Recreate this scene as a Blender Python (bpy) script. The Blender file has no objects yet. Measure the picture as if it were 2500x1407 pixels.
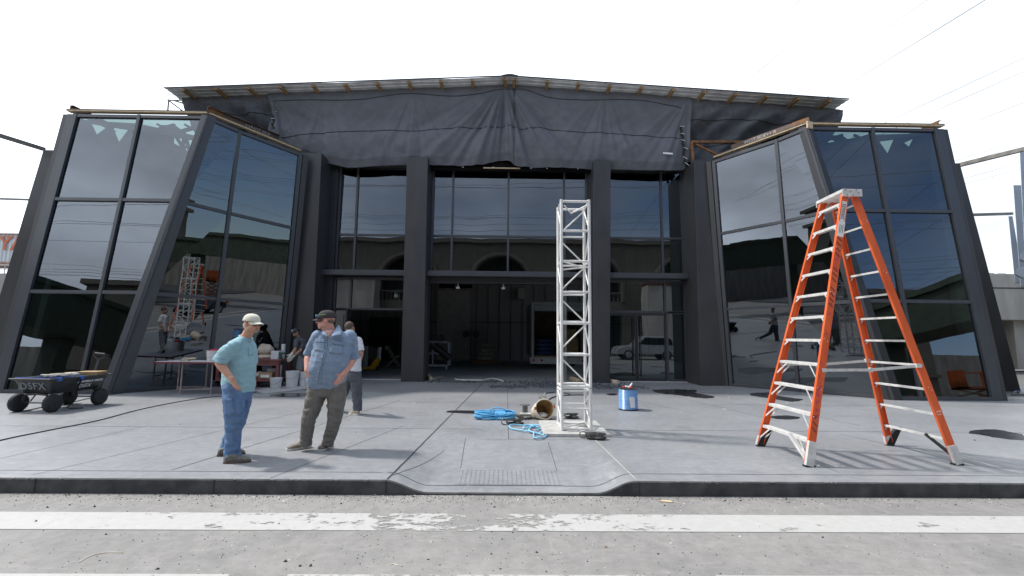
import bpy, math, random
from math import sin, cos, pi, radians, atan2, sqrt, exp, tan
from mathutils import Vector, Matrix, noise, Quaternion
random.seed(7)
S = bpy.context.scene
# ------------------------------------------------------------------ camera
FPX = 1111.0
CAM = Vector((0, 0, 1.52))
_th, _ps, _rl = math.atan(118.5 / FPX), .013, .0095
FW = Vector((sin(_ps) * cos(_th), cos(_ps) * cos(_th), sin(_th)))
_R0 = Vector((cos(_ps), -sin(_ps), 0)); _U0 = _R0.cross(FW)
RT = _R0 * cos(_rl) + _U0 * sin(_rl); UP = _U0 * cos(_rl) - _R0 * sin(_rl)
cd = bpy.data.cameras.new('camera'); cam = bpy.data.objects.new('camera', cd); S.collection.objects.link(cam)
cd.sensor_width = 36; cd.lens = FPX / 2500 * 36; cd.clip_start = .05; cd.clip_end = 3000
cam.matrix_world = Matrix(((RT.x, UP.x, -FW.x, CAM.x), (RT.y, UP.y, -FW.y, CAM.y), (RT.z, UP.z, -FW.z, CAM.z), (0, 0, 0, 1)))
S.camera = cam
def ray(px, py): return RT * ((px - 1250) / FPX) + UP * ((703.5 - py) / FPX) + FW
def G(px, py, z=0.0):                      # point of the photo on a level z
    d = ray(px, py); return CAM + d * ((z - CAM.z) / d.z)
def YP(px, py, y):                         # point of the photo on the vertical plane at depth y
    d = ray(px, py); return CAM + d * (y / d.y)
# ------------------------------------------------------------------ light
SUN_EL, SUN_AZ = radians(56), radians(-74)      # azimuth clockwise from +Y
sdir = Vector((sin(SUN_AZ) * cos(SUN_EL), cos(SUN_AZ) * cos(SUN_EL), sin(SUN_EL)))
sl = bpy.data.lights.new('sun', 'SUN'); sl.energy = 2.9; sl.angle = radians(3.5); sl.color = (1, .955, .9)
so = bpy.data.objects.new('sun', sl); S.collection.objects.link(so)
so.rotation_euler = sdir.to_track_quat('Z', 'Y').to_euler(); so.location = (0, 0, 40)
W = bpy.data.worlds.new('World'); S.world = W; W.use_nodes = True
nt = W.node_tree; N = nt.nodes; L = nt.links; N.clear()
out = N.new('ShaderNodeOutputWorld'); bg = N.new('ShaderNodeBackground'); bg.inputs[1].default_value = .13
sky = N.new('ShaderNodeTexSky'); sky.sky_type = 'NISHITA'; sky.sun_disc = False
sky.sun_elevation = SUN_EL; sky.sun_rotation = SUN_AZ; sky.dust_density = .4; sky.air_density = 1.0; sky.ozone_density = 3.0
tc = N.new('ShaderNodeTexCoord'); mp = N.new('ShaderNodeMapping'); mp.inputs['Scale'].default_value = (1, 1, 2.2)
no = N.new('ShaderNodeTexNoise'); no.inputs['Scale'].default_value = 2.3; no.inputs['Detail'].default_value = 7; no.inputs['Roughness'].default_value = .55
L.new(tc.outputs['Generated'], mp.inputs[0]); L.new(mp.outputs[0], no.inputs['Vector'])
dt = N.new('ShaderNodeVectorMath'); dt.operation = 'DOT_PRODUCT'; dt.inputs[1].default_value = (-.38, .28, -.10)
L.new(tc.outputs['Generated'], dt.inputs[0])
ad = N.new('ShaderNodeMath'); ad.operation = 'ADD'; L.new(no.outputs[0], ad.inputs[0]); L.new(dt.outputs['Value'], ad.inputs[1])
cr = N.new('ShaderNodeValToRGB'); cr.color_ramp.elements[0].position = .02; cr.color_ramp.elements[1].position = .48
sy = N.new('ShaderNodeSeparateXYZ'); L.new(tc.outputs['Generated'], sy.inputs[0])
my = N.new('ShaderNodeMath'); my.operation = 'MAXIMUM'; my.inputs[1].default_value = 0; L.new(sy.outputs[1], my.inputs[0])
m7 = N.new('ShaderNodeMath'); m7.operation = 'MULTIPLY_ADD'; m7.inputs[1].default_value = .8; L.new(my.outputs[0], m7.inputs[0]); L.new(ad.outputs[0], m7.inputs[2])
L.new(m7.outputs[0], cr.inputs[0])
mr = N.new('ShaderNodeMapRange'); mr.inputs[1].default_value = -.6; mr.inputs[2].default_value = .6; mr.inputs[3].default_value = 6.3; mr.inputs[4].default_value = 14
db = N.new('ShaderNodeVectorMath'); db.operation = 'DOT_PRODUCT'; db.inputs[1].default_value = (-.75, .42, 0); L.new(tc.outputs['Generated'], db.inputs[0])
L.new(db.outputs['Value'], mr.inputs[0])
n2 = N.new('ShaderNodeTexNoise'); n2.inputs['Scale'].default_value = 4.1; n2.inputs['Detail'].default_value = 6
L.new(mp.outputs[0], n2.inputs['Vector'])
mr2 = N.new('ShaderNodeMapRange'); mr2.inputs[1].default_value = .3; mr2.inputs[2].default_value = .7; mr2.inputs[3].default_value = .62; mr2.inputs[4].default_value = 1.15
L.new(n2.outputs[0], mr2.inputs[0])
mu = N.new('ShaderNodeMath'); mu.operation = 'MULTIPLY'; L.new(mr.outputs[0], mu.inputs[0]); L.new(mr2.outputs[0], mu.inputs[1])
cc = N.new('ShaderNodeVectorMath'); cc.operation = 'SCALE'; cc.inputs[0].default_value = (.90, .965, 1.06); L.new(mu.outputs[0], cc.inputs['Scale'])
mx = N.new('ShaderNodeMix'); mx.data_type = 'RGBA'; mx.clamp_factor = True
L.new(cr.outputs[0], mx.inputs[0]); L.new(sky.outputs[0], mx.inputs[6]); L.new(cc.outputs[0], mx.inputs[7])
L.new(mx.outputs[2], bg.inputs[0]); L.new(bg.outputs[0], out.inputs[0])
S.view_settings.view_transform = 'Standard'; S.view_settings.look = 'None'; S.view_settings.exposure = 0.48
S.render.engine = 'CYCLES'
S.cycles.max_bounces = 10; S.cycles.diffuse_bounces = 6; S.cycles.transparent_max_bounces = 16; S.cycles.glossy_bounces = 4
# ------------------------------------------------------------------ materials
MATS = {}
def bsdf_of(m): return m.node_tree.nodes['Principled BSDF']
def M(name, col, rough=.6, var=.12, scale=6, bump=0., bscale=60, metal=0., spec=.5, col2=None, detail=5, stretch=None, coat=0.):
    if name in MATS: return MATS[name]
    m = bpy.data.materials.new(name); m.use_nodes = True; MATS[name] = m
    n = m.node_tree.nodes; l = m.node_tree.links; b = bsdf_of(m)
    b.inputs['Roughness'].default_value = rough; b.inputs['Metallic'].default_value = metal
    b.inputs['Specular IOR Level'].default_value = spec; b.inputs['Coat Weight'].default_value = coat
    t = n.new('ShaderNodeTexCoord'); vec = t.outputs['Object']
    if stretch:
        mp = n.new('ShaderNodeMapping'); mp.inputs['Scale'].default_value = stretch; l.new(vec, mp.inputs[0]); vec = mp.outputs[0]
    nz = n.new('ShaderNodeTexNoise'); nz.inputs['Scale'].default_value = scale; nz.inputs['Detail'].default_value = detail
    l.new(vec, nz.inputs['Vector'])
    r = n.new('ShaderNodeValToRGB'); r.color_ramp.elements[0].position = .3; r.color_ramp.elements[1].position = .7
    c2 = col2 or tuple(min(1, c * (1 + var)) for c in col); c1 = col if col2 else tuple(c * (1 - var) for c in col)
    r.color_ramp.elements[0].color = (*c1, 1); r.color_ramp.elements[1].color = (*c2, 1)
    l.new(nz.outputs[0], r.inputs[0]); l.new(r.outputs[0], b.inputs['Base Color'])
    rr = n.new('ShaderNodeMapRange'); rr.inputs[3].default_value = max(0, rough - .08); rr.inputs[4].default_value = min(1, rough + .08)
    l.new(nz.outputs[0], rr.inputs[0]); l.new(rr.outputs[0], b.inputs['Roughness'])
    if bump:
        bn = n.new('ShaderNodeTexNoise'); bn.inputs['Scale'].default_value = bscale; bn.inputs['Detail'].default_value = 4
        l.new(vec, bn.inputs['Vector']); bp = n.new('ShaderNodeBump'); bp.inputs['Strength'].default_value = min(1, bump); bp.inputs['Distance'].default_value = .01
        l.new(bn.outputs[0], bp.inputs['Height']); l.new(bp.outputs[0], b.inputs['Normal'])
    return m
def glass_mat(name, tint=(.34, .42, .40), refl=.2, wave=.035):
    m = bpy.data.materials.new(name); m.use_nodes = True; n = m.node_tree.nodes; l = m.node_tree.links; n.clear()
    o = n.new('ShaderNodeOutputMaterial'); mix = n.new('ShaderNodeMixShader'); tr = n.new('ShaderNodeBsdfTransparent'); gl = n.new('ShaderNodeBsdfGlossy')
    tr.inputs[0].default_value = (*tint, 1); gl.inputs['Roughness'].default_value = .0; gl.inputs['Color'].default_value = (.84, .91, 1, 1)
    fr = n.new('ShaderNodeFresnel'); fr.inputs[0].default_value = 1.45
    mr = n.new('ShaderNodeMapRange'); mr.inputs[3].default_value = refl; mr.inputs[4].default_value = 1.0
    l.new(fr.outputs[0], mr.inputs[0]); ge = n.new('ShaderNodeNewGeometry'); iv = n.new('ShaderNodeMath'); iv.operation = 'SUBTRACT'; iv.inputs[0].default_value = 1; l.new(ge.outputs['Backfacing'], iv.inputs[1]); fm = n.new('ShaderNodeMath'); fm.operation = 'MULTIPLY'; l.new(mr.outputs[0], fm.inputs[0]); l.new(iv.outputs[0], fm.inputs[1]); l.new(fm.outputs[0], mix.inputs[0]); l.new(tr.outputs[0], mix.inputs[1]); l.new(gl.outputs[0], mix.inputs[2])
    t = n.new('ShaderNodeTexCoord'); nz = n.new('ShaderNodeTexNoise'); nz.inputs['Scale'].default_value = .9; nz.inputs['Detail'].default_value = 2
    l.new(t.outputs['Object'], nz.inputs['Vector'])
    sb = n.new('ShaderNodeVectorMath'); sb.operation = 'SUBTRACT'; sb.inputs[1].default_value = (.5, .5, .5); l.new(nz.outputs['Color'], sb.inputs[0])
    sc = n.new('ShaderNodeVectorMath'); sc.operation = 'SCALE'; sc.inputs['Scale'].default_value = wave; l.new(sb.outputs[0], sc.inputs[0])
    av = n.new('ShaderNodeVectorMath'); av.operation = 'ADD'; l.new(ge.outputs['Normal'], av.inputs[0]); l.new(sc.outputs[0], av.inputs[1])
    nv = n.new('ShaderNodeVectorMath'); nv.operation = 'NORMALIZE'; l.new(av.outputs[0], nv.inputs[0]); l.new(nv.outputs[0], gl.inputs['Normal'])
    l.new(mix.outputs[0], o.inputs[0]); MATS[name] = m; return m
# ------------------------------------------------------------------ mesh builder
def frame_of(d, up=None):
    d = Vector(d).normalized(); u = Vector(up) if up else (Vector((0, 0, 1)) if abs(d.z) < .95 else Vector((0, 1, 0)))
    x = d.cross(u).normalized(); return x, x.cross(d).normalized()   # side, up
class MB:
    def __init__(s): s.v = []; s.f = []; s.m = []; s.mi = 0; s.mat = None
    def add(s, vs, fs):
        b = len(s.v)
        for v in vs:
            v = Vector(v); s.v.append(s.mat @ v if s.mat else v)
        for f in fs: s.f.append([b + i for i in f]); s.m.append(s.mi)
        return s
    def hexa(s, p):                          # 8 points: bottom 4 ccw, top 4 ccw
        return s.add(p, [(3, 2, 1, 0), (4, 5, 6, 7), (0, 1, 5, 4), (1, 2, 6, 5), (2, 3, 7, 6), (3, 0, 4, 7)])
    def box(s, x0, x1, y0, y1, z0, z1):
        return s.hexa([(x0, y0, z0), (x1, y0, z0), (x1, y1, z0), (x0, y1, z0), (x0, y0, z1), (x1, y0, z1), (x1, y1, z1), (x0, y1, z1)])
    def cbox(s, c, d, rz=0, rx=0, ry=0):
        R = Matrix.Rotation(rz, 3, 'Z') @ Matrix.Rotation(ry, 3, 'Y') @ Matrix.Rotation(rx, 3, 'X'); c = Vector(c); a, b, e = d[0] / 2, d[1] / 2, d[2] / 2
        return s.hexa([c + R @ Vector(q) for q in [(-a, -b, -e), (a, -b, -e), (a, b, -e), (-a, b, -e), (-a, -b, e), (a, -b, e), (a, b, e), (-a, b, e)]])
    def beam(s, p, q, w, h, up=None):        # w along side, h along up
        p = Vector(p); q = Vector(q); x, u = frame_of(q - p, up); x *= w / 2; u *= h / 2
        return s.hexa([p - x - u, p + x - u, q + x - u, q - x - u, p - x + u, p + x + u, q + x + u, q - x + u])
    def prism(s, poly, ext):
        e = Vector(ext); n = len(poly); P = [Vector(p) for p in poly]
        return s.add(P + [p + e for p in P], [list(range(n))[::-1], [n + i for i in range(n)]] + [(i, (i + 1) % n, n + (i + 1) % n, n + i) for i in range(n)])
    def tube(s, p, q, r, r2=None, n=10, cap=True):
        p = Vector(p); q = Vector(q); r2 = r if r2 is None else r2; x, u = frame_of(q - p); vs = []
        for c, rr in ((p, r), (q, r2)):
            for i in range(n): a = 2 * pi * i / n; vs.append(c + (x * cos(a) + u * sin(a)) * rr)
        fs = [(i, (i + 1) % n, n + (i + 1) % n, n + i) for i in range(n)]
        if cap: fs += [list(range(n))[::-1], [n + i for i in range(n)]]
        return s.add(vs, fs)
    def path(s, pts, r, n=8, closed=False):
        P = [Vector(p) for p in pts]; m = len(P); vs = []; x = None
        for i, p in enumerate(P):
            a = P[(i - 1) % m] if closed or i else P[0]; b = P[(i + 1) % m] if closed or i < m - 1 else P[-1]
            d = (b - a).normalized()
            if x is None: x = frame_of(d)[0]
            x = (x - d * x.dot(d)).normalized(); u = x.cross(d); rr = r[i] if isinstance(r, (list, tuple)) else r
            for k in range(n): t = 2 * pi * k / n; vs.append(p + (x * cos(t) + u * sin(t)) * rr)
        fs = []
        for i in range(m if closed else m - 1):
            j = (i + 1) % m
            for k in range(n): fs.append((i * n + k, i * n + (k + 1) % n, j * n + (k + 1) % n, j * n + k))
        if not closed: fs += [list(range(n))[::-1], [(m - 1) * n + k for k in range(n)]]
        return s.add(vs, fs)
    def lathe(s, prof, c=(0, 0, 0), axis=(0, 0, 1), n=24):   # prof: (r, h)
        c = Vector(c); ax = Vector(axis).normalized(); x, u = frame_of(ax); vs = []
        for r, h in prof:
            for i in range(n): a = 2 * pi * i / n; vs.append(c + ax * h + (x * cos(a) + u * sin(a)) * max(r, 1e-4))
        fs = []
        for j in range(len(prof) - 1):
            for i in range(n): fs.append((j * n + i, j * n + (i + 1) % n, (j + 1) * n + (i + 1) % n, (j + 1) * n + i))
        fs += [list(range(n))[::-1], [(len(prof) - 1) * n + i for i in range(n)]]
        return s.add(vs, fs)
    def ell(s, c, r, n=16, m=10, R=None):
        c = Vector(c); vs = []; fs = []
        for j in range(m + 1):
            t = pi * j / m
            for i in range(n):
                a = 2 * pi * i / n; q = Vector((r[0] * sin(t) * cos(a), r[1] * sin(t) * sin(a), -r[2] * cos(t)))
                vs.append(c + (R @ q if R else q))
        for j in range(m):
            for i in range(n): fs.append((j * n + i, j * n + (i + 1) % n, (j + 1) * n + (i + 1) % n, (j + 1) * n + i))
        return s.add(vs, fs)
    def grid(s, fn, nu, nv):
        vs = [fn(i / nu, j / nv) for j in range(nv + 1) for i in range(nu + 1)]
        return s.add(vs, [(j * (nu + 1) + i, j * (nu + 1) + i + 1, (j + 1) * (nu + 1) + i + 1, (j + 1) * (nu + 1) + i) for j in range(nv) for i in range(nu)])
    def build(s, name, mats, parent=None, smooth=None, bevel=0, solid=0, local=False):
        off = Vector((0, 0, 0))
        if parent is not None and not local: off = wloc(parent)
        me = bpy.data.meshes.new(name)
        me.from_pydata([tuple(v - off) for v in s.v], [], s.f)
        for m in (mats if isinstance(mats, (list, tuple)) else [mats]): me.materials.append(m)
        me.polygons.foreach_set('material_index', s.m)
        me.update(); me.validate()
        if smooth: me.shade_smooth() if smooth is True else me.set_sharp_from_angle(angle=radians(smooth))
        if smooth and smooth is not True:
            me.polygons.foreach_set('use_smooth', [True] * len(me.polygons))
        o = bpy.data.objects.new(name, me); S.collection.objects.link(o)
        if parent is not None: o.parent = parent
        if solid: md = o.modifiers.new('solid', 'SOLIDIFY'); md.thickness = solid; md.offset = 0
        if bevel: md = o.modifiers.new('bevel', 'BEVEL'); md.width = bevel; md.segments = 2; md.limit_method = 'ANGLE'; md.harden_normals = False
        return o
def wloc(o):
    v = Vector(o.location)
    while o.parent: o = o.parent; v += Vector(o.location)
    return v
def tag(o, label=None, cat=None, group=None, kind=None):
    if label: o['label'] = label
    if cat: o['category'] = cat
    if group: o['group'] = group
    if kind: o['kind'] = kind
    return o
def thing(name, label, cat, loc=(0, 0, 0), rz=0, group=None):
    o = bpy.data.objects.new(name, None); S.collection.objects.link(o); o.location = loc; o.rotation_euler = (0, 0, rz); o.empty_display_size = .1
    return tag(o, label, cat, group)
def struct(o): o['kind'] = 'structure'; return o
def copy_tree(o, parent=None):
    c = o.copy(); S.collection.objects.link(c); c.parent = parent
    for ch in list(o.children): copy_tree(ch, c)
    return c
def text_into(mb, s, size, M4, extrude=.002, space=1.0, shear=0, bold=0):
    cu = bpy.data.curves.new('t', 'FONT'); cu.body = s; cu.size = size; cu.extrude = extrude; cu.space_character = space; cu.shear = shear; cu.offset = bold
    cu.align_x = 'CENTER'; cu.align_y = 'CENTER'
    ob = bpy.data.objects.new('t', cu); me = bpy.data.meshes.new_from_object(ob)
    mb.add([M4 @ v.co for v in me.vertices], [list(p.vertices) for p in me.polygons])
    bpy.data.objects.remove(ob); bpy.data.meshes.remove(me); bpy.data.curves.remove(cu)
def axes(o, x, y):                       # matrix with text x axis and text up axis
    x = Vector(x).normalized(); y = Vector(y); y = (y - x * y.dot(x)).normalized(); z = x.cross(y)
    return Matrix(((x.x, y.x, z.x, o[0]), (x.y, y.y, z.y, o[1]), (x.z, y.z, z.z, o[2]), (0, 0, 0, 1)))
def fn(x, y, z=0, o=3): return noise.fractal(Vector((x, y, z)), 1.0, 2.0, o)
# ------------------------------------------------------------------ ground
def ground_mat(name, c1, c2, c3, sc=1.0, streak=True, rough=.75, speck=0.):
    m = bpy.data.materials.new(name); m.use_nodes = True; n = m.node_tree.nodes; l = m.node_tree.links; b = bsdf_of(m)
    t = n.new('ShaderNodeTexCoord')
    def nz(scale, det=6, r=.6, st=None):
        v = t.outputs['Object']
        if st: mp = n.new('ShaderNodeMapping'); mp.inputs['Scale'].default_value = st[:3]; mp.inputs['Rotation'].default_value = (0, 0, st[3]); l.new(v, mp.inputs[0]); v = mp.outputs[0]
        x = n.new('ShaderNodeTexNoise'); x.inputs['Scale'].default_value = scale * sc; x.inputs['Detail'].default_value = det; x.inputs['Roughness'].default_value = r
        l.new(v, x.inputs['Vector']); return x.outputs[0]
    def ramp(v, a, b_, ca, cb):
        r = n.new('ShaderNodeValToRGB'); r.color_ramp.elements[0].position = a; r.color_ramp.elements[1].position = b_
        r.color_ramp.elements[0].color = (*ca, 1); r.color_ramp.elements[1].color = (*cb, 1); l.new(v, r.inputs[0]); return r.outputs[0]
    def mix(f, a, b_, mode='MIX'):
        x = n.new('ShaderNodeMix'); x.data_type = 'RGBA'; x.blend_type = mode
        (l.new(f, x.inputs[0]) if not isinstance(f, float) else x.inputs[0].__setattr__('default_value', f))
        l.new(a, x.inputs[6]); l.new(b_, x.inputs[7]); return x.outputs[2]
    base = ramp(nz(.55), .32, .68, c1, c2)
    fine = ramp(nz(9, 8, .7), .3, .7, (.82, .82, .82), (1.14, 1.14, 1.14))
    col = mix(1.0, base, fine, 'MULTIPLY')
    if streak:
        s1 = ramp(nz(2.2, 6, .75, (1, 7, 1, .5)), .56, .72, (0, 0, 0), (1, 1, 1)); k = n.new('ShaderNodeRGB'); k.outputs[0].default_value = (*c3, 1)
        h = n.new('ShaderNodeMath'); h.operation = 'MULTIPLY'; h.inputs[1].default_value = .55; l.new(s1, h.inputs[0]); col = mix(h.outputs[0], col, k.outputs[0])
        s2 = ramp(nz(1.1, 8, .8, (5, 1, 1, -.35)), .6, .66, (0, 0, 0), (1, 1, 1)); h2 = n.new('ShaderNodeMath'); h2.operation = 'MULTIPLY'; h2.inputs[1].default_value = .35; l.new(s2, h2.inputs[0]); col = mix(h2.outputs[0], col, k.outputs[0])
    dk = ramp(nz(.9, 7, .65), .53, .70, (1, 1, 1), (.80, .80, .81)); col = mix(1.0, col, dk, 'MULTIPLY'); sp_ = ramp(nz(5.5, 5, .6), .66, .72, (1, 1, 1), (.78, .78, .78)); col = mix(1.0, col, sp_, 'MULTIPLY')
    if speck:
        vo = n.new('ShaderNodeTexVoronoi'); vo.inputs['Scale'].default_value = 95; l.new(t.outputs['Object'], vo.inputs['Vector'])
        sp = ramp(vo.outputs['Distance'], .12, .25, (1, 1, 1), (0, 0, 0)); sel = ramp(vo.outputs['Color'], .80, .84, (0, 0, 0), (1, 1, 1))
        mm = n.new('ShaderNodeMath'); mm.operation = 'MULTIPLY'; l.new(sp, mm.inputs[0]); l.new(sel, mm.inputs[1])
        k2 = n.new('ShaderNodeRGB'); k2.outputs[0].default_value = (.55, .54, .5, 1); col = mix(mm.outputs[0], col, k2.outputs[0])
        vo2 = n.new('ShaderNodeTexVoronoi'); vo2.inputs['Scale'].default_value = 55; l.new(t.outputs['Object'], vo2.inputs['Vector'])
        sp2 = ramp(vo2.outputs['Distance'], .15, .3, (1, 1, 1), (0, 0, 0)); sel2 = ramp(vo2.outputs['Color'], .82, .86, (0, 0, 0), (1, 1, 1))
        m3 = n.new('ShaderNodeMath'); m3.operation = 'MULTIPLY'; l.new(sp2, m3.inputs[0]); l.new(sel2, m3.inputs[1])
        k3 = n.new('ShaderNodeRGB'); k3.outputs[0].default_value = (.09, .09, .1, 1); col = mix(m3.outputs[0], col, k3.outputs[0])
    l.new(col, b.inputs['Base Color']); b.inputs['Roughness'].default_value = rough; b.inputs['Specular IOR Level'].default_value = .35
    bp = n.new('ShaderNodeBump'); bp.inputs['Strength'].default_value = .35; bp.inputs['Distance'].default_value = .006; l.new(nz(60 if speck else 35, 5, .7), bp.inputs['Height']); l.new(bp.outputs[0], b.inputs['Normal'])
    return m
m_walk = ground_mat('stained_concrete', (.225, .230, .240), (.29, .295, .303), (.44, .443, .447), rough=.42)
bsdf_of(m_walk).inputs['Specular IOR Level'].default_value = .9
m_road = ground_mat('dusty_asphalt', (.21, .203, .194), (.265, .255, .242), (.33, .32, .3), speck=1)
m_int = ground_mat('interior_slab', (.20, .20, .205), (.27, .27, .275), (.34, .34, .34))
RZ = -.15; CY = 5.03                                   # road level, kerb line
def sm(a, b, x): t = max(0, min(1, (x - a) / (b - a))); return t * t * (3 - 2 * t)
def walk_z(x, y):
    r = sm(-1.27, -.80, x) * (1 - sm(.98, 1.40, x))
    k = 1 - sm(5.25, 6.95, y)
    return -.125 * r * k if y > CY - .1 else 0
mb = MB()
xs = [-60, -30, -18, -12, -8, -5, -3, -2] + [-1.5 + .04 * i for i in range(79)] + [1.9, 3, 5, 8, 12, 18, 30, 60]
ys = [CY, 5.08, 5.15, 5.25, 5.45, 5.65, 5.85, 6.05, 6.25, 6.45, 6.65, 6.85, 7.0, 7.5, 9, 12, 15.6]
mb.add([(x, y, walk_z(x, y)) for y in ys for x in xs], [(j * len(xs) + i, j * len(xs) + i + 1, (j + 1) * len(xs) + i + 1, (j + 1) * len(xs) + i) for j in range(len(ys) - 1) for i in range(len(xs) - 1)])
struct(mb.build('pavement', m_walk, smooth=40))
# kerb face with a rounded arris
mb = MB(); prof = [(CY, 0), (CY - .012, -.003), (CY - .02, -.012), (CY - .022, -1)]
vs = []
for x in xs:
    z = walk_z(x, CY)
    for (y, dz) in prof: vs.append((x, y, z + dz if dz > -.5 else RZ - .02))
mb.add(vs, [(4 * i + j, 4 * i + j + 1, 4 * (i + 1) + j + 1, 4 * (i + 1) + j) for i in range(len(xs) - 1) for j in range(3)])
m_kerb = M('dark_kerb', (.03, .031, .033), .85, .3, 5, .5, 40, col2=(.095, .095, .095), detail=9)
struct(mb.build('kerb', m_kerb))
mb = MB()
for x in (-10.9, -7.3, -4.9, -3.05, -1.25, 1.43, 3.2, 5.1, 7.4, 9.9): mb.box(x, x + .012, CY - .026, CY - .01, RZ, -.004)
struct(mb.build('kerb_joint', M('joint_groove', (.045, .045, .05), .9, .3, 30)))
mb = MB(); rr = random.Random(12)
for i in range(46):
    x = rr.uniform(-9, 9)
    if -1.4 < x < 1.5: continue
    w = rr.uniform(.015, .07); mb.prism([(x, CY - .0235, 0), (x + w, CY - .0235, -.001), (x + w * .8, CY - .0235, -rr.uniform(.006, .02)), (x + w * .3, CY - .0235, -rr.uniform(.008, .028))], (0, .03, 0.0015))
struct(mb.build('kerb_chip', M('fresh_chip', (.16, .16, .165), .9, .3, 40)))
mb = MB().add([(-400, -400, RZ - .004), (400, -400, RZ - .004), (400, 600, RZ - .004), (-400, 600, RZ - .004)], [(0, 1, 2, 3)])
struct(mb.build('ground', M('far_ground', (.13, .13, .12), .9)))
mb = MB().add([(-60, -9, RZ), (60, -9, RZ), (60, CY, RZ), (-60, CY, RZ)], [(0, 1, 2, 3)])
struct(mb.build('road', m_road))
# joints: narrow grooves and sealant lines, 12 mm wide strips following the surface
m_joint = M('joint_groove', (.045, .045, .05), .9, .3, 30); m_jl = M('chalky_joint', (.42, .4, .36), .9, .3, 25)
def line(mb, p, q, w=.010, n=24, h=.003):
    p = Vector((p[0], p[1], 0)); q = Vector((q[0], q[1], 0)); s = Vector((-(q - p).y, (q - p).x, 0)).normalized() * w / 2
    vs = []
    for i in range(n + 1):
        c = p.lerp(q, i / n) + s * .5 * fn(i * .7, p.x, p.y)
        for k in (-1, 1): a = c + s * k; a.y = max(a.y, CY + .004); vs.append((a.x, a.y, walk_z(a.x, a.y) + h))
    mb.add(vs, [(2 * i, 2 * i + 1, 2 * i + 3, 2 * i + 2) for i in range(n)])
mb = MB()
def L2(a, b, w=.010): line(mb, G(*a), G(*b), w)
line(mb, (-60, 7.70), (-.35, 7.70)); line(mb, (1.3, 7.70), (60, 7.70)); line(mb, (-.3, 6.97), (1.3, 6.97), .007)
line(mb, (-1.24, CY + .01), (-.72, 15.3), .022, 60); line(mb, (.06, 6.97), (.07, 15.3), .008, 30)
line(mb, (-60, 5.28), (-1.35, 5.28), .008, 40); line(mb, (1.45, 5.28), (60, 5.28), .008, 40); line(mb, (-60, 10.7), (60, 10.7), .008, 40)
cv = [(-1.3, 5.28), (-1.15, 5.27), (-1.0, 5.24), (-.85, 5.23), (-.7, 5.24), (-.2, 5.245), (.4, 5.25), (.9, 5.24), (1.15, 5.25), (1.45, 5.28)]
for a, b in zip(cv, cv[1:]): line(mb, a, b, .01, 6)
L2((419, 1148), (977, 978)); L2((80, 1160), (740, 1005), .008); L2((660, 1168), (985, 1040), .008); L2((960, 1160), (1085, 1095), .006); L2((1125, 1125), (1137, 1070), .006)
L2((1360, 1130), (1338, 1080), .006); L2((1445, 955), (1700, 1010), .008); L2((1560, 948), (1905, 1030), .008); L2((1700, 955), (2100, 1040), .008); L2((1925, 1105), (2050, 1155), .006)
L2((2050, 1060), (2500, 1160), .008); L2((250, 1020), (620, 960), .006); L2((0, 1120), (360, 1040), .007)
struct(mb.build('pavement_joint', m_joint))
mb = MB(); line(mb, (1.42, CY + .01), (1.34, 7.2), .014, 40, .004); struct(mb.build('pale_joint', m_jl))
# tactile plate in the ramp
mb = MB(); c = [(-.55, 5.27), (.66, 5.27), (.64, 5.76), (-.53, 5.76)]
mb.grid(lambda u, v: (lambda x, y: (x, y, walk_z(x, y) + .004))(-.55 + 1.21 * u + .02 * v * (1 - 2 * u), 5.27 + .49 * v), 24, 16)
for i in range(22):
    for j in range(9):
        x = -.50 + 1.12 * i / 21; y = 5.30 + .42 * j / 8; z = walk_z(x, y) + .004
        mb.lathe([(.012, 0), (.011, .004), (.007, .006), (.001, .0065)], (x, y, z), n=8)
struct(mb.build('tactile_paving', m_walk))
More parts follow.
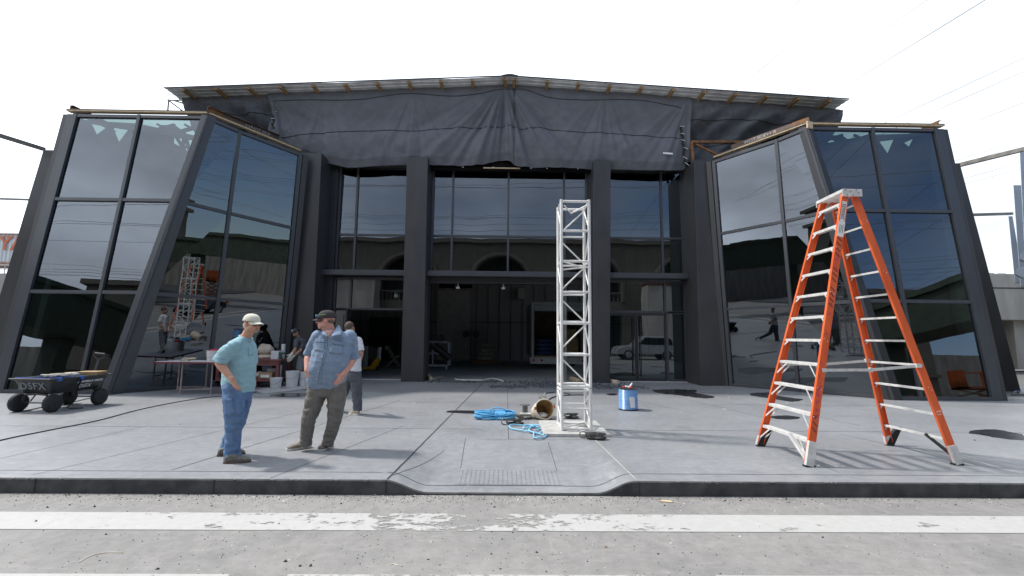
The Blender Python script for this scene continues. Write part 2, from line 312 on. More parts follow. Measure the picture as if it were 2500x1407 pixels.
# road stripes, worn
def worn(name, thr):
    m = bpy.data.materials.new(name); m.use_nodes = True; n = m.node_tree.nodes; l = m.node_tree.links; b = bsdf_of(m); o = n['Material Output']
    t = n.new('ShaderNodeTexCoord'); mp = n.new('ShaderNodeMapping'); mp.inputs['Scale'].default_value = (1, 1.7, 1); l.new(t.outputs['Object'], mp.inputs[0])
    a = n.new('ShaderNodeTexNoise'); a.inputs['Scale'].default_value = 3.2; a.inputs['Detail'].default_value = 12; a.inputs['Roughness'].default_value = .78; l.new(mp.outputs[0], a.inputs['Vector'])
    sx = n.new('ShaderNodeSeparateXYZ'); l.new(t.outputs['Object'], sx.inputs[0])
    ab = n.new('ShaderNodeMath'); ab.operation = 'ADD'; ab.inputs[1].default_value = .35; l.new(sx.outputs[0], ab.inputs[0])
    a2 = n.new('ShaderNodeMath'); a2.operation = 'ABSOLUTE'; l.new(ab.outputs[0], a2.inputs[0])
    mr = n.new('ShaderNodeMapRange'); mr.inputs[1].default_value = .2; mr.inputs[2].default_value = 2.6; mr.inputs[3].default_value = .0; mr.inputs[4].default_value = thr; l.new(a2.outputs[0], mr.inputs[0])
    s = n.new('ShaderNodeMath'); s.operation = 'ADD'; l.new(a.outputs[0], s.inputs[0]); l.new(mr.outputs[0], s.inputs[1])
    r = n.new('ShaderNodeValToRGB'); r.color_ramp.elements[0].position = .49; r.color_ramp.elements[1].position = .52; l.new(s.outputs[0], r.inputs[0])
    b.inputs['Roughness'].default_value = .7
    f = n.new('ShaderNodeTexNoise'); f.inputs['Scale'].default_value = 18; f.inputs['Detail'].default_value = 6; l.new(t.outputs['Object'], f.inputs['Vector'])
    c = n.new('ShaderNodeValToRGB'); c.color_ramp.elements[0].color = (.36, .355, .335, 1); c.color_ramp.elements[1].color = (.46, .455, .435, 1); l.new(f.outputs[0], c.inputs[0]); l.new(c.outputs[0], b.inputs['Base Color'])
    tr = n.new('ShaderNodeBsdfTransparent'); mx = n.new('ShaderNodeMixShader'); l.new(r.outputs[0], mx.inputs[0]); l.new(tr.outputs[0], mx.inputs[1]); l.new(b.outputs[0], mx.inputs[2]); l.new(mx.outputs[0], o.inputs[0])
    return m
m_str = worn('worn_road_paint', .12)
mb = MB().add([(-30, 4.12, RZ + .004), (30, 4.12, RZ + .004), (30, 4.5, RZ + .004), (-30, 4.5, RZ + .004)], [(0, 1, 2, 3)]); struct(mb.build('road_stripe', m_str))
mb = MB()
for (x0, x1) in ((-30, -1.9), (-1.5, 1.0), (1.5, 30)): mb.add([(x0, 3.02, RZ + .004), (x1, 3.02, RZ + .004), (x1, 3.395, RZ + .004), (x0, 3.395, RZ + .004)], [(0, 1, 2, 3)])
struct(mb.build('road_stripe', m_str))
# puddles / wet patches
def puddle(pts, seed, m):
    c = sum((Vector(p) for p in pts), Vector((0, 0, 0))) / len(pts); out_ = []
    n = len(pts)
    for i in range(n):
        for k in range(8):
            t = k / 8; p0, p1, p2, p3 = [Vector(pts[(i + d) % n]) for d in (-1, 0, 1, 2)]
            q = .5 * ((2 * p1) + (p2 - p0) * t + (2 * p0 - 5 * p1 + 4 * p2 - p3) * t * t + (3 * p1 - p0 - 3 * p2 + p3) * t ** 3)
            q += (q - c) * .12 * fn(q.x * 6, q.y * 6, seed, 4); out_.append((q.x, q.y, .0045))
    b = MB(); b.add([(c.x, c.y, .0045)] + out_, [(0, 1 + i, 1 + (i + 1) % len(out_)) for i in range(len(out_))]); return struct(b.build('puddle', m))
m_wet = M('wet_concrete', (.03, .031, .034), .22, .25, 5, spec=.45)
def PG(*q): return [G(*p) for p in q]
puddle(PG((1085, 1006), (1110, 1003), (1150, 1003), (1190, 1005), (1188, 1010), (1130, 1010)), 1, m_wet)
puddle(PG((1590, 953), (1640, 951), (1700, 953), (1700, 960), (1745, 969), (1720, 973), (1660, 966), (1610, 960)), 2, m_wet)
puddle(PG((1832, 961), (1880, 959), (1900, 967), (1960, 976), (1930, 981), (1880, 973), (1838, 967)), 3, m_wet)
puddle(PG((2362, 1056), (2400, 1049), (2450, 1052), (2500, 1064), (2500, 1076), (2440, 1070), (2390, 1062)), 4, m_wet)
puddle(PG((1880, 1018), (1915, 1015), (1952, 1019), (1940, 1024), (1900, 1024)), 5, m_wet)
puddle(PG((1480, 962), (1500, 961), (1508, 964), (1490, 966)), 6, m_wet)
puddle(PG((655, 966), (700, 960), (760, 962), (735, 969), (690, 970)), 7, m_wet)
# scratches and chalk marks
mb = MB()
rs = random.Random(3)
for k in range(70):
    x = rs.uniform(-11, 11); y = rs.uniform(5.6, 12); a = rs.uniform(0, pi); r = rs.uniform(.08, .7)
    line(mb, (x, y), (x + cos(a) * r, y + sin(a) * r), rs.uniform(.0015, .004), 6, .0035)
for a, b in (((1340, 1170), (1240, 1260 - 90)), ((1180, 1110), (1215, 1080)), ((1435, 1005), (1475, 980)), ((1110, 1190), (1180, 1120)), ((330, 1140), (430, 1100))): line(mb, G(*a), G(*b), .007, 8, .0035)
struct(mb.build('chalk_mark', m_jl))
# loose grit on the road, crumbs on the pavement, black gravel spill
def scatter(name, n, fn_pos, s0, s1, mats, seed, kind='stuff'):
    r = random.Random(seed); b = MB()
    for i in range(n):
        p = fn_pos(r)
        if p is None: continue
        x, y, z = p; s = r.uniform(s0, s1) * (2.2 if r.random() < .04 else 1); b.mi = r.randrange(len(mats)) if r.random() < .6 else 0
        a = r.uniform(0, pi); vs = []
        for k in range(4): t = a + k * pi / 2 + r.uniform(-.4, .4); vs.append((x + cos(t) * s, y + sin(t) * s * r.uniform(.5, 1), z))
        vs += [(x + r.uniform(-.3, .3) * s, y + r.uniform(-.3, .3) * s, z + s * r.uniform(.5, 1.1))]
        b.add(vs, [(0, 1, 4), (1, 2, 4), (2, 3, 4), (3, 0, 4)])
    o = b.build(name, mats); o['kind'] = kind; return o
g1 = M('black_grit', (.02, .02, .022), .8); g2 = M('white_grit', (.6, .58, .52), .8); g3 = M('brown_grit', (.2, .15, .11), .8)
def pr(r):
    y = CY - .03 - abs(r.gauss(0, .12)) if r.random() < .5 else r.uniform(2.4, CY - .05)
    x = r.gauss(-1, 3) if r.random() < .75 else r.uniform(-8, 8)
    return (x, y, RZ)
o = scatter('road_grit', 4200, pr, .003, .008, [g1, g2, g3], 5); tag(o, 'black and pale grit scattered over the dusty road and gutter', 'grit')
def pw(r):
    return (r.uniform(-9, 11), r.uniform(7, 15), .001) if r.random() < .6 else (r.gauss(6, 2), r.uniform(10, 14), .001)
o = scatter('pavement_crumbs', 420, pw, .003, .009, [g2, g2, g1], 6); tag(o, 'tiny pale crumbs strewn over the grey pavement', 'debris')
def pgr(r):
    t = r.random()
    if t < .5: x = r.gauss(1.9, .75); y = 14.3 + .9 * abs(r.gauss(0, 1)) - .55 * max(0, 1 - abs(x - 2.1))
    elif t < .8: x = r.gauss(-1.4, .8); y = 15.6 + r.gauss(0, .22)
    else: x = r.uniform(-.5, 4.4); y = r.gauss(14.1, .25)
    if x > 4.7 or x < -3.4: return None
    return (x, y, .003)
o = scatter('gravel', 6500, pgr, .012, .028, [M('dark_gravel', (.05, .052, .06), .7), M('dark_gravel_grey', (.12, .125, .14), .7)], 8); tag(o, 'dark blue-grey gravel spilled across the open doorway threshold', 'gravel')
# ------------------------------------------------------------------ building
m_panel = M('charcoal_panel', (.042, .040, .042), .45, .2, 2.2, .12, 9, spec=.45, col2=(.062, .059, .060), stretch=(1, 1, .35), detail=9)
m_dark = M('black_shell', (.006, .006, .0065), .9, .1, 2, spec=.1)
m_frame = M('grey_aluminium', (.055, .057, .064), .38, .08, 2, metal=.0, spec=.55)
m_fr2 = M('dark_aluminium', (.03, .03, .033), .38, .08, 2, spec=.5)
m_glass = glass_mat('tinted_glass', refl=.105, wave=.008)
m_glassd = glass_mat('dark_glass', (.22, .24, .24), .08, .007)
m_handle = M('black_handle', (.012, .012, .013), .3)
m_inwall = M('interior_panel_wall', (.30, .27, .26), .8, .15, 3, stretch=(6, 1, .2))
m_inwall2 = M('interior_pale_board', (.42, .38, .34), .8, .12, 3)
m_wood = M('raw_timber', (.30, .17, .07), .75, .25, 7, .2, 40, col2=(.42, .26, .12), stretch=(1, 1, 5))
m_trim = M('plywood_trim', (.48, .36, .22), .7, .25, 9, .1, col2=(.62, .5, .33))
m_pipe = M('white_pipe', (.5, .5, .5), .45)
m_rust = M('rusty_steel', (.10, .045, .02), .7, .3, 6, .3, 40, col2=(.33, .14, .035), detail=8)
m_rustd = M('dark_mill_steel', (.06, .045, .04), .6, .3, 5, .2, 40, col2=(.16, .10, .075), detail=8)
m_chalk = M('chalk_writing', (.55, .52, .48), .9)
XC = .05
B = thing('entrance_building', 'wide black entrance building with square pillars, tinted windows and a low corrugated gable roof', 'building', (XC, 16, 0))
# pillars
def pillar(b4, t4, name='pillar'):
    mb = MB().hexa(b4 + t4); return mb.build(name, m_panel, B, bevel=.012)
for s, bx, tx in ((-1, (-3.46, -2.72), (-3.46, -2.74)), (1, (2.91, 3.5), (2.98, 3.57))):
    pillar([(bx[0], 15.38, 0), (bx[1], 15.38, 0), (bx[1], 16.3, 0), (bx[0], 16.3, 0)], [(tx[0], 15.14, 7.63), (tx[1], 15.14, 7.63), (tx[1], 16.3, 7.63), (tx[0], 16.3, 7.63)])
pillar([(-7.32, 15.1, 0), (-6.33, 15.1, 0), (-6.33, 16.3, 0), (-7.32, 16.3, 0)], [(-6.98, 14.9, 7.62), (-6.28, 14.9, 7.62), (-6.28, 16.3, 7.62), (-6.98, 16.3, 7.62)])
pillar([(6.3, 14.85, 0), (7.28, 14.85, 0), (7.28, 16.3, 0), (6.3, 16.3, 0)], [(6.3, 14.75, 7.5), (6.96, 14.75, 7.5), (6.96, 16.3, 7.5), (6.3, 16.3, 7.5)])
# panel seams on the pillars are thin reveals
mb = MB()
for (x0, x1, y) in ((-3.465, -2.715, 15.14), (2.905, 3.575, 15.14)):
    for z in (2.35, 5.0): yy = 15.38 - .24 * z / 7.63 - .003; MB().box(x0 + .006, x1 - .006, yy, yy + .02, z, z + .008).build('panel_seam', m_fr2, B)
for sx_, z in ((-1, 2.6), (-1, 5.1), (1, 2.5), (1, 5.2)):
    if sx_ < 0: k_ = z / 7.62; MB().box(-7.32 + .34 * k_ + .02, -6.33 + .05 * k_, 15.1 - .2 * k_ - .003, 15.1 - .2 * k_ + .02, z, z + .01).build('panel_seam', m_fr2, B)
    else: k_ = z / 7.5; MB().box(6.3, 7.28 - .32 * k_ - .02, 14.85 - .1 * k_ - .003, 14.85 - .1 * k_ + .02, z, z + .01).build('panel_seam', m_fr2, B)
# crossbeams
for x0, x1 in ((-6.34, -3.46), (-2.72, 2.91), (3.5, 6.3)):
    MB().box(x0, x1, 15.5, 16.1, 3.57, 3.75).build('crossbeam', m_frame, B, bevel=.006)
YG = 16.0
def member(mb, a, b, w, d, up=(0, -1, 0)): mb.beam(a, b, w, d, up)
def pane(pts, thick, parent, mat=None, name='pane'):
    n = (Vector(pts[1]) - Vector(pts[0])).cross(Vector(pts[3]) - Vector(pts[0])).normalized() * thick
    mb = MB().add([Vector(p) - n / 2 for p in pts] + [Vector(p) + n / 2 for p in pts], [(2, 1, 0), (3, 2, 0), (4, 5, 6), (4, 6, 7), (0, 1, 5, 4), (1, 2, 6, 5), (2, 3, 7, 6), (3, 0, 4, 7)]); return mb.build(name, mat or m_glass, parent)
def window(x0, x1, z0, z1, xs, zs, nm='window', w=.07, mat=None):
    mb = MB(); X = [x0] + xs + [x1]; Z = [z0] + zs + [z1]
    for x in X: member(mb, (x, YG, z0), (x, YG, z1), w, .14)
    for z in Z:
        for a, b in zip(X, X[1:]): mb.box(a + w / 2, b - w / 2, YG - .06, YG + .06, z - w / 2, z + w / 2)
    o = mb.build(nm, m_frame, B)
    for a, b in zip(X, X[1:]):
        for c, d in zip(Z, Z[1:]):
            pane([(a, YG, c), (b, YG, c), (b, YG, d), (a, YG, d)], .012, o, mat)
    return o
window(-6.0, -3.3, 3.78, 7.6, [-5.38], [5.07])
window(-2.66, 2.86, 3.78, 7.6, [-1.95, .05, 2.06], [5.07])
window(3.55, 6.32, 3.78, 7.6, [5.58], [5.07])
window(-6.0, -3.4, 2.43, 3.5, [-5.45], [])
window(3.55, 6.32, 2.43, 3.5, [5.62], [])
window(5.66, 6.32, .06, 2.40, [], [], 'side_window')
window(-6.0, -5.5, .06, 2.40, [], [], 'side_window')
# jamb returns beside the glazing
for x0, x1 in ((-6.34, -6.03), (-3.5, -3.3 + .05), (-2.78, -2.7), (2.9, 2.98), (6.33, 6.4)):
    MB().box(x0, x1, 15.8, 16.25, 0, 7.7).build('jamb', m_fr2, B)
MB().box(-2.70, 2.9, 15.9, 16.2, 3.36, 3.565).build('door_header', m_fr2, B)
# doors: closed pair in the right bay, one leaf open in the left bay
def door(xa, hx, loc, rz):
    e = bpy.data.objects.new('door', None); S.collection.objects.link(e); e.parent = B; e.location = Vector(loc) - Vector(B.location); e.rotation_euler = (0, 0, rz)
    w = xa; mb = MB()
    mb.box(0, w, -.03, .03, .02, .12).box(0, w, -.03, .03, 2.30, 2.38)
    mb.box(0, .045, -.03, .03, .12, 2.30).box(w - .045, w, -.03, .03, .12, 2.30); mb.build('door_frame', m_fr2, e, local=True)
    mb = MB().box(.045, w - .045, -.006, .006, .12, 2.30); mb.build('pane', m_glass, e, local=True)
    mb = MB().tube((hx, -.09, .2), (hx, -.09, 2.2), .016).tube((hx, -.09, .4), (hx, -.02, .4), .01).tube((hx, -.09, 2.0), (hx, -.02, 2.0), .01)
    mb.tube((hx, .09, .2), (hx, .09, 2.2), .016).tube((hx, .09, .4), (hx, .02, .4), .01).tube((hx, .09, 2.0), (hx, .02, 2.0), .01)
    mb.build('handle', m_handle, e, local=True, smooth=30)
    return e
door(1.02, .90, (3.56, YG, 0), 0); door(1.02, .12, (4.60, YG, 0), 0)
door(.95, .82, (-5.46, YG, 0), -1.35)
door(.95, .82, (-3.42, YG, 0), radians(80)).rotation_euler = (0, 0, radians(96))
for x0, x1 in ((-5.5, -3.46), (3.5, 6.33)): MB().box(x0, x1, 15.86, 16.12, 0, .022).build('threshold', m_pipe, B)
# interior
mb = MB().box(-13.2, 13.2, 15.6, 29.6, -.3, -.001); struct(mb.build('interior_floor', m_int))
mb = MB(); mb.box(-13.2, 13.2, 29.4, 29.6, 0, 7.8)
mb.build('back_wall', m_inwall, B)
mb = MB()
for k in range(36): x = -13 + k * .74; mb.box(x, x + .02, 29.37, 29.4, .02, 7.7)
for z in (2.4, 4.9): mb.box(-13.1, 13.1, 29.36, 29.4, z, z + .03)
mb.build('wall_batten', m_dark, B)
mb = MB().box(-4.4, -2.35, 29.25, 29.37, 0, 4.45).box(-6.6, -4.9, 29.28, 29.37, 0, 3.2); mb.build('pale_panel', m_inwall2, B)
mb = MB().box(-4.3, -2.2, 29.2, 29.3, 4.6, 7.0); mb.build('upper_window', m_dark, B)
mb = MB().box(-4.3, -2.2, 29.15, 29.2, 5.8, 5.86).box(-3.3, -3.24, 29.15, 29.2, 4.6, 7.0); mb.build('window_bar', m_inwall, B)
mb = MB().box(-13.4, -13.2, 16.4, 29.6, 0, 9).box(13.2, 13.4, 16.4, 29.6, 7.0, 9).box(-13.2, 13.2, 16.3, 29.6, 7.8, 8.0)  # right side left open below its top strip, added to let daylight in
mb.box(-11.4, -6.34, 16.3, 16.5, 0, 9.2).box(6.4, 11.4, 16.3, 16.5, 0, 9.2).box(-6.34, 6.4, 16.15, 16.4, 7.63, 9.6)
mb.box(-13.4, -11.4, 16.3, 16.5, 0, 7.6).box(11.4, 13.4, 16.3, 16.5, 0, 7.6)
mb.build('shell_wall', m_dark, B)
MB().box(-11.3, 11.3, 29.0, 29.4, 7.9, 9.4).build('rear_gable', m_dark, B)
# small floodlights on the lintel above the centre glazing
for x in (-1.62, -.55, .78, 1.35, 2.45): MB().ell((x + XC, 15.56, 7.46), (.026, .02, .026), 8, 6).build('lintel_lamp', M('lamp_white', (.9, .9, .88), .3), B)
MB().box(-5.95, 6.3, 15.75, 15.98, 7.56, 7.72).build('lintel', m_fr2, B); MB().box(-2.74, 2.92, 15.58, 15.74, 7.36, 7.66).build('lintel_strip', m_dark, B)
MB().box(-.85, .45, 15.54, 15.58, 7.42, 7.455).build('lintel_board', m_trim, B)
# roof of ribbed metal sheets
RY0, RY1 = 14.38, 29.8
def roof_z(x): return 10.17 - .0545 * abs(x - XC)
for s in (-1, 1):
    mb = MB(); x0, x1 = XC, XC + s * 11.4; n = 66
    def rf(u, v, off):
        y = RY0 + (RY1 - RY0) * u if True else 0
        x = x0 + (x1 - x0) * v
        return x, y
    # ribs run along x (parallel to the eave front)
    prof = []
    y = RY0
    while y < RY1 - .01:
        for dy, dz in ((0, 0), (.10, 0), (.115, .022), (.145, .022), (.16, 0)): prof.append((y + dy, dz))
        y += .2
    prof.append((y, 0)); vs = []
    seg = 12
    for i in range(seg + 1):
        x = x0 + (x1 - x0) * i / seg
        for (yy, dz) in prof: vs.append((x, yy + .012 * fn(x * 2, 3) * (yy < 14.6), roof_z(x) + dz + (.025 * fn(x * 1.3, yy * .2) if yy < 15 else 0)))
    m_ = len(prof); mb.add(vs, [(i * m_ + k, i * m_ + k + 1, (i + 1) * m_ + k + 1, (i + 1) * m_ + k) for i in range(seg) for k in range(m_ - 1)])
    mb.build('roof_sheet', M('galvanised_sheet', (.74, .75, .75), .45, .2, 3, metal=.25), B, smooth=35, solid=.006)
    # sheet laps as thin ribs at the front edge
    for k in range(11):
        xx = XC + s * (.2 + 1.06 * k)
        if k == 0: xx = XC + s * .14
        mb = MB().beam((xx, RY0 + .04, roof_z(xx) - .055), (xx + s * .0, 15.62, roof_z(xx) - .055), .09, .07); mb.build('rafter', m_wood, B)
    MB().beam((XC, RY0 - .02, roof_z(XC) + .01), (XC + s * 11.4, RY0 - .02, roof_z(XC + s * 11.4) + .01), .03, .03).build('edge_trim', m_fr2, B)
mb = MB()
mb.grid(lambda u, v: (XC + .28 * (u * 2 - 1), RY0 - .03 + v * 15.4, 10.19 + .05 * cos((u * 2 - 1) * pi / 2)), 10, 2); mb.build('ridge_cap', m_frame, B, smooth=True, solid=.008)
# ------------------------------------------------------------------ glass wings
def lerp(a, b, t): return Vector(a).lerp(Vector(b), t)
def wing(s, outb, outt, mub, mut, prb, prt, imb, imt, inb, int_, label):
    T = thing('glass_pavilion', label, 'glass pavilion', ((outb[0] + inb[0]) / 2, 13, 0), group='angular glass pavilions flanking the entrance')
    rows = (0, 1 / 3, 2 / 3, 1)
    def face(cols, nout):
        fr = MB(); n = Vector(nout).normalized()
        for ci, (b, t) in enumerate(cols):
            edge = ci in (0, len(cols) - 1)
            fr.beam(b, t, .09 if not edge else .11, .14, nout)
        for r in rows:
            for (b0, t0), (b1, t1) in zip(cols, cols[1:]):
                a = lerp(b0, t0, r); c = lerp(b1, t1, r); d = (c - a).normalized() * .05
                ext = Vector((0, 0, .045 if r == 0 else -.045 if r == 1 else 0))
                fr.beam(a + d + ext, c - d + ext, .09, .12, nout)
        f = fr.build('frame', m_frame, T, bevel=.004)
        for r0, r1 in zip(rows, rows[1:]):
            for (b0, t0), (b1, t1) in zip(cols, cols[1:]):
                q = [lerp(b0, t0, r0), lerp(b1, t1, r0), lerp(b1, t1, r1), lerp(b0, t0, r1)]
                jn = n * .0; pane([p + jn for p in q], .012, T, m_glass)
    oc = [(outb, outt), (mub, mut), (prb, prt)]
    face(oc, (0, -1, .107))
    ic = [(prb, prt), (imb, imt), (inb, int_)]
    a = radians(40); nin = Vector((-s * cos(a), -sin(a), -.06)); face(ic, nin)
    # the leaning corner column
    do = (Vector(outb) - Vector(prb)).normalized(); di = (Vector(inb) - Vector(prb)).normalized(); no_ = Vector((0, -1, .107)).normalized()
    nin = nin.normalized()
    b0 = [do * .20, do * .20 + no_ * .09, no_ * .09 + do * .03, nin * .09 + di * .05, di * .27 + nin * .09, di * .27]
    mb = MB(); n_ = len(b0); P = Vector(prb) - Vector((0, 0, .0)); Q = Vector(prt) + Vector((0, 0, .04)); w = .72
    bot = [P + Vector((p.x, p.y, 0)) for p in b0]; top = [Q + Vector((p.x, p.y, 0)) * w for p in b0]
    mb.add(bot + top, [(i, (i + 1) % n_, n_ + (i + 1) % n_, n_ + i) for i in range(n_)] + [list(range(n_))[::-1], [n_ + i for i in range(n_)]])
    mb.build('corner_column', m_frame if s < 0 else m_fr2, T, bevel=.004)
    # outer edge panel with return, inner end panel
    mb = MB(); ob, ot = Vector(outb), Vector(outt); w1 = Vector((s * .17, 0, 0)); dy = Vector((0, .45, 0)); e = Vector((s * .065, -.05, 0))
    mb.hexa([ob + e, ob + e + w1, ob + e + w1 + dy, ob + e + dy, ot + e, ot + e + w1, ot + e + w1 + dy, ot + e + dy]); mb.build('edge_panel', m_frame, T)
    e2 = e + w1 + Vector((s * .012, .02, 0)); w2 = Vector((s * .12, 0, 0)); dz = Vector((0, .6, 0))
    MB().hexa([ob + e2, ob + e2 + w2, ob + e2 + w2 + dz, ob + e2 + dz, ot + e2, ot + e2 + w2, ot + e2 + w2 + dz, ot + e2 + dz]).build('edge_fin', m_panel, T)
    mb = MB(); ib, it = Vector(inb), Vector(int_); k = di * .07
    mb.hexa([ib + k - nin * .1, ib + k + nin * .1, ib + k + nin * .1 + di * .16, ib + k - nin * .1 + di * .16, it + k - nin * .1, it + k + nin * .1, it + k + nin * .1 + di * .16, it + k - nin * .1 + di * .16]); mb.build('end_panel', m_panel, T)
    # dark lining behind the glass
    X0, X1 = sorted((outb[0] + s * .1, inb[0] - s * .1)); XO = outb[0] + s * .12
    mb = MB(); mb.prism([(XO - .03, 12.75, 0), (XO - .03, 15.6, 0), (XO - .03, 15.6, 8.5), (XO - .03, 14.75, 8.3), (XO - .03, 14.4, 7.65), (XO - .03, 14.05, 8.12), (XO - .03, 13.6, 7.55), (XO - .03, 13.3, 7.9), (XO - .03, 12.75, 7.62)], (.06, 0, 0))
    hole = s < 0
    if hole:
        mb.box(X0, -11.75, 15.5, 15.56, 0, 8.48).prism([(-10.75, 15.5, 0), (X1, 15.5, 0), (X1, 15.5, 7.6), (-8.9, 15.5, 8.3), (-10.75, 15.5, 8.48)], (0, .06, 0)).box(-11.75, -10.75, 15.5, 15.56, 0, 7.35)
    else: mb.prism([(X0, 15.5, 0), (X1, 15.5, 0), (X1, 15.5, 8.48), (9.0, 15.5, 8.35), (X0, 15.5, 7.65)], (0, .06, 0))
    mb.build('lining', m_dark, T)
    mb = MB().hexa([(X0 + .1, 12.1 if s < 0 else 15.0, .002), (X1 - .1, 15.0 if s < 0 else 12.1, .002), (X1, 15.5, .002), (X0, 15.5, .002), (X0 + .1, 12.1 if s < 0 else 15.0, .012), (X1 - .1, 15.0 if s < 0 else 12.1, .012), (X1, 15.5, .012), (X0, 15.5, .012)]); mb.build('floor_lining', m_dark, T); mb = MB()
    mb.hexa([(X0, 12.75, 0.0), (X1, 15.2, 0), (X1, 15.5, 0), (X0, 15.5, 0), (X0, 12.75, .02), (X1, 15.2, .02), (X1, 15.5, .02), (X0, 15.5, .02)][::1]) if False else None
    # open roof framing: dark infill added to block sun, with triangular gaps where the sky shows
    y0, z0, y1, z1 = 12.72, 7.62, 15.0, 8.62
    mb.hexa([(X0, y0, z0 - .03), (X1, 15.0, 7.5), (X1, 15.02, 7.5), (X0, y1, z1 - .03), (X0, y0, z0), (X1, 15.0, 7.53), (X1, 15.02, 7.53), (X0, y1, z1)] if s < 0 else [(X1, y0, z0 - .03), (X1, y1, z1 - .03), (X0, 15.02, 7.47), (X0, 15.0, 7.47), (X1, y0, z0), (X1, y1, z1), (X0, 15.02, 7.5), (X0, 15.0, 7.5)])
    mb.build('sun_block_roof', m_dark, T)
    mb = MB()
    x = X0 + .1; k = 0
    xs_, xe_ = (X0 + .1, -8.9) if s < 0 else (9.0, X1); x = xs_
    while x < xe_ - .3:
        w_ = .95
        if k % 2: mb.prism([(x, 15.3, 8.42), (x + w_ * .45, 15.3, 8.42), (x, 15.3, 8.72)], (0, .08, 0))
        else: mb.prism([(x + w_ * .35, 15.3, 8.72), (x + w_, 15.3, 8.42), (x + w_, 15.3, 8.72)], (0, .08, 0))
        mb.beam((x, 15.3, 8.42), (x + w_, 15.3, 8.72), .1, .1); mb.beam((x + w_, 15.25, 8.42), (x + w_ * .4, 15.25, 8.72), .07, .07)
        x += w_; k += 1
    if hole:
        c = (-10.85, 15.3, 7.35)
        for t in ((-11.75, 7.6), (-11.75, 8.0), (-11.5, 8.3), (-11.2, 8.4), (-11.75, 7.8)): mb.beam(c, (t[0], 15.3, t[1]), .07, .09)
        mb.box(-11.3, -11.2, 15.3, 15.36, 7.35, 8.3).box(-11.75, -10.75, 15.3, 15.36, 7.9, 7.98)
    mb.build('roof_truss', m_dark, T)
    # timber strip and metal flashing along the top
    up = Vector((0, 0, .10))
    pts = [Vector(outt) + Vector((s * .25, 0, 0)), Vector(prt), Vector(int_)]
    mb = MB()
    for a_, b_ in zip(pts, pts[1:]): mb.beam(a_ + up, b_ + up, .16, .035)
    mb.build('top_board', m_trim, T)
    mb = MB()
    for a_, b_ in zip(pts, pts[1:]): mb.beam(a_ + up + Vector((0, .02, .035)), b_ + up + Vector((0, .02, .035)), .2, .022)
    mb.build('top_flashing', m_rustd, T)
    if s > 0: MB().cbox(Vector(prt) + Vector((.02, -.12, .02)), (.2, .05, .2), rz=.3).build('corner_block', m_trim, T)
    return T
WL = wing(-1, (-12.53, 11.75, 0), (-12.31, 12.58, 7.7), (-10.64, 11.75, 0), (-10.51, 12.58, 7.7), (-9.88, 11.75, 0), (-8.6, 12.58, 7.7), (-8.52, 13.34, 0), (-8.04, 13.17, 7.58), (-7.25, 14.85, 0), (-6.86, 14.58, 7.46),
     'angular glass pavilion left of the entrance, its panes mirroring wires and grey-blue sky')
WR = wing(1, (12.52, 11.75, 0), (12.48, 12.58, 7.66), (10.63, 11.75, 0), (10.61, 12.58, 7.66), (9.92, 11.75, 0), (8.7, 12.58, 7.66), (8.55, 13.37, 0), (8.14, 13.12, 7.52), (7.3, 14.8, 0), (6.9, 14.56, 7.42),
     'angular glass pavilion right of the entrance, behind the orange ladder, with deep blue panes')
for s, T in ((-1, WL), (1, WR)):
    b = [(s * 14.25, 13.9), (s * 15.72, 13.9), (s * 15.72, 14.7), (s * 14.25, 14.7)]; t = [(s * 12.98, 13.8), (s * 14.42, 13.8), (s * 14.42, 14.6), (s * 12.98, 14.6)]
    if s < 0: b = [b[1], b[0], b[3], b[2]]; t = [t[1], t[0], t[3], t[2]]
    MB().hexa([(x, y, 0) for x, y in b] + [(x, y, 7.15) for x, y in t]).build('leaning_fin', m_panel, T, bevel=.01)
# rusty roof steels with chalk writing
def steel(a, b, label, txt=None, h=.17, w=.09):
    a = Vector(a); b = Vector(b); o = thing('steel_beam', label, 'steel beam', tuple(a))
    x, u = frame_of(b - a)
    mb = MB()
    mb.beam(a, b, .012, h); mb.beam(a + u * h / 2 + x * w / 2, b + u * h / 2 + x * w / 2, w, .012); mb.beam(a - u * h / 2 + x * w / 2, b - u * h / 2 + x * w / 2, w, .012)
    for k in (.0, 1.0): pass
    mb.build('channel', m_rustd, o)
    mb = MB().beam(a + (b - a).normalized() * .02, a + (b - a).normalized() * .45, .018, h + .02); mb.build('rust_patch', m_rust, o)
    return o, a, b, x, u
o, a, b, x, u = steel((-8.62, 12.55, 7.9), (-7.68, 14.75, 8.05), 'rusty steel channel chalked EAST SIDE on top of the left glass pavilion')
d = (b - a).normalized(); mb = MB(); text_into(mb, '++EAST SIDE', .16, axes(a + d * 1.62 + x * .012, d, u), .003); mb.build('lettering', m_chalk, o)
o, a, b, x, u = steel((8.78, 12.55, 7.88), (7.5, 14.6, 7.9), 'rusty steel channel chalked WEST SIDE on top of the right glass pavilion')
d = (b - a).normalized(); mb = MB(); text_into(mb, 'WEST SIDE++ 8', .15, axes(a + d * 1.45 - x * .012, -d, u), .003); mb.build('lettering', m_chalk, o)
steel((-12.5, 12.55, 7.88), (-12.5, 14.0, 7.95), 'short rusty steel end sticking up at the outer corner of the left pavilion')
steel((12.6, 12.55, 7.84), (12.6, 14.0, 7.9), 'short rusty steel end sticking up at the outer corner of the right pavilion')
o = thing('roof_bracket', 'rusty steel bracket frame between the black tarp and the right pavilion', 'steel frame', (6.5, 14.95, 7.5))
y = 15.0; A = YP(1688, 347, y); Bp = YP(1815, 347, y); C1 = YP(1692, 398, y); D1 = YP(1770, 388, y)
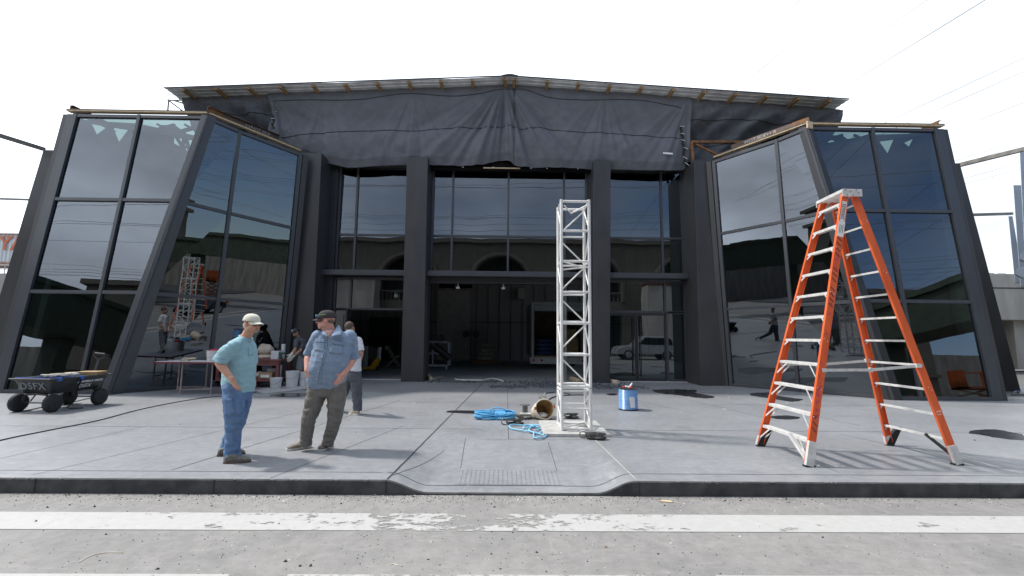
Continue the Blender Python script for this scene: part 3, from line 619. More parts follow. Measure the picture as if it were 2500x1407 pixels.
mb = MB().beam(A, Bp, .08, .08, (0, -1, 0)).beam(A - Vector((0, 0, .04)), C1, .08, .08).beam(A + Vector((.15, 0, -.08)), D1, .06, .06, (0, -1, 0)).beam(Bp + Vector((-.04, 0, -.04)), YP(1812, 372, y), .07, .07)
mb.build('frame', m_rust, o)
# ------------------------------------------------------------------ tarpaulins
m_tarp = M('black_tarp', (.135, .14, .16), .68, .10, 3, .5, 22, spec=.35)
m_seam = M('tarp_seam', (.012, .012, .014), .8)
m_tie = M('zip_tie', (.75, .75, .75), .5)
def pw_lin(x, T):
    if x <= T[0][0]: return T[0][1]
    for (a, b), (c, d) in zip(T, T[1:]):
        if x <= c: return b + (d - b) * (x - a) / (c - a)
    return T[-1][1]
botL = [(-8.25, 8.15), (-7.6, 7.9), (-6.6, 7.6), (-6.2, 7.5), (-5.6, 7.38), (-5.1, 7.40), (-4.3, 7.47), (-3.2, 7.50), (-2.3, 7.50), (-1.2, 7.50), (-.7, 7.60), (-.25, 7.74), (.12, 7.66), (.3, 7.50), (1.5, 7.48), (2.8, 7.46), (4.2, 7.44), (5.1, 7.42), (5.8, 7.42), (6.2, 7.46), (6.35, 7.6)]
peaks = [(-.12, 1.0, 1.5), (-3.2, .2, 1.0), (-6.3, .14, 1.2), (3.35, .24, 1.2), (-8.1, .4, .9), (6.3, .35, .8)]
def tarp_y(x, z, zt, zb):
    t = (zt - z) / (zt - zb)
    y = 15.34 - .46 * (1 - sm(0, .6, t)) - .22 * sin(min(1, t) * pi) ** 2 * sm(.3, .8, t) * (.8 + .3 * fn(x * .5, 2)) - .10 * sin(t * pi)
    for px_, amp, wd in peaks:
        dx = x - px_; dz = zt - z + .12; ang = atan2(dx, dz)
        w = exp(-(ang / .95) ** 2) * amp * min(1, dz / .5) * exp(-dz / 3.2)
        y -= w * (.115 * sin(ang * 13 + px_ * 3) + .06 * sin(ang * 29 + px_) + .04 * sin(ang * 51)) * min(1.3, dz)
    y -= .03 * fn(x * .8, z * .8, 3, 3) + .010 * fn(x * 1.5 + z * 3.0, z * 1.2 - x, 7, 4)
    y -= .022 * t * t * fn(x * 3.2, z * .9, 11, 4) + .010 * (1 - abs(fn(x * 1.9 + z * 1.4, z * 2.3 - x * .8, 17, 3))) ** 6
    if abs(x - .22) < .09: y += .05 * (1 - abs(x - .22) / .09)
    if t > .9: y += (t - .9) * 1.2
    return y
TP = thing('tarpaulin', 'large black tarpaulin draped under the roof ridge across the middle of the facade', 'tarpaulin', (0, 15.3, 7.4))
X0, X1 = -8.25, 6.35
def tf(u, v):
    x = X0 + (X1 - X0) * u; zt = roof_z(x) - .02; zb = pw_lin(x, botL) - .03
    z = zt + (zb - zt) * v
    if u < .02: x += .12 * sin(v * 5) * (1 - u / .02)
    return (x, tarp_y(x, z, zt, zb), z)
MB().grid(tf, 420, 84).build('sheet', m_tarp, TP, smooth=True)
def seam(pts, name='seam'):
    P = []
    for (px, py) in pts: p = YP(px, py, 15.2); P.append((p.x, p.z))
    Q = []
    n = 140
    for i in range(n + 1):
        x = P[0][0] + (P[-1][0] - P[0][0]) * i / n; z = pw_lin(x, P); Q.append((x, z))
    Z = [z for _, z in Q]
    for _ in range(6): Z = [Z[0]] + [(Z[i - 1] + Z[i] * 2 + Z[i + 1]) / 4 for i in range(1, len(Z) - 1)] + [Z[-1]]
    pts3 = []
    for (x, _), z in zip(Q, Z): zt = roof_z(x) - .02; zb = pw_lin(x, botL) - .03; pts3.append((x, tarp_y(x, z, zt, zb) - .006, z))
    MB().path(pts3, .011, 5).build(name, m_seam, TP)
seam([(672, 258), (760, 255), (880, 256), (960, 244), (1000, 240), (1060, 244), (1115, 247), (1160, 243), (1220, 231), (1260, 230), (1285, 232), (1320, 246), (1360, 253), (1420, 256), (1500, 254), (1560, 257), (1655, 273)])
seam([(672, 337), (760, 329), (880, 323), (960, 320), (1010, 323), (1060, 317), (1140, 314), (1215, 314), (1230, 307), (1258, 312), (1262, 317), (1330, 315), (1390, 324), (1500, 329), (1600, 335), (1660, 340)])
mb = MB(); vs = []
for i in range(30): z = 10.1 - (10.1 - 7.45) * i / 29; vs.append((.215 + .01 * sin(i), tarp_y(.215, z, roof_z(.2) - .02, 7.42) - .004, z))
mb.path(vs, .008, 5); mb.build('seam', m_seam, TP)
mb = MB(); p = YP(716, 242, 15.15); mb.cbox((p.x, 15.12, p.z), (.05, .01, .16), ry=.25); mb.build('tape_mark', M('yellow_tape', (.65, .75, .05), .5), TP)
mb = MB(); p = YP(1634, 371, 15.0); mb.cbox((p.x, tarp_y(p.x, p.z, 9.7, 7.3) - .02, p.z), (.34, .01, .06), ry=.06); mb.build('tape_mark', m_tie, TP)
# side tarps, further back
def side_tarp(xa, xb, zt0, zt1, zb0, zb1, label, sd):
    T = thing('tarpaulin', label, 'tarpaulin', ((xa + xb) / 2, 16, zb0))
    def f(u, v):
        x = xa + (xb - xa) * u; zt = zt0 + (zt1 - zt0) * u; zb = zb0 + (zb1 - zb0) * u; z = zt + (zb - zt) * v
        y = 14.95 + 1.0 * sm(0, .8, v)
        q = x * .8 * sd + z * 1.3
        y -= .16 * sin(q * 3.0 + 1.2 * fn(x, z, 2)) * sin(v * pi) * .5 + .08 * sin((x * sd * 1.6 + z * 2.1) * 4 + 2 * fn(x * .7, z * .7, 5)) * min(1, v * 3) + .06 * fn(x * 1.5, z * 1.5, 9, 4) + .03 * fn(x * 4, z * 4, 4, 3)
        return (x, y, z)
    MB().grid(f, 150, 70).build('sheet', m_tarp, T, smooth=True)
    for vv in (.3, .68):
        mb = MB(); mb.path([Vector(f(i / 40, vv + .05 * fn(i * .1, vv))) + Vector((0, -.01, 0)) for i in range(41)], .011, 5); mb.build('seam', m_seam, T)
side_tarp(-11.15, -8.05, 9.54, 9.7, 8.0, 8.0, 'black tarpaulin with diagonal creases above the left glass pavilion', 1)
side_tarp(6.2, 11.7, 9.8, 9.5, 7.9, 8.0, 'black tarpaulin with diagonal creases above the right glass pavilion', -1)
# dark gathered edges with white ties
for sx, pts, lab in ((-1, [(676, 235), (672, 262), (668, 290), (666, 318)], 'dark gathered rope and ties on the left edge of the middle tarp'), (1, [(1656, 245), (1660, 280), (1664, 320), (1668, 350), (1672, 395), (1676, 408)], 'dark gathered rope with white ties on the right edge of the middle tarp')):
    T = thing('lacing_rope', lab, 'rope', tuple(YP(*pts[0], 15.15))); mb = MB()
    P = [YP(*p, 15.12) for p in pts]; Q = []
    for a, b in zip(P, P[1:]):
        for i in range(8): q = a.lerp(b, i / 8); Q.append(q + Vector((.035 * sin(i * 1.9 + q.z * 9), .02 * cos(i * 2.3), 0)))
    mb.path(Q, [.03 + .02 * abs(fn(i * .7, sx)) for i in range(len(Q))], 7); mb.build('rope', m_seam, T, smooth=True)
    mb = MB()
    for i in range(4 if sx < 0 else 9): q = Q[int((i + .5) * len(Q) / (5 if sx < 0 else 10))]; mb.beam(q + Vector((-.05, -.05, 0)), q + Vector((.09, -.06, .05 - .02 * i)), .012, .012)
    mb.build('tie', m_tie, T)
# white pipe along the eave with ties
PP = thing('eave_pipe', 'thin white pipe with zip ties running under the roof eave along the tarps', 'pipe', (0, 15.1, 10))
mb = MB()
for s in (-1, 1): mb.tube((XC, 15.08, roof_z(XC) - .10), (XC + s * 11.3, 15.08, roof_z(XC + s * 11.3) - .10), .018)
mb.build('pipe', m_pipe, PP)
mb = MB(); rr = random.Random(4)
for i in range(34): x = -11 + i * .66 + rr.uniform(-.1, .1); mb.tube((x, 15.06, roof_z(x) - .11), (x + rr.uniform(-.08, .08), 15.04, roof_z(x) - .2), .007, n=5)
mb.build('tie', m_tie, PP)
# truss end sticking out left of the tarp
T = thing('truss_end', 'grey lattice truss end poking out left of the tarp under the roof corner', 'truss', (-12, 15.9, 9.7)); mb = MB()
q = lambda a, b: YP(a, b, 16.0)
for a, b in (((409, 245), (458, 245)), ((412, 243), (409, 277)), ((412, 246), (450, 274)), ((425, 246), (458, 256)), ((455, 244), (455, 276)), ((438, 276), (458, 270))): mb.tube(q(*a), q(*b), .028)
mb.build('tube_frame', M('dull_truss', (.22, .22, .23), .5), T)
# ------------------------------------------------------------------ surroundings left and right
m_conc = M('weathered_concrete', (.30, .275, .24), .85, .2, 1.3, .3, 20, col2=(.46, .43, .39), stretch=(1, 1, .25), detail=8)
m_concd = M('dark_concrete', (.14, .13, .115), .88, .2, 1.5, .3, 20, col2=(.26, .24, .21), stretch=(1.4, 1.4, .2), detail=8)  # darker tone of the weathered concrete, with vertical streaks
T = thing('concrete_wall', 'tall weathered concrete wall with a ledge, seen past the right pavilion', 'wall', (32, 25, 0))
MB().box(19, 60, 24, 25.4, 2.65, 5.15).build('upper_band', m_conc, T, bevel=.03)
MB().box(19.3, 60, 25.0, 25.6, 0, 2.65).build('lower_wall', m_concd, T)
mb = MB()
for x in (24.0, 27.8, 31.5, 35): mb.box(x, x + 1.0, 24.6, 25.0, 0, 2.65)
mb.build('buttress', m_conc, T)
MB().box(19, 60, 23.97, 24, 4.35, 4.39).build('joint', m_dark, T)
mb = MB(); rr = random.Random(2)
for i in range(60): x = 19 + i * .6; mb.box(x, x + .6 * rr.uniform(.4, 1), 24.2, 24.5, 5.15, 5.15 + rr.uniform(.02, .08))
mb.build('coping', m_conc, T)
T = thing('concrete_wall', 'grey concrete retaining wall under the white shipping container at the left edge', 'wall', (-34, 30, 0))
MB().box(-60, -21, 29, 29.6, 0, 5.2).build('wall_face', m_conc, T)
T = thing('shipping_container', 'white rust-streaked shipping container with orange letters YA at the left edge', 'container', (-36, 31, 5.2))
m_cont = M('chipped_white_paint', (.58, .60, .60), .6, .1, 2, col2=(.68, .69, .68), stretch=(1, 1, .3)); m_letter = M('orange_letter', (.62, .16, .06), .6)
p0 = YP(60, 572, 30); mb = MB(); n = 60; vs = []
for i in range(n * 4 + 1): x = -45 + i * .065; d = (0, 0, .04, .04)[i % 4]; vs += [(x, 30 + d, 6.05), (x, 30 + d, 7.93)]
mb.add(vs, [(2 * i, 2 * i + 2, 2 * i + 3, 2 * i + 1) for i in range(n * 4)]); mb.box(-45, -29.4, 30.05, 32.4, 6.05, 7.93); mb.build('body', m_cont, T)
MB().box(-45, -29.4, 29.95, 32.4, 7.9, 8.0).box(-45, -29.4, 29.95, 32.4, 5.95, 6.08).box(-29.5, -29.3, 29.9, 32.4, 5.95, 8).build('rail', M('rusty_white', (.45, .38, .32), .7, .4, 4, col2=(.3, .13, .06), detail=8), T)
mb = MB(); a = YP(12, 596, 29.95); b = YP(36, 596, 29.95)
text_into(mb, 'YA', 1.25, axes((YP(24, 597, 29.96).x + .1, 29.96, YP(24, 597, 30).z), (1, 0, 0), (0, 0, 1)), .01, bold=.02); mb.build('lettering', m_letter, T)
mb = MB(); text_into(mb, '.com.tw', .3, axes((YP(17, 578, 29.96).x, 29.96, YP(17, 578, 30).z), (1, 0, 0), (0, 0, 1)), .005); mb.build('small_lettering', m_letter, T)
T = thing('railing', 'white railing on the retaining wall below the container', 'railing', (-34, 29, 5.2)); mb = MB()
for z in (5.45, 5.75): mb.tube((-50, 29.2, z), (-24, 29.2, z), .03)
for i in range(14): x = -50 + i * 2; mb.tube((x, 29.2, 5.2), (x, 29.2, 5.8), .03)
mb.build('bars', m_pipe, T)
m_gal = M('weathered_bar', (.20, .19, .17), .6, .3, 5)
def bar(a, b, w, label): o = MB().beam(a, b, w, w).build('steel_bar', m_gal, bevel=.004); tag(o, label, 'bar')
bar(YP(108, 365, 14.2), YP(-160, 282, 11.5), .11, 'thick steel bar running from the left fin top out of the frame')
bar(YP(75, 488, 15.2), YP(-120, 482, 15.5), .06, 'thin level steel bar left of the leaning fin')
bar(YP(2340, 404, 14.2), YP(2640, 330, 11.5), .12, 'thick galvanised bar sloping up from the right fin top')
bar(YP(2370, 525, 15.0), YP(2470, 522, 16.5), .09, 'thin level dark bar right of the leaning fin')
# pale steel fins of the next facade, at the right edge
m_pale = M('primer_grey_steel', (.34, .38, .43), .5, .1, 1.5)
m_pale2 = M('primer_bracket', (.25, .29, .34), .5, .15, 2)
def fin(px0, px1, pyt, pxb0, pxb1, pyb, y, th, label):
    a = YP(px0, pyt, y); b = YP(px1, pyt, y); c = YP(pxb1, pyb, y); d = YP(pxb0, pyb, y)
    o = MB().prism([a, b, c, d], (th * 1.12, th, 0)).build('steel_fin', m_pale, bevel=.01); tag(o, label, 'steel fin', 'pale steel fins at the right edge')
fin(2490, 2560, 371, 2520, 2590, 960, 13.5, .4, 'nearest pale grey steel fin, cut by the right edge of the picture')
fin(2474, 2530, 452, 2492, 2560, 700, 15.5, .3, 'middle pale grey steel fin behind the nearest one at the right edge')
fin(2462, 2472, 528, 2478, 2500, 690, 17.0, .3, 'smallest pale grey steel fin ending at the thin level bar')
T = thing('bracket_column', 'blue-grey steel column with stepped bolted brackets at the right edge', 'steel column', tuple(G(2500, 955)))
y = 13.0
MB().prism([YP(2503, 640, y), YP(2570, 640, y), YP(2590, 985, y), YP(2515, 985, y)], (.56, .5, 0)).build('column', m_pale2, T)
for (px, py) in ((2478, 668), (2488, 630), (2500, 585)):
    a = YP(px, py, y - .2)
    mb = MB().prism([a, a + Vector((.04, 0, .09)), a + Vector((.14, 0, .2)), a + Vector((.7, 0, .22)), a + Vector((.7, 0, -.04)), a + Vector((.2, 0, -.12)), a + Vector((.02, 0, -.03))], (.28, .25, 0)); mb.build('bracket', m_pale, T, bevel=.01)
# stored material behind the right fin
T = thing('pallet_stack', 'white wrapped stack on a pallet with orange cloth, past the right fin', 'pallet stack', tuple(G(2490, 900)))
c = G(2500, 900); mb = MB().box(c.x - .75, c.x + 1.2, c.y - .5, c.y + .7, .16, .72); mb.build('wrapped_goods', M('wrapped_white', (.55, .57, .6), .4, .2, 6, .5, 12), T, bevel=.04)
mb = MB()
for k in range(4): mb.box(c.x - .8, c.x + 1.3, c.y - .55 + k * .35, c.y - .4 + k * .35, .1, .15)
mb.box(c.x - .8, c.x - .7, c.y - .55, c.y + .75, 0, .1).box(c.x + .9, c.x + 1, c.y - .55, c.y + .75, 0, .1); mb.build('pallet', m_wood, T)
MB().ell((c.x + .2, c.y, .76), (.45, .4, .12), 14, 8).build('orange_cloth', M('orange_cloth', (.7, .25, .04), .8), T, smooth=True)
c = G(2458, 957)
T = thing('water_bottle', 'crushed clear plastic bottle with blue label lying beside the right fin', 'bottle', tuple(c)); mb = MB().lathe([(.001, 0), (.03, .01), (.032, .16), (.012, .2), (.012, .22)], (c.x - .1, c.y - .3, .033), (1, .2, 0), 12); mb.build('bottle_body', M('clear_plastic', (.6, .65, .7), .15), T, smooth=30)
MB().lathe([(.0335, .05), (.0335, .12)], (c.x - .1, c.y - .3, .033), (1, .2, 0), 12).build('bottle_label', M('blue_label', (.03, .12, .6), .5), T)
T = thing('pipe_bundle', 'bundle of pale metal pipes lying on the ground right of the fin', 'pipes', tuple(G(2490, 966))); mb = MB(); c = G(2470, 966)
for k in range(4): mb.tube((c.x + .1 * k, c.y - .1 * k, .03 + .01 * k), (c.x + 3 + .1 * k, c.y + .2 - .1 * k, .03), .025)
mb.build('pipes', m_gal, T, smooth=40)
# ------------------------------------------------------------------ overhead wires
m_wire = M('wire', (.22, .22, .23), .6)
rr = random.Random(11)
az = radians(-5.6)
def wire(p, q, sag, r=.015):
    p = Vector(p); q = Vector(q); n = 40
    o = MB().path([p.lerp(q, i / n) - Vector((0, 0, sag * 4 * (i / n) * (1 - i / n))) for i in range(n + 1)], r, 4).build('overhead_wire', m_wire)
    return tag(o, 'thin overhead wire crossing the white sky above the street', 'wire', 'overhead wires above the building')
for i, rat in enumerate((1.0, 1.12, 1.35, 1.5, 1.94, 2.05, 2.3, 2.75, 2.85, 3.1, 3.25)):
    h = 13 + (i % 3) * 1.4; x = rat * h * 1.02
    wire((x + 120 * sin(-az) * 1.0, -120, h + 4), (x - 110 * sin(-az) - 2, 110, h + 6), 4.5)
for i in range(13):
    z = 11.5 + rr.uniform(0, 9); y = -6 - i * 2.3
    wire((-70, y - 8 + rr.uniform(-3, 3), z + 3), (70, y + rr.uniform(-6, 8), z + 3 + rr.uniform(-1, 2)), 2.5, .02)
# ------------------------------------------------------------------ street behind the camera (seen mirrored in the glass)
m_stone = M('sandstone_front', (.10, .088, .07), .85, .2, 1.2, .3, 12, col2=(.13, .116, .095), detail=8)
m_stoned = M('dark_recess', (.02, .02, .02), .8)
m_green = M('green_iron', (.03, .043, .028), .6, .25, 2, .2, 10, col2=(.06, .08, .05))
m_lampg = M('lamp_post_green', (.02, .045, .04), .45)
m_globe = M('milky_globe', (.6, .6, .52), .3)
MB().box(-60, 60, -30, -9, RZ, 0).build('far_pavement', M('far_dark_paving', (.07, .07, .072), .8))['kind'] = 'structure'
mb = MB().add([(-60, -6.6, RZ + .004), (60, -6.6, RZ + .004), (60, -6.45, RZ + .004), (-60, -6.45, RZ + .004)], [(0, 1, 2, 3)]); struct(mb.build('yellow_line', M('yellow_paint', (.5, .36, .05), .7)))
T = thing('arcade_building', 'sandstone arcade with round arches and balustrades across the street', 'building', (0, -12, 0))
def arch_profile(cx, r, zs, z0, n=20):
    return [(cx - r, z0)] + [(cx - r * cos(pi * i / n), zs + r * sin(pi * i / n)) for i in range(n + 1)] + [(cx + r, z0)]
YF = -12.0; R = 2.75; ZS = 6.6
cx = [-27.5, -18.5, -9.5, -.5, 8.5, 17.5, 26.5]
mb = MB(); prev = -34
# wall built from columns between arches plus spandrels
for c in cx:
    mb.box(prev, c - R, YF - 1, YF, 0, 10.6)
    n = 16
    for i in range(n):
        a0 = c - R * cos(pi * i / n); a1 = c - R * cos(pi * (i + 1) / n); h0 = ZS + R * sin(pi * i / n); h1 = ZS + R * sin(pi * (i + 1) / n)
        mb.hexa([(a0, YF - 1, h0), (a1, YF - 1, h1), (a1, YF, h1), (a0, YF, h0), (a0, YF - 1, 10.6), (a1, YF - 1, 10.6), (a1, YF, 10.6), (a0, YF, 10.6)])
    mb.box(c - R, c + R, YF - 1, YF, 3.9, 4.9)
    prev = c + R
mb.box(prev, 34, YF - 1, YF, 0, 10.6); mb.build('wall', m_stone, T)
mb = MB().box(-34, 34, YF - 3, YF - 2.6, 0, 10.5); mb.build('recess', m_stoned, T)
mb = MB().box(-34.2, 34.2, YF - 1.1, YF + .45, 10.6, 11.0).box(-34.2, 34.2, YF, YF + .2, 3.75, 4.0); mb.build('cornice', m_stone, T)
for c in cx:
    mb = MB(); pts = [(c - (R + .2) * cos(pi * i / 20), YF + .08, ZS + (R + .2) * sin(pi * i / 20)) for i in range(21)]; pts = [(c - R - .2, YF + .08, 4.9)] + pts + [(c + R + .2, YF + .08, 4.9)]
    mb.path(pts, .24, 6); mb.build('arch_moulding', m_stone, T, smooth=50)
    mb = MB().box(c - R, c + R, YF - .35, YF - .05, 5.75, 5.9).box(c - R, c + R, YF - .35, YF - .05, 4.9, 5.02)
    for k in range(13):
        x = c - R + .3 + k * .41; mb.lathe([(.06, 4.95), (.11, 5.15), (.05, 5.4), (.09, 5.6), (.06, 5.8)], (x, YF - .2, 0), n=8)
    mb.build('balustrade', m_stone, T)
MB().box(-34, 34, YF - 8, YF - 1, 10.6, 10.8).build('roof', m_stoned, T)
T = thing('green_viaduct', 'green riveted iron viaduct crossing the street to the right', 'viaduct', (30, -6, 0))
mb = MB().box(22, 24, -14, 15, 4.6, 6.4); mb.build('girder', m_green, T)
MB().box(21.8, 24.2, -14, 15, 6.4, 6.7).box(21.8, 24.2, -14, 15, 4.45, 4.6).build('flange', m_green, T)
mb = MB()
for y in (-12, -3, 7, 14): mb.box(22.5, 23.5, y - .4, y + .4, RZ, 4.5)
mb.build('pier', m_green, T)
T = thing('green_viaduct', 'green riveted iron viaduct crossing the street to the left', 'viaduct', (-30, -6, 0))
MB().box(-27, -25, -14, 12, 4.6, 6.8).build('girder', m_green, T)
MB().box(-27.2, -24.8, -14, 12, 6.8, 7.1).box(-27.2, -24.8, -14, 12, 4.4, 4.6).build('flange', m_green, T)
mb = MB()
for y in (-12, -3, 10): mb.box(-26.5, -25.5, y - .4, y + .4, RZ, 4.5)
mb.build('pier', m_green, T)
def lamp_post(x, y, label):
    T = thing('street_lamp', label, 'street lamp', (x, y, 0 if y > CY or y < -9 else RZ), group='twin-globe street lamps across the street')
    z0 = 0
    MB().lathe([(.22, 0), (.22, .3), (.12, .5), (.09, 1.4), (.07, 4.6), (.09, 4.7), (.05, 5.3)], (0, 0, 0), n=14).build('post', m_lampg, T, smooth=40, local=True)
    for s in (-1, 1):
        mb = MB().path([(s * .9 * sin(pi * i / 16), 0, 5.0 + .75 * sin(pi * i / 16 * 1.3)) if i < 9 else (s * .9, 0, 5.55) for i in range(9)] + [(s * 1.0, 0, 5.45)], .035, 6); mb.build('arm', m_lampg, T, local=True)
        MB().lathe([(.06, .18), (.2, .08), (.24, 0)], (s * 1.0, 0, 5.3), n=14).build('hood', m_lampg, T, smooth=40, local=True)
        MB().ell((s * 1.0, 0, 5.18), (.2, .2, .22), 14, 10).build('globe', m_globe, T, smooth=True, local=True)
    return T
for x, y, l in ((-9, -9.6, 'green street lamp with two globes, leftmost across the street'), (5.5, -9.6, 'green street lamp with two globes, before the middle of the arcade'), (14.5, -9.6, 'green street lamp with two globes, rightmost across the street')): lamp_post(x, y, l)
def car(x, y, rz, col, label, suv=True):
    T = thing('parked_car', label, 'car', (x, y, RZ), rz)
    m_b = M('car_paint_' + col[0], col[1], .25, .02, 1, spec=.6, coat=.6); m_g = M('car_glass', (.01, .012, .014), .06); m_ty = M('tyre_rubber', (.02, .02, .02), .8); m_rim = M('alloy_rim', (.45, .45, .46), .3, metal=.8)
    pr_ = [(-2.4, .45), (-2.42, .95), (-2.2, 1.05), (-1.95, 1.72), (-1.5, 1.80), (.3, 1.80), (.95, 1.12), (2.0, 1.02), (2.35, .8), (2.4, .42)] if suv else [(-2.2, .4), (-2.2, .9), (-1.6, .98), (-1.0, 1.4), (.2, 1.42), (.95, .95), (1.9, .85), (2.2, .6), (2.2, .38)]
    mb = MB().prism([(a, -.9, b) for a, b in pr_], (0, 1.8, 0)); mb.build('body', m_b, T, bevel=.06, local=True)
    w = [(-1.9, 1.15), (-1.75, 1.62), (-1.4, 1.68), (.2, 1.68), (.7, 1.15)] if suv else [(-1.4, .98), (-.95, 1.32), (.15, 1.34), (.7, .98)]
    for s in (-1, 1): MB().prism([(a, s * .905, b) for a, b in w], (0, s * .006, 0)).build('side_window', m_g, T, local=True)
    for a in (-1.45, 1.45):
        for s in (-1, 1):
            q = MB().lathe([(.36, -.12), (.38, 0), (.36, .12)], (a, s * .8, .38), (0, 1, 0), 20).build('wheel', m_ty, T, smooth=30, local=True)
            MB().lathe([(.24, -.02), (.2, .01), (.06, .02)], (a, s * .93, .38), (0, s, 0), 14).build('rim', m_rim, q, local=True)
    for s in (-1, 1): MB().box(-2.45, -2.38, s * .62, s * .86, .85, 1.1).build('tail_light', M('red_lens', (.4, .01, .01), .2), T, local=True)
car(10.8, -3.6, radians(180), ('silver', (.35, .36, .38)), 'silver off-road car parked at the kerb across the street')
car(16, 1.6, radians(200), ('black', (.01, .01, .012)), 'black saloon car parked in the street to the right', False)
car(-15, -4.8, radians(0), ('grey', (.12, .13, .14)), 'dark grey off-road car parked across the street to the left')
T = thing('canopy_truck', 'flatbed piled with grey-white sheeting across the street', 'truck', (17, -5, RZ))
mb = MB().box(13, 21, -11.4, -9.2, 6.3, 6.6); mb.build('deck', M('maroon_edge', (.12, .02, .02), .6), T)
MB().box(13, 21, -11.4, -9.3, 0, 6.3).build('side', m_conc, T)
MB().grid(lambda u, v: (12.8 + 8.4 * u, -9.1 - 2.4 * v, 6.6 + 1.0 * sin(v * pi) * (.6 + .3 * fn(u * 4, v * 2)) + .12 * fn(u * 9, v * 6)), 60, 16).build('sheeting', M('grey_white_sheet', (.5, .5, .52), .7, .1), T, smooth=True)
T = thing('canopy_wall', 'concrete wall with loose pale sheeting on top, across the street to the left', 'wall', (-17, -10, 0))
MB().box(-24, -12, -11.4, -9.3, 0, 6.6).build('wall_face', m_conc, T)
MB().grid(lambda u, v: (-24 + 12 * u, -9.1 - 2.4 * v, 6.6 + .8 * sin(v * pi) * (.5 + .4 * fn(u * 4, v * 2)) + .1 * fn(u * 9, v * 6)), 60, 16).build('sheeting', M('grey_white_sheet', (.5, .5, .52), .7, .1), T, smooth=True)
LIFT = 0
T = thing('work_lift', 'orange scissor work lift standing in the street to the right', 'work lift', (19, 3.4, RZ)); m_or = M('lift_orange', (.32, .07, .015), .6)
MB().box(18, 20, 3, 4, .2, .8).build('base', m_or, T); mb = MB()
for k in range(3): mb.beam((18.1, 3.2, .8 + k * .4), (19.9, 3.2, 1.2 + k * .4), .06, .08).beam((19.9, 3.2, .8 + k * .4), (18.1, 3.2, 1.2 + k * .4), .06, .08)
mb.build('scissor', m_or, T); MB().box(18, 20, 3, 4, 2.0, 2.1).box(18, 20, 3, 3.05, 3.0, 3.1).box(18, 18.05, 3, 4, 2, 3.1).box(19.95, 20, 3, 4, 2, 3.1).build('platform', m_or, T); T.location = Vector(T.location) + Vector((9, -7, 0))
mb = MB().box(60, 62, -60, 60, RZ, 7).box(-62, -60, -60, 60, RZ, 7).box(-60, 60, -32, -30, RZ, 9)
tag(mb.build('perimeter_wall', m_concd), 'long plain concrete boundary wall around the lot', 'wall')
# ------------------------------------------------------------------ step ladder
m_or = M('orange_fibreglass', (.62, .085, .018), .42, .18, 5, .1, 60, col2=(.80, .15, .04), stretch=(1, 1, .35), detail=8)
m_al = M('scuffed_aluminium', (.56, .55, .53), .42, .14, 14, .1, 60, metal=.15, col2=(.74, .73, .70))
m_rub = M('black_rubber', (.018, .018, .018), .75)
m_stk = M('white_sticker', (.78, .78, .76), .5); m_ink = M('ink', (.02, .02, .025), .6); m_worn = M('worn_print', (.22, .05, .035), .6, .3, 30); m_pink = M('pink_paint', (.55, .06, .12), .5)
LT = thing('step_ladder', 'tall orange fibreglass step ladder standing open on the pavement at right', 'ladder', (4.6, 6.2, 0))
Hh = 3.5
def rail(a, b, side, name='rail', near=True):     # side: +1 web faces -y (near), -1 faces +y
    a = Vector(a); b = Vector(b); d = (b - a).normalized(); yv = Vector((0, 1, 0)); u = d.cross(yv).normalized()
    mb = MB(); w = .092
    mb.beam(a, b, .006, w, u)                        # web: thin in y, wide along u
    for k in (-1, 1): off = u * k * (w / 2 - .003) + yv * side * .016; mb.beam(a + off, b + off, .034, .006, u)
    o = mb.build(name, m_or, LT, bevel=.0015); return o, a, b, d, u
FN = rail((3.66, 5.60, .04), (4.565, 5.90, Hh), 1); FF = rail((3.64, 6.64, .04), (4.60, 6.40, Hh), -1)
RN = rail((5.58, 5.72, .04), (4.70, 5.93, Hh), 1, 'rear_rail'); RF = rail((5.58, 6.74, .04), (4.73, 6.37, Hh), -1, 'rear_rail')
def on(r, z): a, b = r[1], r[2]; return a.lerp(b, (z - a.z) / (b.z - a.z))
for k in range(1, 12):
    z = k * .3048; a = on(FN, z); b = on(FF, z); mb = MB()
    c = Vector((.0, 0, 0)); mb.beam(a + Vector((0, .01, 0)), b - Vector((0, .01, 0)), .082, .006, (0, 0, 1)); mb.beam(a + Vector((-.041, .01, -.016)), b + Vector((-.041, -.01, -.016)), .005, .034, (0, 0, 1)).beam(a + Vector((.041, .01, -.012)), b + Vector((.041, -.01, -.012)), .005, .026, (0, 0, 1))
    st = mb.build('step', m_al, LT)
    L_ = .10 if k > 4 else .20
    for e, s in ((a, 1), (b, -1)):
        mb = MB()
        mb.beam(e + Vector((-.038, s * .012, -L_ * .9)) - Vector((L_ * .24, 0, 0)) * (1 if k <= 4 else 0.9), e + Vector((-.038, s * L_, -.02)), .004, .02)
        if k <= 4: mb.beam(e + Vector((.038 - L_ * .24, s * .012, -L_ * .9)), e + Vector((.038, s * L_, -.02)), .004, .018)
        mb.build('step_brace', m_al, st)
    a = on(RN, z); b = on(RF, z); mb = MB().beam(a + Vector((0, .01, 0)), b - Vector((0, .01, 0)), .038, .004, (0, 0, 1)).beam(a + Vector((-.019, .01, -.012)), b + Vector((-.019, -.01, -.012)), .004, .026, (0, 0, 1)); rb = mb.build('rear_bar', m_al, LT)
    mb = MB()
    for e, s in ((b, -1),): mb.beam(e + Vector((0, s * .01, -.07)), e + Vector((0, s * .07, -.01)), .004, .018)
    mb.build('bar_brace', m_al, rb)
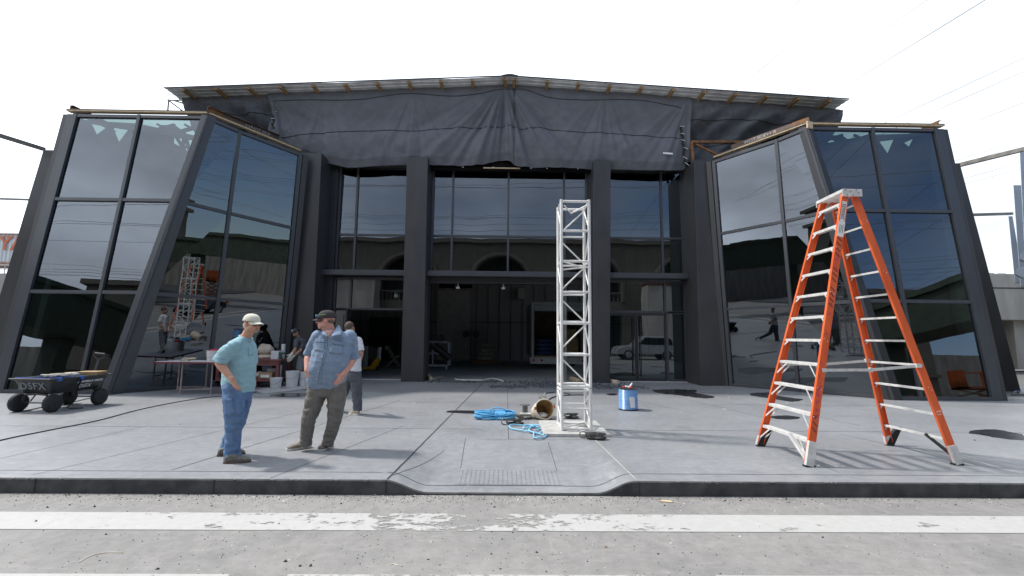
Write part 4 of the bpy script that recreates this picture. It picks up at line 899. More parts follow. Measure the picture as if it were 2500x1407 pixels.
for (p, q, nm) in ((on(FN, 1.14), on(RN, 1.20), 0), (on(FF, 1.16), on(RF, 1.22), 0)):
    m_ = p.lerp(q, .52) + Vector((0, .05, -.03)); mb = MB().beam(p, m_, .006, .035).beam(m_, q, .006, .035).lathe([(.03, -.012), (.03, .012)], m_, (0, 1, 0), 12).cbox(q + Vector((-.03, 0, 0)), (.07, .03, .05)).cbox(p + Vector((.03, 0, 0)), (.06, .02, .045)); mb.build('spreader', m_al, LT)
mb = MB().hexa([(4.50, 5.86, Hh - .01), (4.76, 5.88, Hh - .01), (4.78, 6.43, Hh - .01), (4.54, 6.45, Hh - .01), (4.50, 5.86, Hh + .035), (4.76, 5.88, Hh + .035), (4.78, 6.43, Hh + .035), (4.54, 6.45, Hh + .035)])
mb.cbox((4.625, 5.868, Hh - .02), (.27, .012, .10)).cbox((4.655, 6.44, Hh - .02), (.25, .012, .09)); cap = mb.build('top_cap', m_al, LT, bevel=.004)
mb = MB()
for i, (x, z) in enumerate(((4.53, .02), (4.60, -.005), (4.68, .02), (4.71, -.02), (4.55, -.05), (4.63, -.05))): mb.lathe([(.008, 0), (.006, .005)], (x, 5.861, Hh + z), (0, -1, 0), 8)
mb.build('rivet', M('rivet_dark', (.2, .05, .04), .4), cap)
# boots and feet
def boot(r, h, w=.098):
    a, d, u = r[1], r[3], r[4]; s = 1 if a.y < 6 else -1
    mb = MB().beam(a - d * .03, a + d * h, .040, w, u); return mb.build('boot', m_al, LT, bevel=.003)
boot(FN, .26); boot(RN, .20); boot(FF, .10); boot(RF, .10)
for r, sx in ((FF, 1), (RF, 1)):
    a = r[1]; mb = MB().prism([a + Vector((-.05, -.03, -.04)), a + Vector((.06, -.03, -.04)), a + Vector((.075, -.03, -.01)), a + Vector((.20, -.03, .22)), a + Vector((.11, -.03, .20)), a + Vector((.02, -.03, .10))], (0, .05, 0)); mb.build('rubber_foot', m_rub, LT)
for r in (FN, RN): a = r[1]; MB().cbox(a + Vector((0, .01, -.028)), (.12, .06, .02)).build('rubber_foot', m_rub, LT)
a = FN[1]; MB().beam(a + Vector((0, .03, .02)), a + Vector((-.07, .25, .30)), .05, .03).build('foot_brace', m_al, LT)
a = RN[1]; MB().beam(a + Vector((-.02, .03, .06)), a + Vector((-.10, .3, .27)), .03, .03).build('foot_brace', m_rub, LT)
# writing on the near rail web (faces the camera)
def on_web(r, z, h, w, mat, txt=None, col=None, sz=.05, name='sticker', dx=0, flip=False):
    p = on(r, z); d = r[3]; u = r[4]; yy = Vector((0, -.0045, 0)); u2 = u if u.x > 0 else -u
    if mat: o = MB().beam(p - d * h / 2 + yy + u2 * dx, p + d * h / 2 + yy + u2 * dx, .001, w, u).build(name, mat, LT)
    else: o = None
    if txt: mb = MB(); text_into(mb, txt, sz, axes(p + yy * 1.5 + u2 * dx, d, -u2), .0006); mb.build('lettering', col or m_ink, o or LT)
on_web(FN, 3.22, .30, .062, m_stk, '2005635', m_ink, .066)
on_web(FN, 2.98, .22, .085, m_stk)
mb = MB()
for k, (dz, l_) in enumerate(((-.02, .13), (.0, .10), (.02, .12))): p = on(FN, 2.98) + Vector((0, -.0058, 0)) + FN[4] * dz; mb.beam(p - FN[3] * l_ / 2, p + FN[3] * l_ / 2, .0006, .006, FN[4])
mb.build('sticker_print', m_ink, LT)
for z0 in (2.75, 2.32, 1.86, 1.5): pass
for z0, n_ in ((2.62, 4), (2.28, 3), (1.95, 4), (.42, 3)):
    mb = MB()
    for k in range(n_):
        p = on(FN, z0 + k * .07); d = FN[3]; u = FN[4]; mb.beam(p - u * .03 + Vector((0, -.0038, 0)) - d * .015, p + u * .03 + Vector((0, -.0038, 0)) + d * .03, .001, .02, d)
    mb.build('worn_print', m_worn, LT)
mb = MB(); rr = random.Random(5)
for k in range(60):
    p = on(FN, rr.choice([rr.uniform(.55, 1.15), rr.uniform(.5, 2.6)])); u = FN[4]; s_ = rr.uniform(.004, .018); mb.beam(p + u * rr.uniform(-.035, .035) + Vector((0, -.0037, 0)), p + u * rr.uniform(-.035, .035) + Vector((0, -.0037, 0)) + FN[3] * s_ * 2, .0008, s_, u)
mb.build('paint_splash', m_pink, LT)
on_web(RN, .62, 0, 0, None, '12', m_stk, .07)
for (r, zs) in ((FN, (.25, .55, .9, 1.5, 2.1, 2.7)), (RN, (.9, 1.2, 2.4, 3.1))):
    mb = MB()
    for z in zs: p = on(r, z); mb.lathe([(.007, 0), (.004, .004)], p + Vector((.02, -.004, 0)), (0, -1, 0), 6).lathe([(.007, 0), (.004, .004)], p + Vector((-.02, -.004, .03)), (0, -1, 0), 6)
    mb.build('rivet', m_al, LT)
# ------------------------------------------------------------------ truss tower
m_tw = M('white_truss_paint', (.66, .65, .62), .4, .08, 6, .08, 40, col2=(.80, .79, .76))
TT = thing('truss_tower', 'white square lattice truss tower standing on a white base plate', 'truss tower', (1.13, 7.6, 0))
x0, x1, y0, y1 = .905, 1.365, 7.38, 7.86
m_bp = M('scuffed_white_plate', (.36, .355, .34), .55, .2, 7, .15, 20, col2=(.52, .51, .49))
MB().box(.60, 1.62, 7.14, 8.28, .0, .048).build('base_plate', m_bp, TT, bevel=.004)
C4 = [(x0, y0), (x1, y0), (x1, y1), (x0, y1)]
for (x, y) in C4:
    MB().tube((x, y, .05), (x, y, .695), .026, n=14).build('lower_post', m_tw, TT, smooth=40)
    MB().tube((x, y, .71), (x, y, 3.80), .026, n=14).build('post', m_tw, TT, smooth=40)
lv = [.735, 1.24, 1.75, 2.25, 2.76, 3.27, 3.77]
for z in lv: MB().tube((x0, y0, z), (x1, y0, z), .021, n=12).build('front_rung', m_tw, TT, smooth=40)
for i, z in enumerate(lv):
    MB().tube((x0, y1, z), (x1, y1, z), .016 if i not in (0, 6) else .021, n=10).build('rung', m_tw, TT, smooth=40)
    if i in (0, 2, 4, 6):
        for x in (x0, x1): MB().tube((x, y0, z), (x, y1, z), .019, n=10).build('side_rung', m_tw, TT, smooth=40)
mb = MB(); r = .013
for i, (a, b) in enumerate(zip(lv, lv[1:])):
    if i % 2: mb.tube((x0, y1, a + .03), (x1, y1, b - .03), r)
    else: mb.tube((x1, y1, a + .03), (x0, y1, b - .03), r)
    for x in (x0, x1):
        if i % 2: mb.tube((x, y0, a + .03), (x, y1, b - .03), r)
        else: mb.tube((x, y1, a + .03), (x, y0, b - .03), r)
mb.tube((x0, y0, 2.76), (x1, y1, 2.73), r).tube((x0, y0, 1.77), (x1, y1, 1.79), r).tube((x0 + .05, y0, 3.70), ((x0 + x1) / 2, y1, 3.70), r).tube(((x0 + x1) / 2, y1, 3.70), (x1 - .02, y0 + .05, 3.72), .016).tube((x0, y0, 2.62), (x1, y0 + .1, 2.68), r)
mb.build('diagonal', m_tw, TT, smooth=40)
mb = MB()
for z in (.08, .695 - .03): mb.tube((x0, y0, z), (x1, y0, z), .019).tube((x0, y1, z), (x1, y1, z), .019).tube((x0, y0, z), (x0, y1, z), .019).tube((x1, y0, z), (x1, y1, z), .019)
mb.tube((x0, y0, .39), (x1, y0, .39), .013).tube((x0, y1, .40), (x1, y1, .40), .012).tube((x0, y0, .12), (x0, y1, .36), .013).tube((x0, y1, .62), (x0, y0, .42), .013).tube((x1, y0, .12), (x1, y1, .38), .013).tube((x1, y1, .42), (x1, y0, .62), .013)
mb.tube((x0, y0, .09), (x1, y1, .09), .014).tube((x0, y1, .70), (x1, y0, .70), .012); mb.build('lower_brace', m_tw, TT, smooth=40)
mb = MB()
for (x, y) in C4: mb.lathe([(.034, 0), (.034, .02)], (x, y, .048), n=12)
mb.build('socket', m_al, TT)
# tools around the tower
m_blue = M('sky_blue_rope', (.10, .40, .68), .6, .2, 40, .6, 120); m_blue2 = M('pale_blue_rope', (.22, .52, .72), .6, .2, 40, .6, 120)
rr = random.Random(9)
RC = thing('rope_coil', 'bundled coil of sky blue rope lying left of the truss tower', 'rope', (-.18, 8.62, 0)); mb = MB()
for k in range(15):
    ph = rr.uniform(0, 6); ry = rr.uniform(.06, .16); zz = .02 + .011 * k * .6; P = []
    for i in range(40):
        t = 2 * pi * i / 40; w = .36 + .02 * sin(k * 2.1); pinch = .45 + .55 * abs(cos(t)) ** .8
        P.append((-.18 + w * cos(t) + .012 * sin(3 * t + ph), 8.62 + ry * sin(t) * pinch * 1.2 + .01 * cos(2 * t + ph), max(.013, zz + .035 * sin(t + ph) * (1 - .4 * abs(cos(t))) + .02 * abs(cos(t * 1.0)) * rr.uniform(.5, 1))))
    mb.path(P, .0115, 6, closed=True)
for k in range(8): x = -.16 + k * .022; mb.path([(x, 8.62 + .105 * cos(2 * pi * i / 18), .075 + .07 * sin(2 * pi * i / 18)) for i in range(18)], .0115, 6, closed=True)
mb.path([(-.30 + .17 * (1 - cos(pi * i / 14)), 8.66, .10 + .10 * sin(pi * i / 14)) for i in range(15)], .0115, 6); mb.build('strands', m_blue, RC, smooth=True)
LR = thing('loose_rope', 'loose loops of pale blue rope in front of the base plate', 'rope', (.4, 7.5, 0)); mb = MB()
pts = [G(*p) for p in ((1335, 1068), (1300, 1060), (1262, 1053), (1243, 1046), (1250, 1042), (1275, 1041), (1310, 1043), (1328, 1047), (1336, 1055), (1338, 1063), (1328, 1071), (1315, 1075), (1305, 1073), (1303, 1066), (1305, 1058), (1320, 1050), (1328, 1050), (1322, 1058), (1308, 1062), (1292, 1056), (1297, 1047), (1312, 1045), (1283, 1049), (1278, 1047), (1290, 1043), (1320, 1048))]
Q = []
for i in range(len(pts) - 1):
    p = [pts[max(0, min(len(pts) - 1, i + d))] for d in (-1, 0, 1, 2)]
    for k in range(6):
        t = k / 6; q = .5 * ((2 * p[1]) + (p[2] - p[0]) * t + (2 * p[0] - 5 * p[1] + 4 * p[2] - p[3]) * t * t + (3 * p[1] - p[0] - 3 * p[2] + p[3]) * t ** 3); Q.append((q.x, q.y, .014 + .02 * abs(sin(len(Q) * .21))))
mb.path(Q, .012, 7); mb.build('strand', m_blue2, LR, smooth=True)
p = G(1301, 1058); MB().tube((p.x - .05, p.y, .03), (p.x + .03, p.y + .02, .03), .016).build('red_whipping', M('red_tape', (.45, .02, .03), .5), LR)
m_stl = M('tool_steel', (.16, .16, .15), .4, .3, 12, metal=.6, col2=(.35, .34, .32)); m_blk = M('black_iron', (.025, .025, .024), .45, .3, 12)
def block(loc, rz, label, sc=1.0, tilt=0):
    T = thing('pulley_block', label, 'pulley', loc, rz, 'pulley blocks lying round the truss tower')
    mb = MB()
    for z in (.02, .075): mb.prism([(x * sc, y * sc, z) for x, y in ((-.10, -.04), (-.04, -.085), (.08, -.10), (.17, -.07), (.20, 0), (.17, .07), (.08, .10), (-.04, .085), (-.10, .04))], (0, 0, .012))
    mb.build('side_plate', m_blk, T, local=True, bevel=.003)
    MB().lathe([(.085 * sc, .032), (.07 * sc, .05), (.085 * sc, .074)], (.08 * sc, 0, 0), n=20).build('sheave', m_stl, T, local=True)
    MB().lathe([(.022, .0), (.022, .1)], (.08 * sc, 0, 0), n=10).build('axle', m_stl, T, local=True)
    mb = MB().path([(-.15 * sc + .05 * cos(t) * sc, .0, .055 + .05 * sin(t) * sc) for t in [2 * pi * i / 18 for i in range(18)]], .011, 7, closed=True).tube((-.11 * sc, -.04, .05), (-.11 * sc, .04, .05), .013); mb.build('shackle', m_stl, T, local=True, smooth=40)
    return T
block((.14, 8.12, 0), .15, 'black pulley block lying between the coiled and the loose blue rope', 1.0)
block((1.33, 7.03, 0), -.25, 'black pulley block with shackle lying in front of the base plate', 1.0)
T = block((1.22, 8.75, 0), .2, 'grey pulley block lying behind the truss tower foot', .9)
T = thing('tool_bucket', 'dirty cream canvas tool bucket tipped on its side beside the tower', 'bucket', (.70, 8.62, .17), 0)
ax = Vector((.25, -.86, .28)).normalized()
m_canv = M('stained_canvas', (.50, .42, .30), .85, .3, 9, .4, 30, col2=(.70, .64, .52)); m_cin = M('canvas_inside', (.26, .13, .03), .9, .4, 7, .3, 20, col2=(.52, .34, .14))
n = 26; mb = MB(); prof = [(.05, -.28), (.14, -.27), (.165, -.1), (.175, .05), (.18, .13)]
mb.lathe(prof, (0, 0, 0), ax, n); mb.f = mb.f[:-1]; mb.m = mb.m[:-1]; mb.v = [v + Vector((.012 * fn(v.x * 9, v.z * 9, 1), 0, .012 * fn(v.x * 9, v.z * 9, 4))) for v in mb.v]
mb.build('shell', m_canv, T, smooth=True, local=True)
mb = MB(); mb.lathe([(.04, -.26), (.13, -.25), (.16, -.05), (.172, .128)], (0, 0, 0), ax, n); mb.f = mb.f[:-1]; mb.m = mb.m[:-1]; mb.build('lining', m_cin, T, smooth=True, local=True)
x, u = frame_of(ax); mb = MB().path([ax * .13 + (x * cos(t) + u * sin(t)) * (.178 + .006 * sin(3 * t)) for t in [2 * pi * i / 30 for i in range(30)]], .011, 7, closed=True); mb.build('rim', m_canv, T, smooth=True, local=True)
for t in (.1, 3.0): MB().cbox(ax * .13 + (x * cos(t) + u * sin(t)) * .19, (.03, .03, .05)).build('strap_patch', M('red_leather', (.40, .06, .03), .7), T, local=True)
MB().ell(ax * -.02 + Vector((.0, 0, -.09)), (.11, .16, .05), 14, 8).build('white_rag', M('rag', (.6, .58, .55), .9, .2, 10, .5), T, smooth=True, local=True)
T = thing('wire_spool', 'small empty metal wire spool on the ground left of the tool bucket', 'spool', (.40, 9.2, 0)); c = (.40, 9.2, 0)
MB().lathe([(.10, 0), (.10, .012), (.055, .013), (.055, .17), (.105, .171), (.105, .184)], c, n=20).build('drum', m_stl, T, smooth=30)
MB().tube((.30, 9.0, .03), (.62, 8.86, .05), .03).tube((.62, 8.86, .05), (.68, 8.86, .05), .045).build('grip_tool', m_stl, None)
tag(S.collection.objects[-1], 'short steel grip tool lying before the wire spool', 'tool')
tag(MB().beam(YP(1318, 968, 9.0), YP(1352, 992, 8.7), .05, .07).beam(YP(1322, 969, 8.97), YP(1348, 988, 8.7), .09, .02).build('hand_winch', m_stl, bevel=.004), 'long grey steel winch arm leaning on the tool bucket', 'winch')
tag(MB().prism([YP(1328, 972, 9.0), YP(1330, 958, 9.0), YP(1334, 966, 9.0), YP(1335, 974, 9.0)], (0, .02, 0)).build('white_rag', MATS['rag']), 'scrap of white rag sticking up behind the tool bucket', 'rag')
P = [G(*p) for p in ((1260, 1018), (1272, 1022), (1283, 1026), (1300, 1024), (1318, 1025), (1330, 1022), (1345, 1022))]
mb = MB().path([Vector((p.x + .01 * sin(i * 9), p.y, .02 + .012 * (i % 2))) for i, p in enumerate([a.lerp(b, t / 5) for a, b in zip(P, P[1:]) for t in range(5)])], [.016 + .01 * abs(sin(i * 1.7)) for i in range(30)], 7)
tag(mb.build('lifting_sling', m_blk, smooth=True), 'crumpled black lifting sling between the rope coil and the tower', 'sling')
def floor_line(name, pix, r, mat, label, cat='cable', z=0):
    P = [G(*p) for p in pix]; Q = []
    for i in range(len(P) - 1):
        p = [P[max(0, min(len(P) - 1, i + d))] for d in (-1, 0, 1, 2)]
        for k in range(8): t = k / 8; q = .5 * ((2 * p[1]) + (p[2] - p[0]) * t + (2 * p[0] - 5 * p[1] + 4 * p[2] - p[3]) * t * t + (3 * p[1] - p[0] - 3 * p[2] + p[3]) * t ** 3); Q.append((q.x, q.y, r + z))
    Q.append((P[-1].x, P[-1].y, r + z)); return tag(MB().path(Q, r, 6).build(name, mat, smooth=True), label, cat)
m_cab = M('black_cable', (.02, .02, .02), .6); m_cabw = M('pale_plastic_pipe', (.62, .6, .55), .5); m_grn = M('green_cable', (.03, .08, .06), .5)
floor_line('floor_cable', [(-120, 1112), (0, 1077), (120, 1052), (240, 1028), (330, 1004), (420, 985), (500, 972), (540, 968), (570, 966)], .009, m_cab, 'long black cable crossing the left pavement from the frame edge')
floor_line('floor_cable', [(30, 1000), (60, 1004), (110, 994), (150, 990), (215, 974), (245, 970), (290, 962), (400, 952), (520, 943), (640, 936)], .009, m_grn, 'dark green cable running past the wagon wheels along the left pavilion')
floor_line('floor_cable', [(545, 968), (565, 960), (590, 966), (640, 956), (700, 955), (760, 951), (860, 949)], .008, m_cab, 'black cable behind the two men in front of the work cart')
floor_line('rubber_hose', [(1333, 985), (1345, 974), (1365, 968), (1400, 966), (1430, 966)], .014, m_rub, 'black rubber hose end looped behind the truss tower')
floor_line('rubber_hose', [(1333, 962), (1350, 959), (1370, 960), (1392, 964)], .012, m_rub, 'thin black hose curving behind the tool bucket')
floor_line('bent_pipe', [(1112, 928), (1120, 930), (1150, 931), (1180, 931), (1200, 927), (1215, 929), (1228, 933)], .03, m_cabw, 'bent white plastic pipe lying on the gravel in the doorway', 'pipe')
for i, (pa, pb, l) in enumerate((((1042, 918), (1052, 930), 'short pale timber offcut beside the left centre pillar'), ((1062, 929), (1078, 925), 'dark timber offcut lying right of the left centre pillar'), ((1395, 928), (1412, 934), 'broken pale timber bits behind the tower foot'), ((1490, 934), (1508, 938), 'dirty pale rag bundle at the foot of the right centre pillar'))):
    a = G(*pa); b = G(*pb); mb = MB().beam(a + Vector((0, 0, .06)), b + Vector((0, 0, .06)), .12, .11).beam(a + Vector((-.06, .1, .04)), b + Vector((.1, .12, .03)), .06, .05); tag(mb.build('timber_offcut', [m_trim, m_stl, m_trim, m_canv][i], bevel=.01), l, 'offcut')
# ------------------------------------------------------------------ drum of blue cable
c = G(1540, 1004); c.y += .19; BR = thing('cable_drum', 'round drum wound with shiny blue line, red-handled tools on its top', 'drum', (c.x, c.y, 0))
m_bd = M('shiny_blue_line', (.10, .30, .62), .3, .25, 3, .0, 60, col2=(.30, .52, .80), stretch=(1, 1, 22), spec=.7)
prof = [(.19, .02)]
for k in range(34): z = .025 + k * .0118; prof += [(.192, z), (.197, z + .006)]
prof += [(.19, .43)]; MB().lathe(prof, (0, 0, 0), n=40).build('winding', m_bd, BR, smooth=60, local=True)
MB().lathe([(.2, 0), (.205, .02), (.19, .025)], (0, 0, 0), n=40).build('bottom_flange', m_rub, BR, local=True); MB().lathe([(.19, .428), (.2, .44), (.1, .445)], (0, 0, 0), n=40).build('top_flange', m_rub, BR, local=True)
mb = MB(); mb.grid(lambda u, v: (.2005 * sin(-.15 + .55 * u + .12 * v), -.2005 * cos(-.15 + .55 * u + .12 * v), .29 - .22 * v), 8, 2); lab = mb.build('paper_label', m_stk, BR, local=True)
mb = MB()
for k in range(5): mb.grid(lambda u, v: (.2012 * sin(-.05 + .3 * u + .02 * k), -.2012 * cos(-.05 + .3 * u + .02 * k), .26 - .034 * k - .006 * v), 6, 1)
mb.build('label_print', M('label_red_print', (.6, .25, .22), .6), lab, local=True)
for q, (x, y, a, l, m1) in enumerate(((-.08, -.02, .4, 'red-handled cutters on the left of the blue drum top', 0), (.04, -.06, 2.2, 'red-tipped pliers on the middle of the blue drum top', 0), (.06, .05, 1.0, 'pale steel shears upright on the blue drum top', 1))):
    T = thing('hand_tool', l, 'hand tool', (c.x + x, c.y + y, .45), a)
    MB().beam((0, 0, .02), (.14, 0, .04 + .05 * m1), .02, .02).beam((0, .03, .02), (.14, .0, .04 + .05 * m1), .016, .016).build('jaws', m_al, T, local=True)
    MB().ell((-.01, .01, .02), (.035, .03, .02), 10, 6).build('grip', M('red_grip', (.6, .02, .02), .4), T, local=True, smooth=True)
# ------------------------------------------------------------------ garden wagon
WG = thing('wagon', 'black plastic dump wagon lettered DSFX with fat tyres, parked by the left pavilion', 'wagon', (-8.98, 9.5, 0), radians(-3))
m_pl = M('black_plastic', (.022, .024, .027), .45, .2, 5, .1, 30, spec=.5)
def ring(z, hx, hy0, hy1, r, n=6):
    out_ = []
    for cx_, cy_, a0 in ((hx - r, hy1 - r, 0), (-hx + r, hy1 - r, pi / 2), (-hx + r, hy0 + r, pi), (hx - r, hy0 + r, 1.5 * pi)):
        for i in range(n + 1): a = a0 + pi / 2 * i / n; out_.append((cx_ + r * cos(a), cy_ + r * sin(a), z))
    return out_
def loft(rings, mb, cap0=True, cap1=False):
    n = len(rings[0]); mb.add([p for r_ in rings for p in r_], [(j * n + i, j * n + (i + 1) % n, (j + 1) * n + (i + 1) % n, (j + 1) * n + i) for j in range(len(rings) - 1) for i in range(n)] + ([list(range(n))[::-1]] if cap0 else []) + ([[(len(rings) - 1) * n + i for i in range(n)]] if cap1 else [])); return mb
mb = loft([ring(.345, .30, -.44, .50, .06), ring(.36, .32, -.46, .52, .07), ring(.60, .40, -.56, .62, .08), ring(.615, .46, -.62, .68, .09), ring(.635, .465, -.625, .685, .09), ring(.64, .455, -.615, .675, .09), ring(.62, .40, -.56, .62, .08), ring(.38, .30, -.44, .50, .06)], MB(), True, True)
mb.build('tub', m_pl, WG, smooth=35, local=True)
mt1 = M('faded_stencil', (.20, .23, .25), .6, .3, 20); mt2 = M('white_decal', (.72, .74, .76), .5)
mb = MB(); text_into(mb, 'DSFX', .195, axes((-.03, -.521, .485), (1, 0, 0), (0, -.38, 1)), .002, space=1.12, bold=.004); mb.build('stencil_lettering', mt1, WG, local=True)
sx = .370; mb = MB(); text_into(mb, 'DSFX', .105, axes((sx - .002, .12, .44), (0, 1, 0), (.32, 0, 1)), .002, shear=.15); mb.build('side_lettering', mt2, WG, local=True)
mb = MB(); text_into(mb, 'GORILLA CARTS', .062, axes((sx + .022, .24, .53), (0, 1, 0), (.32, 0, 1)), .002, shear=.3, bold=.002); mb.prism([(sx + .02, -.07, .51), (sx + .02, .0, .51), (sx + .03, -.01, .55), (sx + .027, -.04, .54)], (.004, 0, 0)); mb.build('maker_lettering', mt2, WG, local=True)
m_wt = M('wagon_tyre', (.03, .03, .031), .75, .2, 10); 
for (x, y) in ((-.34, -.46), (.34, -.46), (-.34, .50), (.34, .50)):
    w = MB().lathe([(.085, -.05), (.135, -.055), (.16, -.04), (.168, -.02), (.168, .02), (.16, .04), (.135, .055), (.085, .05)], (x, y, .168), (1, 0, 0), 28).build('wheel', m_wt, WG, smooth=50, local=True)
    mb = MB()
    for i in range(30): a = 2 * pi * i / 30; mb.cbox((x, y + .166 * cos(a), .168 + .166 * sin(a)), (.07, .012, .010), rx=a + pi / 2)
    mb.build('tread', m_wt, w, local=True); MB().lathe([(.088, -.035), (.06, -.02), (.02, -.058), (.02, .058), (.06, .02), (.088, .035)], (x, y, .168), (1, 0, 0), 16).build('hub', m_blk, w, local=True, smooth=40)
mb = MB()
for y in (-.46, .50): mb.tube((-.34, y, .168), (.34, y, .168), .012).path([(-.27, y, .17), (-.26, y, .26), (-.2, y, .32), (0, y, .335), (.2, y, .32), (.26, y, .26), (.27, y, .17)], .02, 8)
mb.box(-.2, .2, -.46, .5, .325, .345).tube((-.1, -.46, .2), (-.18, -.3, .32), .012); mb.build('chassis', m_blk, WG, local=True, smooth=40)
mb = MB().beam((.0, .62, .40), (-.05, .80, .92), .05, .03); mb.build('handle_post', m_blk, WG, local=True)
mb = MB().path([(-.05, .80, .92), (-.13, .80, .99), (-.165, .80, 1.04), (-.15, .80, 1.065), (.07, .80, 1.05), (.085, .80, 1.02), (.05, .8, .97), (-.04, .8, .92)], .018, 8); mb.build('grip', m_pl, WG, local=True, smooth=40)
MB().beam((.42, -.02, .60), (.38, -.12, .10), .035, .004).beam((.42, -.02, .60), (.43, -.02, .63), .05, .004).build('strap', m_rub, WG, local=True)
MB().path([(.38, -.12, .10), (.36, -.2, .05), (.4, -.15, .02), (.46, -.1, .02), (.5, 0, .015)], .012, 5).build('chain', m_blk, WG, local=True)
WX, WY = -8.98, 9.5
m_kra = M('kraft_wood', (.38, .25, .13), .8, .15, 8, .1, 40)
tag(MB().cbox((WX + .16, WY + .47, .665), (.40, .34, .07), rz=.2).build('cardboard_box', m_kra, bevel=.004), 'flat brown box on the right end of the wagon load', 'box')
tag(MB().cbox((WX - .10, WY + .35, .66), (.2, .24, .05), rz=-.3).build('timber_block', m_trim, bevel=.004), 'small timber block left of the flat brown box in the wagon', 'block')
tag(MB().cbox((WX + .02, WY + .2, .665), (.16, .12, .05), rz=.5).cbox((WX + .15, WY + .12, .655), (.12, .1, .04), rz=-.2).build('grey_fitting', M('grey_fitting_mat', (.4, .41, .42), .5), bevel=.006), 'grey metal fittings in the middle of the wagon load', 'fitting')
mb = MB(); rr = random.Random(3)
for k in range(7): mb.path([(WX + .1 + .16 * cos(t + k) * (.5 + .1 * k) - .08, WY - .15 + .2 * sin(t * 1.1 + k), .64 + .05 * abs(sin(t * 1.7 + k * .6))) for t in [i * .35 for i in range(15)]], .007, 5)
tag(mb.build('cord_tangle', M('cream_cord', (.62, .58, .5), .8), smooth=True), 'tangle of cream cord heaped on the wagon', 'cord')
mb = MB().path([(WX - .42, WY - .5, .65), (WX - .2, WY - .56, .65), (WX + .2, WY - .56, .645), (WX + .40, WY - .5, .65)], .007, 6).path([(WX - .3, WY - .2, .65), (WX + .1, WY - .25, .66), (WX + .42, WY - .2, .65)], .007, 6).cbox((WX + .42, WY - .5, .62), (.06, .05, .06)).cbox((WX + .46, WY - .08, .62), (.05, .05, .06))
tag(mb.build('bright_strap', M('bright_blue_strap', (.03, .13, .5), .5)), 'bright blue straps lying over the front of the wagon', 'strap')
# ------------------------------------------------------------------ folding table and items
FT = thing('folding_table', 'paint-spattered folding table with maroon edge behind the man in the green shirt', 'table', (-8.1, 12.0, 0))
m_tt = M('dusty_table_top', (.42, .40, .40), .6, .25, 6, .1, 20, col2=(.6, .58, .58)); m_mar = M('maroon_edge_paint', (.16, .02, .025), .5, .2, 6); m_leg = M('dusty_pink_leg', (.34, .28, .26), .6, .25, 12)
tx0, tx1, ty0, ty1 = -8.78, -7.0, 11.6, 12.45
MB().box(tx0 + .02, tx1 - .02, ty0 + .02, ty1 - .02, .79, .815).build('table_top', m_tt, FT, bevel=.004)
MB().box(tx0, tx1, ty0, ty0 + .02, .775, .81).box(tx0, tx1, ty1 - .02, ty1, .775, .81).box(tx0, tx0 + .02, ty0, ty1, .775, .81).box(tx1 - .02, tx1, ty0, ty1, .775, .81).build('edge', m_mar, FT)
lg = [G(449, 963), G(467, 968), G(525, 963), G(506, 957)]
lg = [Vector((-8.58, 12.25, 0)), Vector((-8.15, 11.75, 0)), Vector((-7.45, 11.85, 0)), Vector((-7.9, 12.33, 0))]
for p in lg: MB().tube(p, (p.x * .98 - .16, p.y, .785), .018).build('leg', m_leg, FT, smooth=40)
z = .12; MB().tube(lg[0] + Vector((0, 0, z)), lg[3] + Vector((0, 0, z)), .014).tube(lg[1] + Vector((0, 0, z)), lg[2] + Vector((0, 0, z)), .014).tube(lg[0] + Vector((0, 0, z)), lg[1] + Vector((0, 0, z)), .014).tube(lg[2] + Vector((0, 0, z)), lg[3] + Vector((0, 0, z)), .014).build('stretcher', m_leg, FT)
m_bk = M('white_bucket', (.72, .72, .71), .35, .05, 3, spec=.5)
def bucket(x, y, z, r, h, label, rim=True, handle=True):
    T = thing('bucket', label, 'bucket', (x, y, z), group='white plastic buckets')
    MB().lathe([(r * .84, 0), (r * .86, .004), (r * .97, h * .82), (r * 1.04, h * .82), (r * 1.04, h * .85), (r * .98, h * .85), (r, h * .97), (r * 1.05, h * .97), (r * 1.05, h), (r * .96, h), (r * .95, h * .95)], (0, 0, 0), n=26).build('tub', m_bk, T, smooth=35, local=True)
    if handle: MB().path([(r * 1.03 * cos(t), -r * .25 - r * .8 * sin(t) * .9 if False else -r * 1.04 * abs(sin(t)) - .005, h * .84 - r * .75 * sin(t)) for t in [pi * i / 14 for i in range(15)]], .004, 5).build('wire_handle', m_stl, T, local=True)
    return T
bucket(-7.55, 12.0, .815, .16, .27, 'white bucket with a red rag inside, on the folding table')
tag(MB().ell((-7.55, 12.0, 1.085), (.13, .13, .035), 14, 6).ell((-7.47, 11.97, 1.1), (.05, .05, .03), 8, 6).build('red_rag', M('red_rag', (.45, .03, .06), .8, .2, 12, .4), smooth=True), 'red rag heaped in the bucket on the folding table', 'rag')
T = thing('trowel', 'plasterer\'s trowel with a tan handle on the folding table', 'trowel', (-8.2, 11.9, .815)); MB().prism([(-8.32, 11.85, .82), (-8.08, 11.85, .82), (-8.12, 11.85, .90), (-8.22, 11.85, .91)], (0, .09, 0)).build('blade', M('plaster_blade', (.4, .37, .28), .6), T); MB().tube((-8.12, 11.88, .88), (-7.92, 11.88, .89), .022).build('handle', m_trim, T, smooth=40)
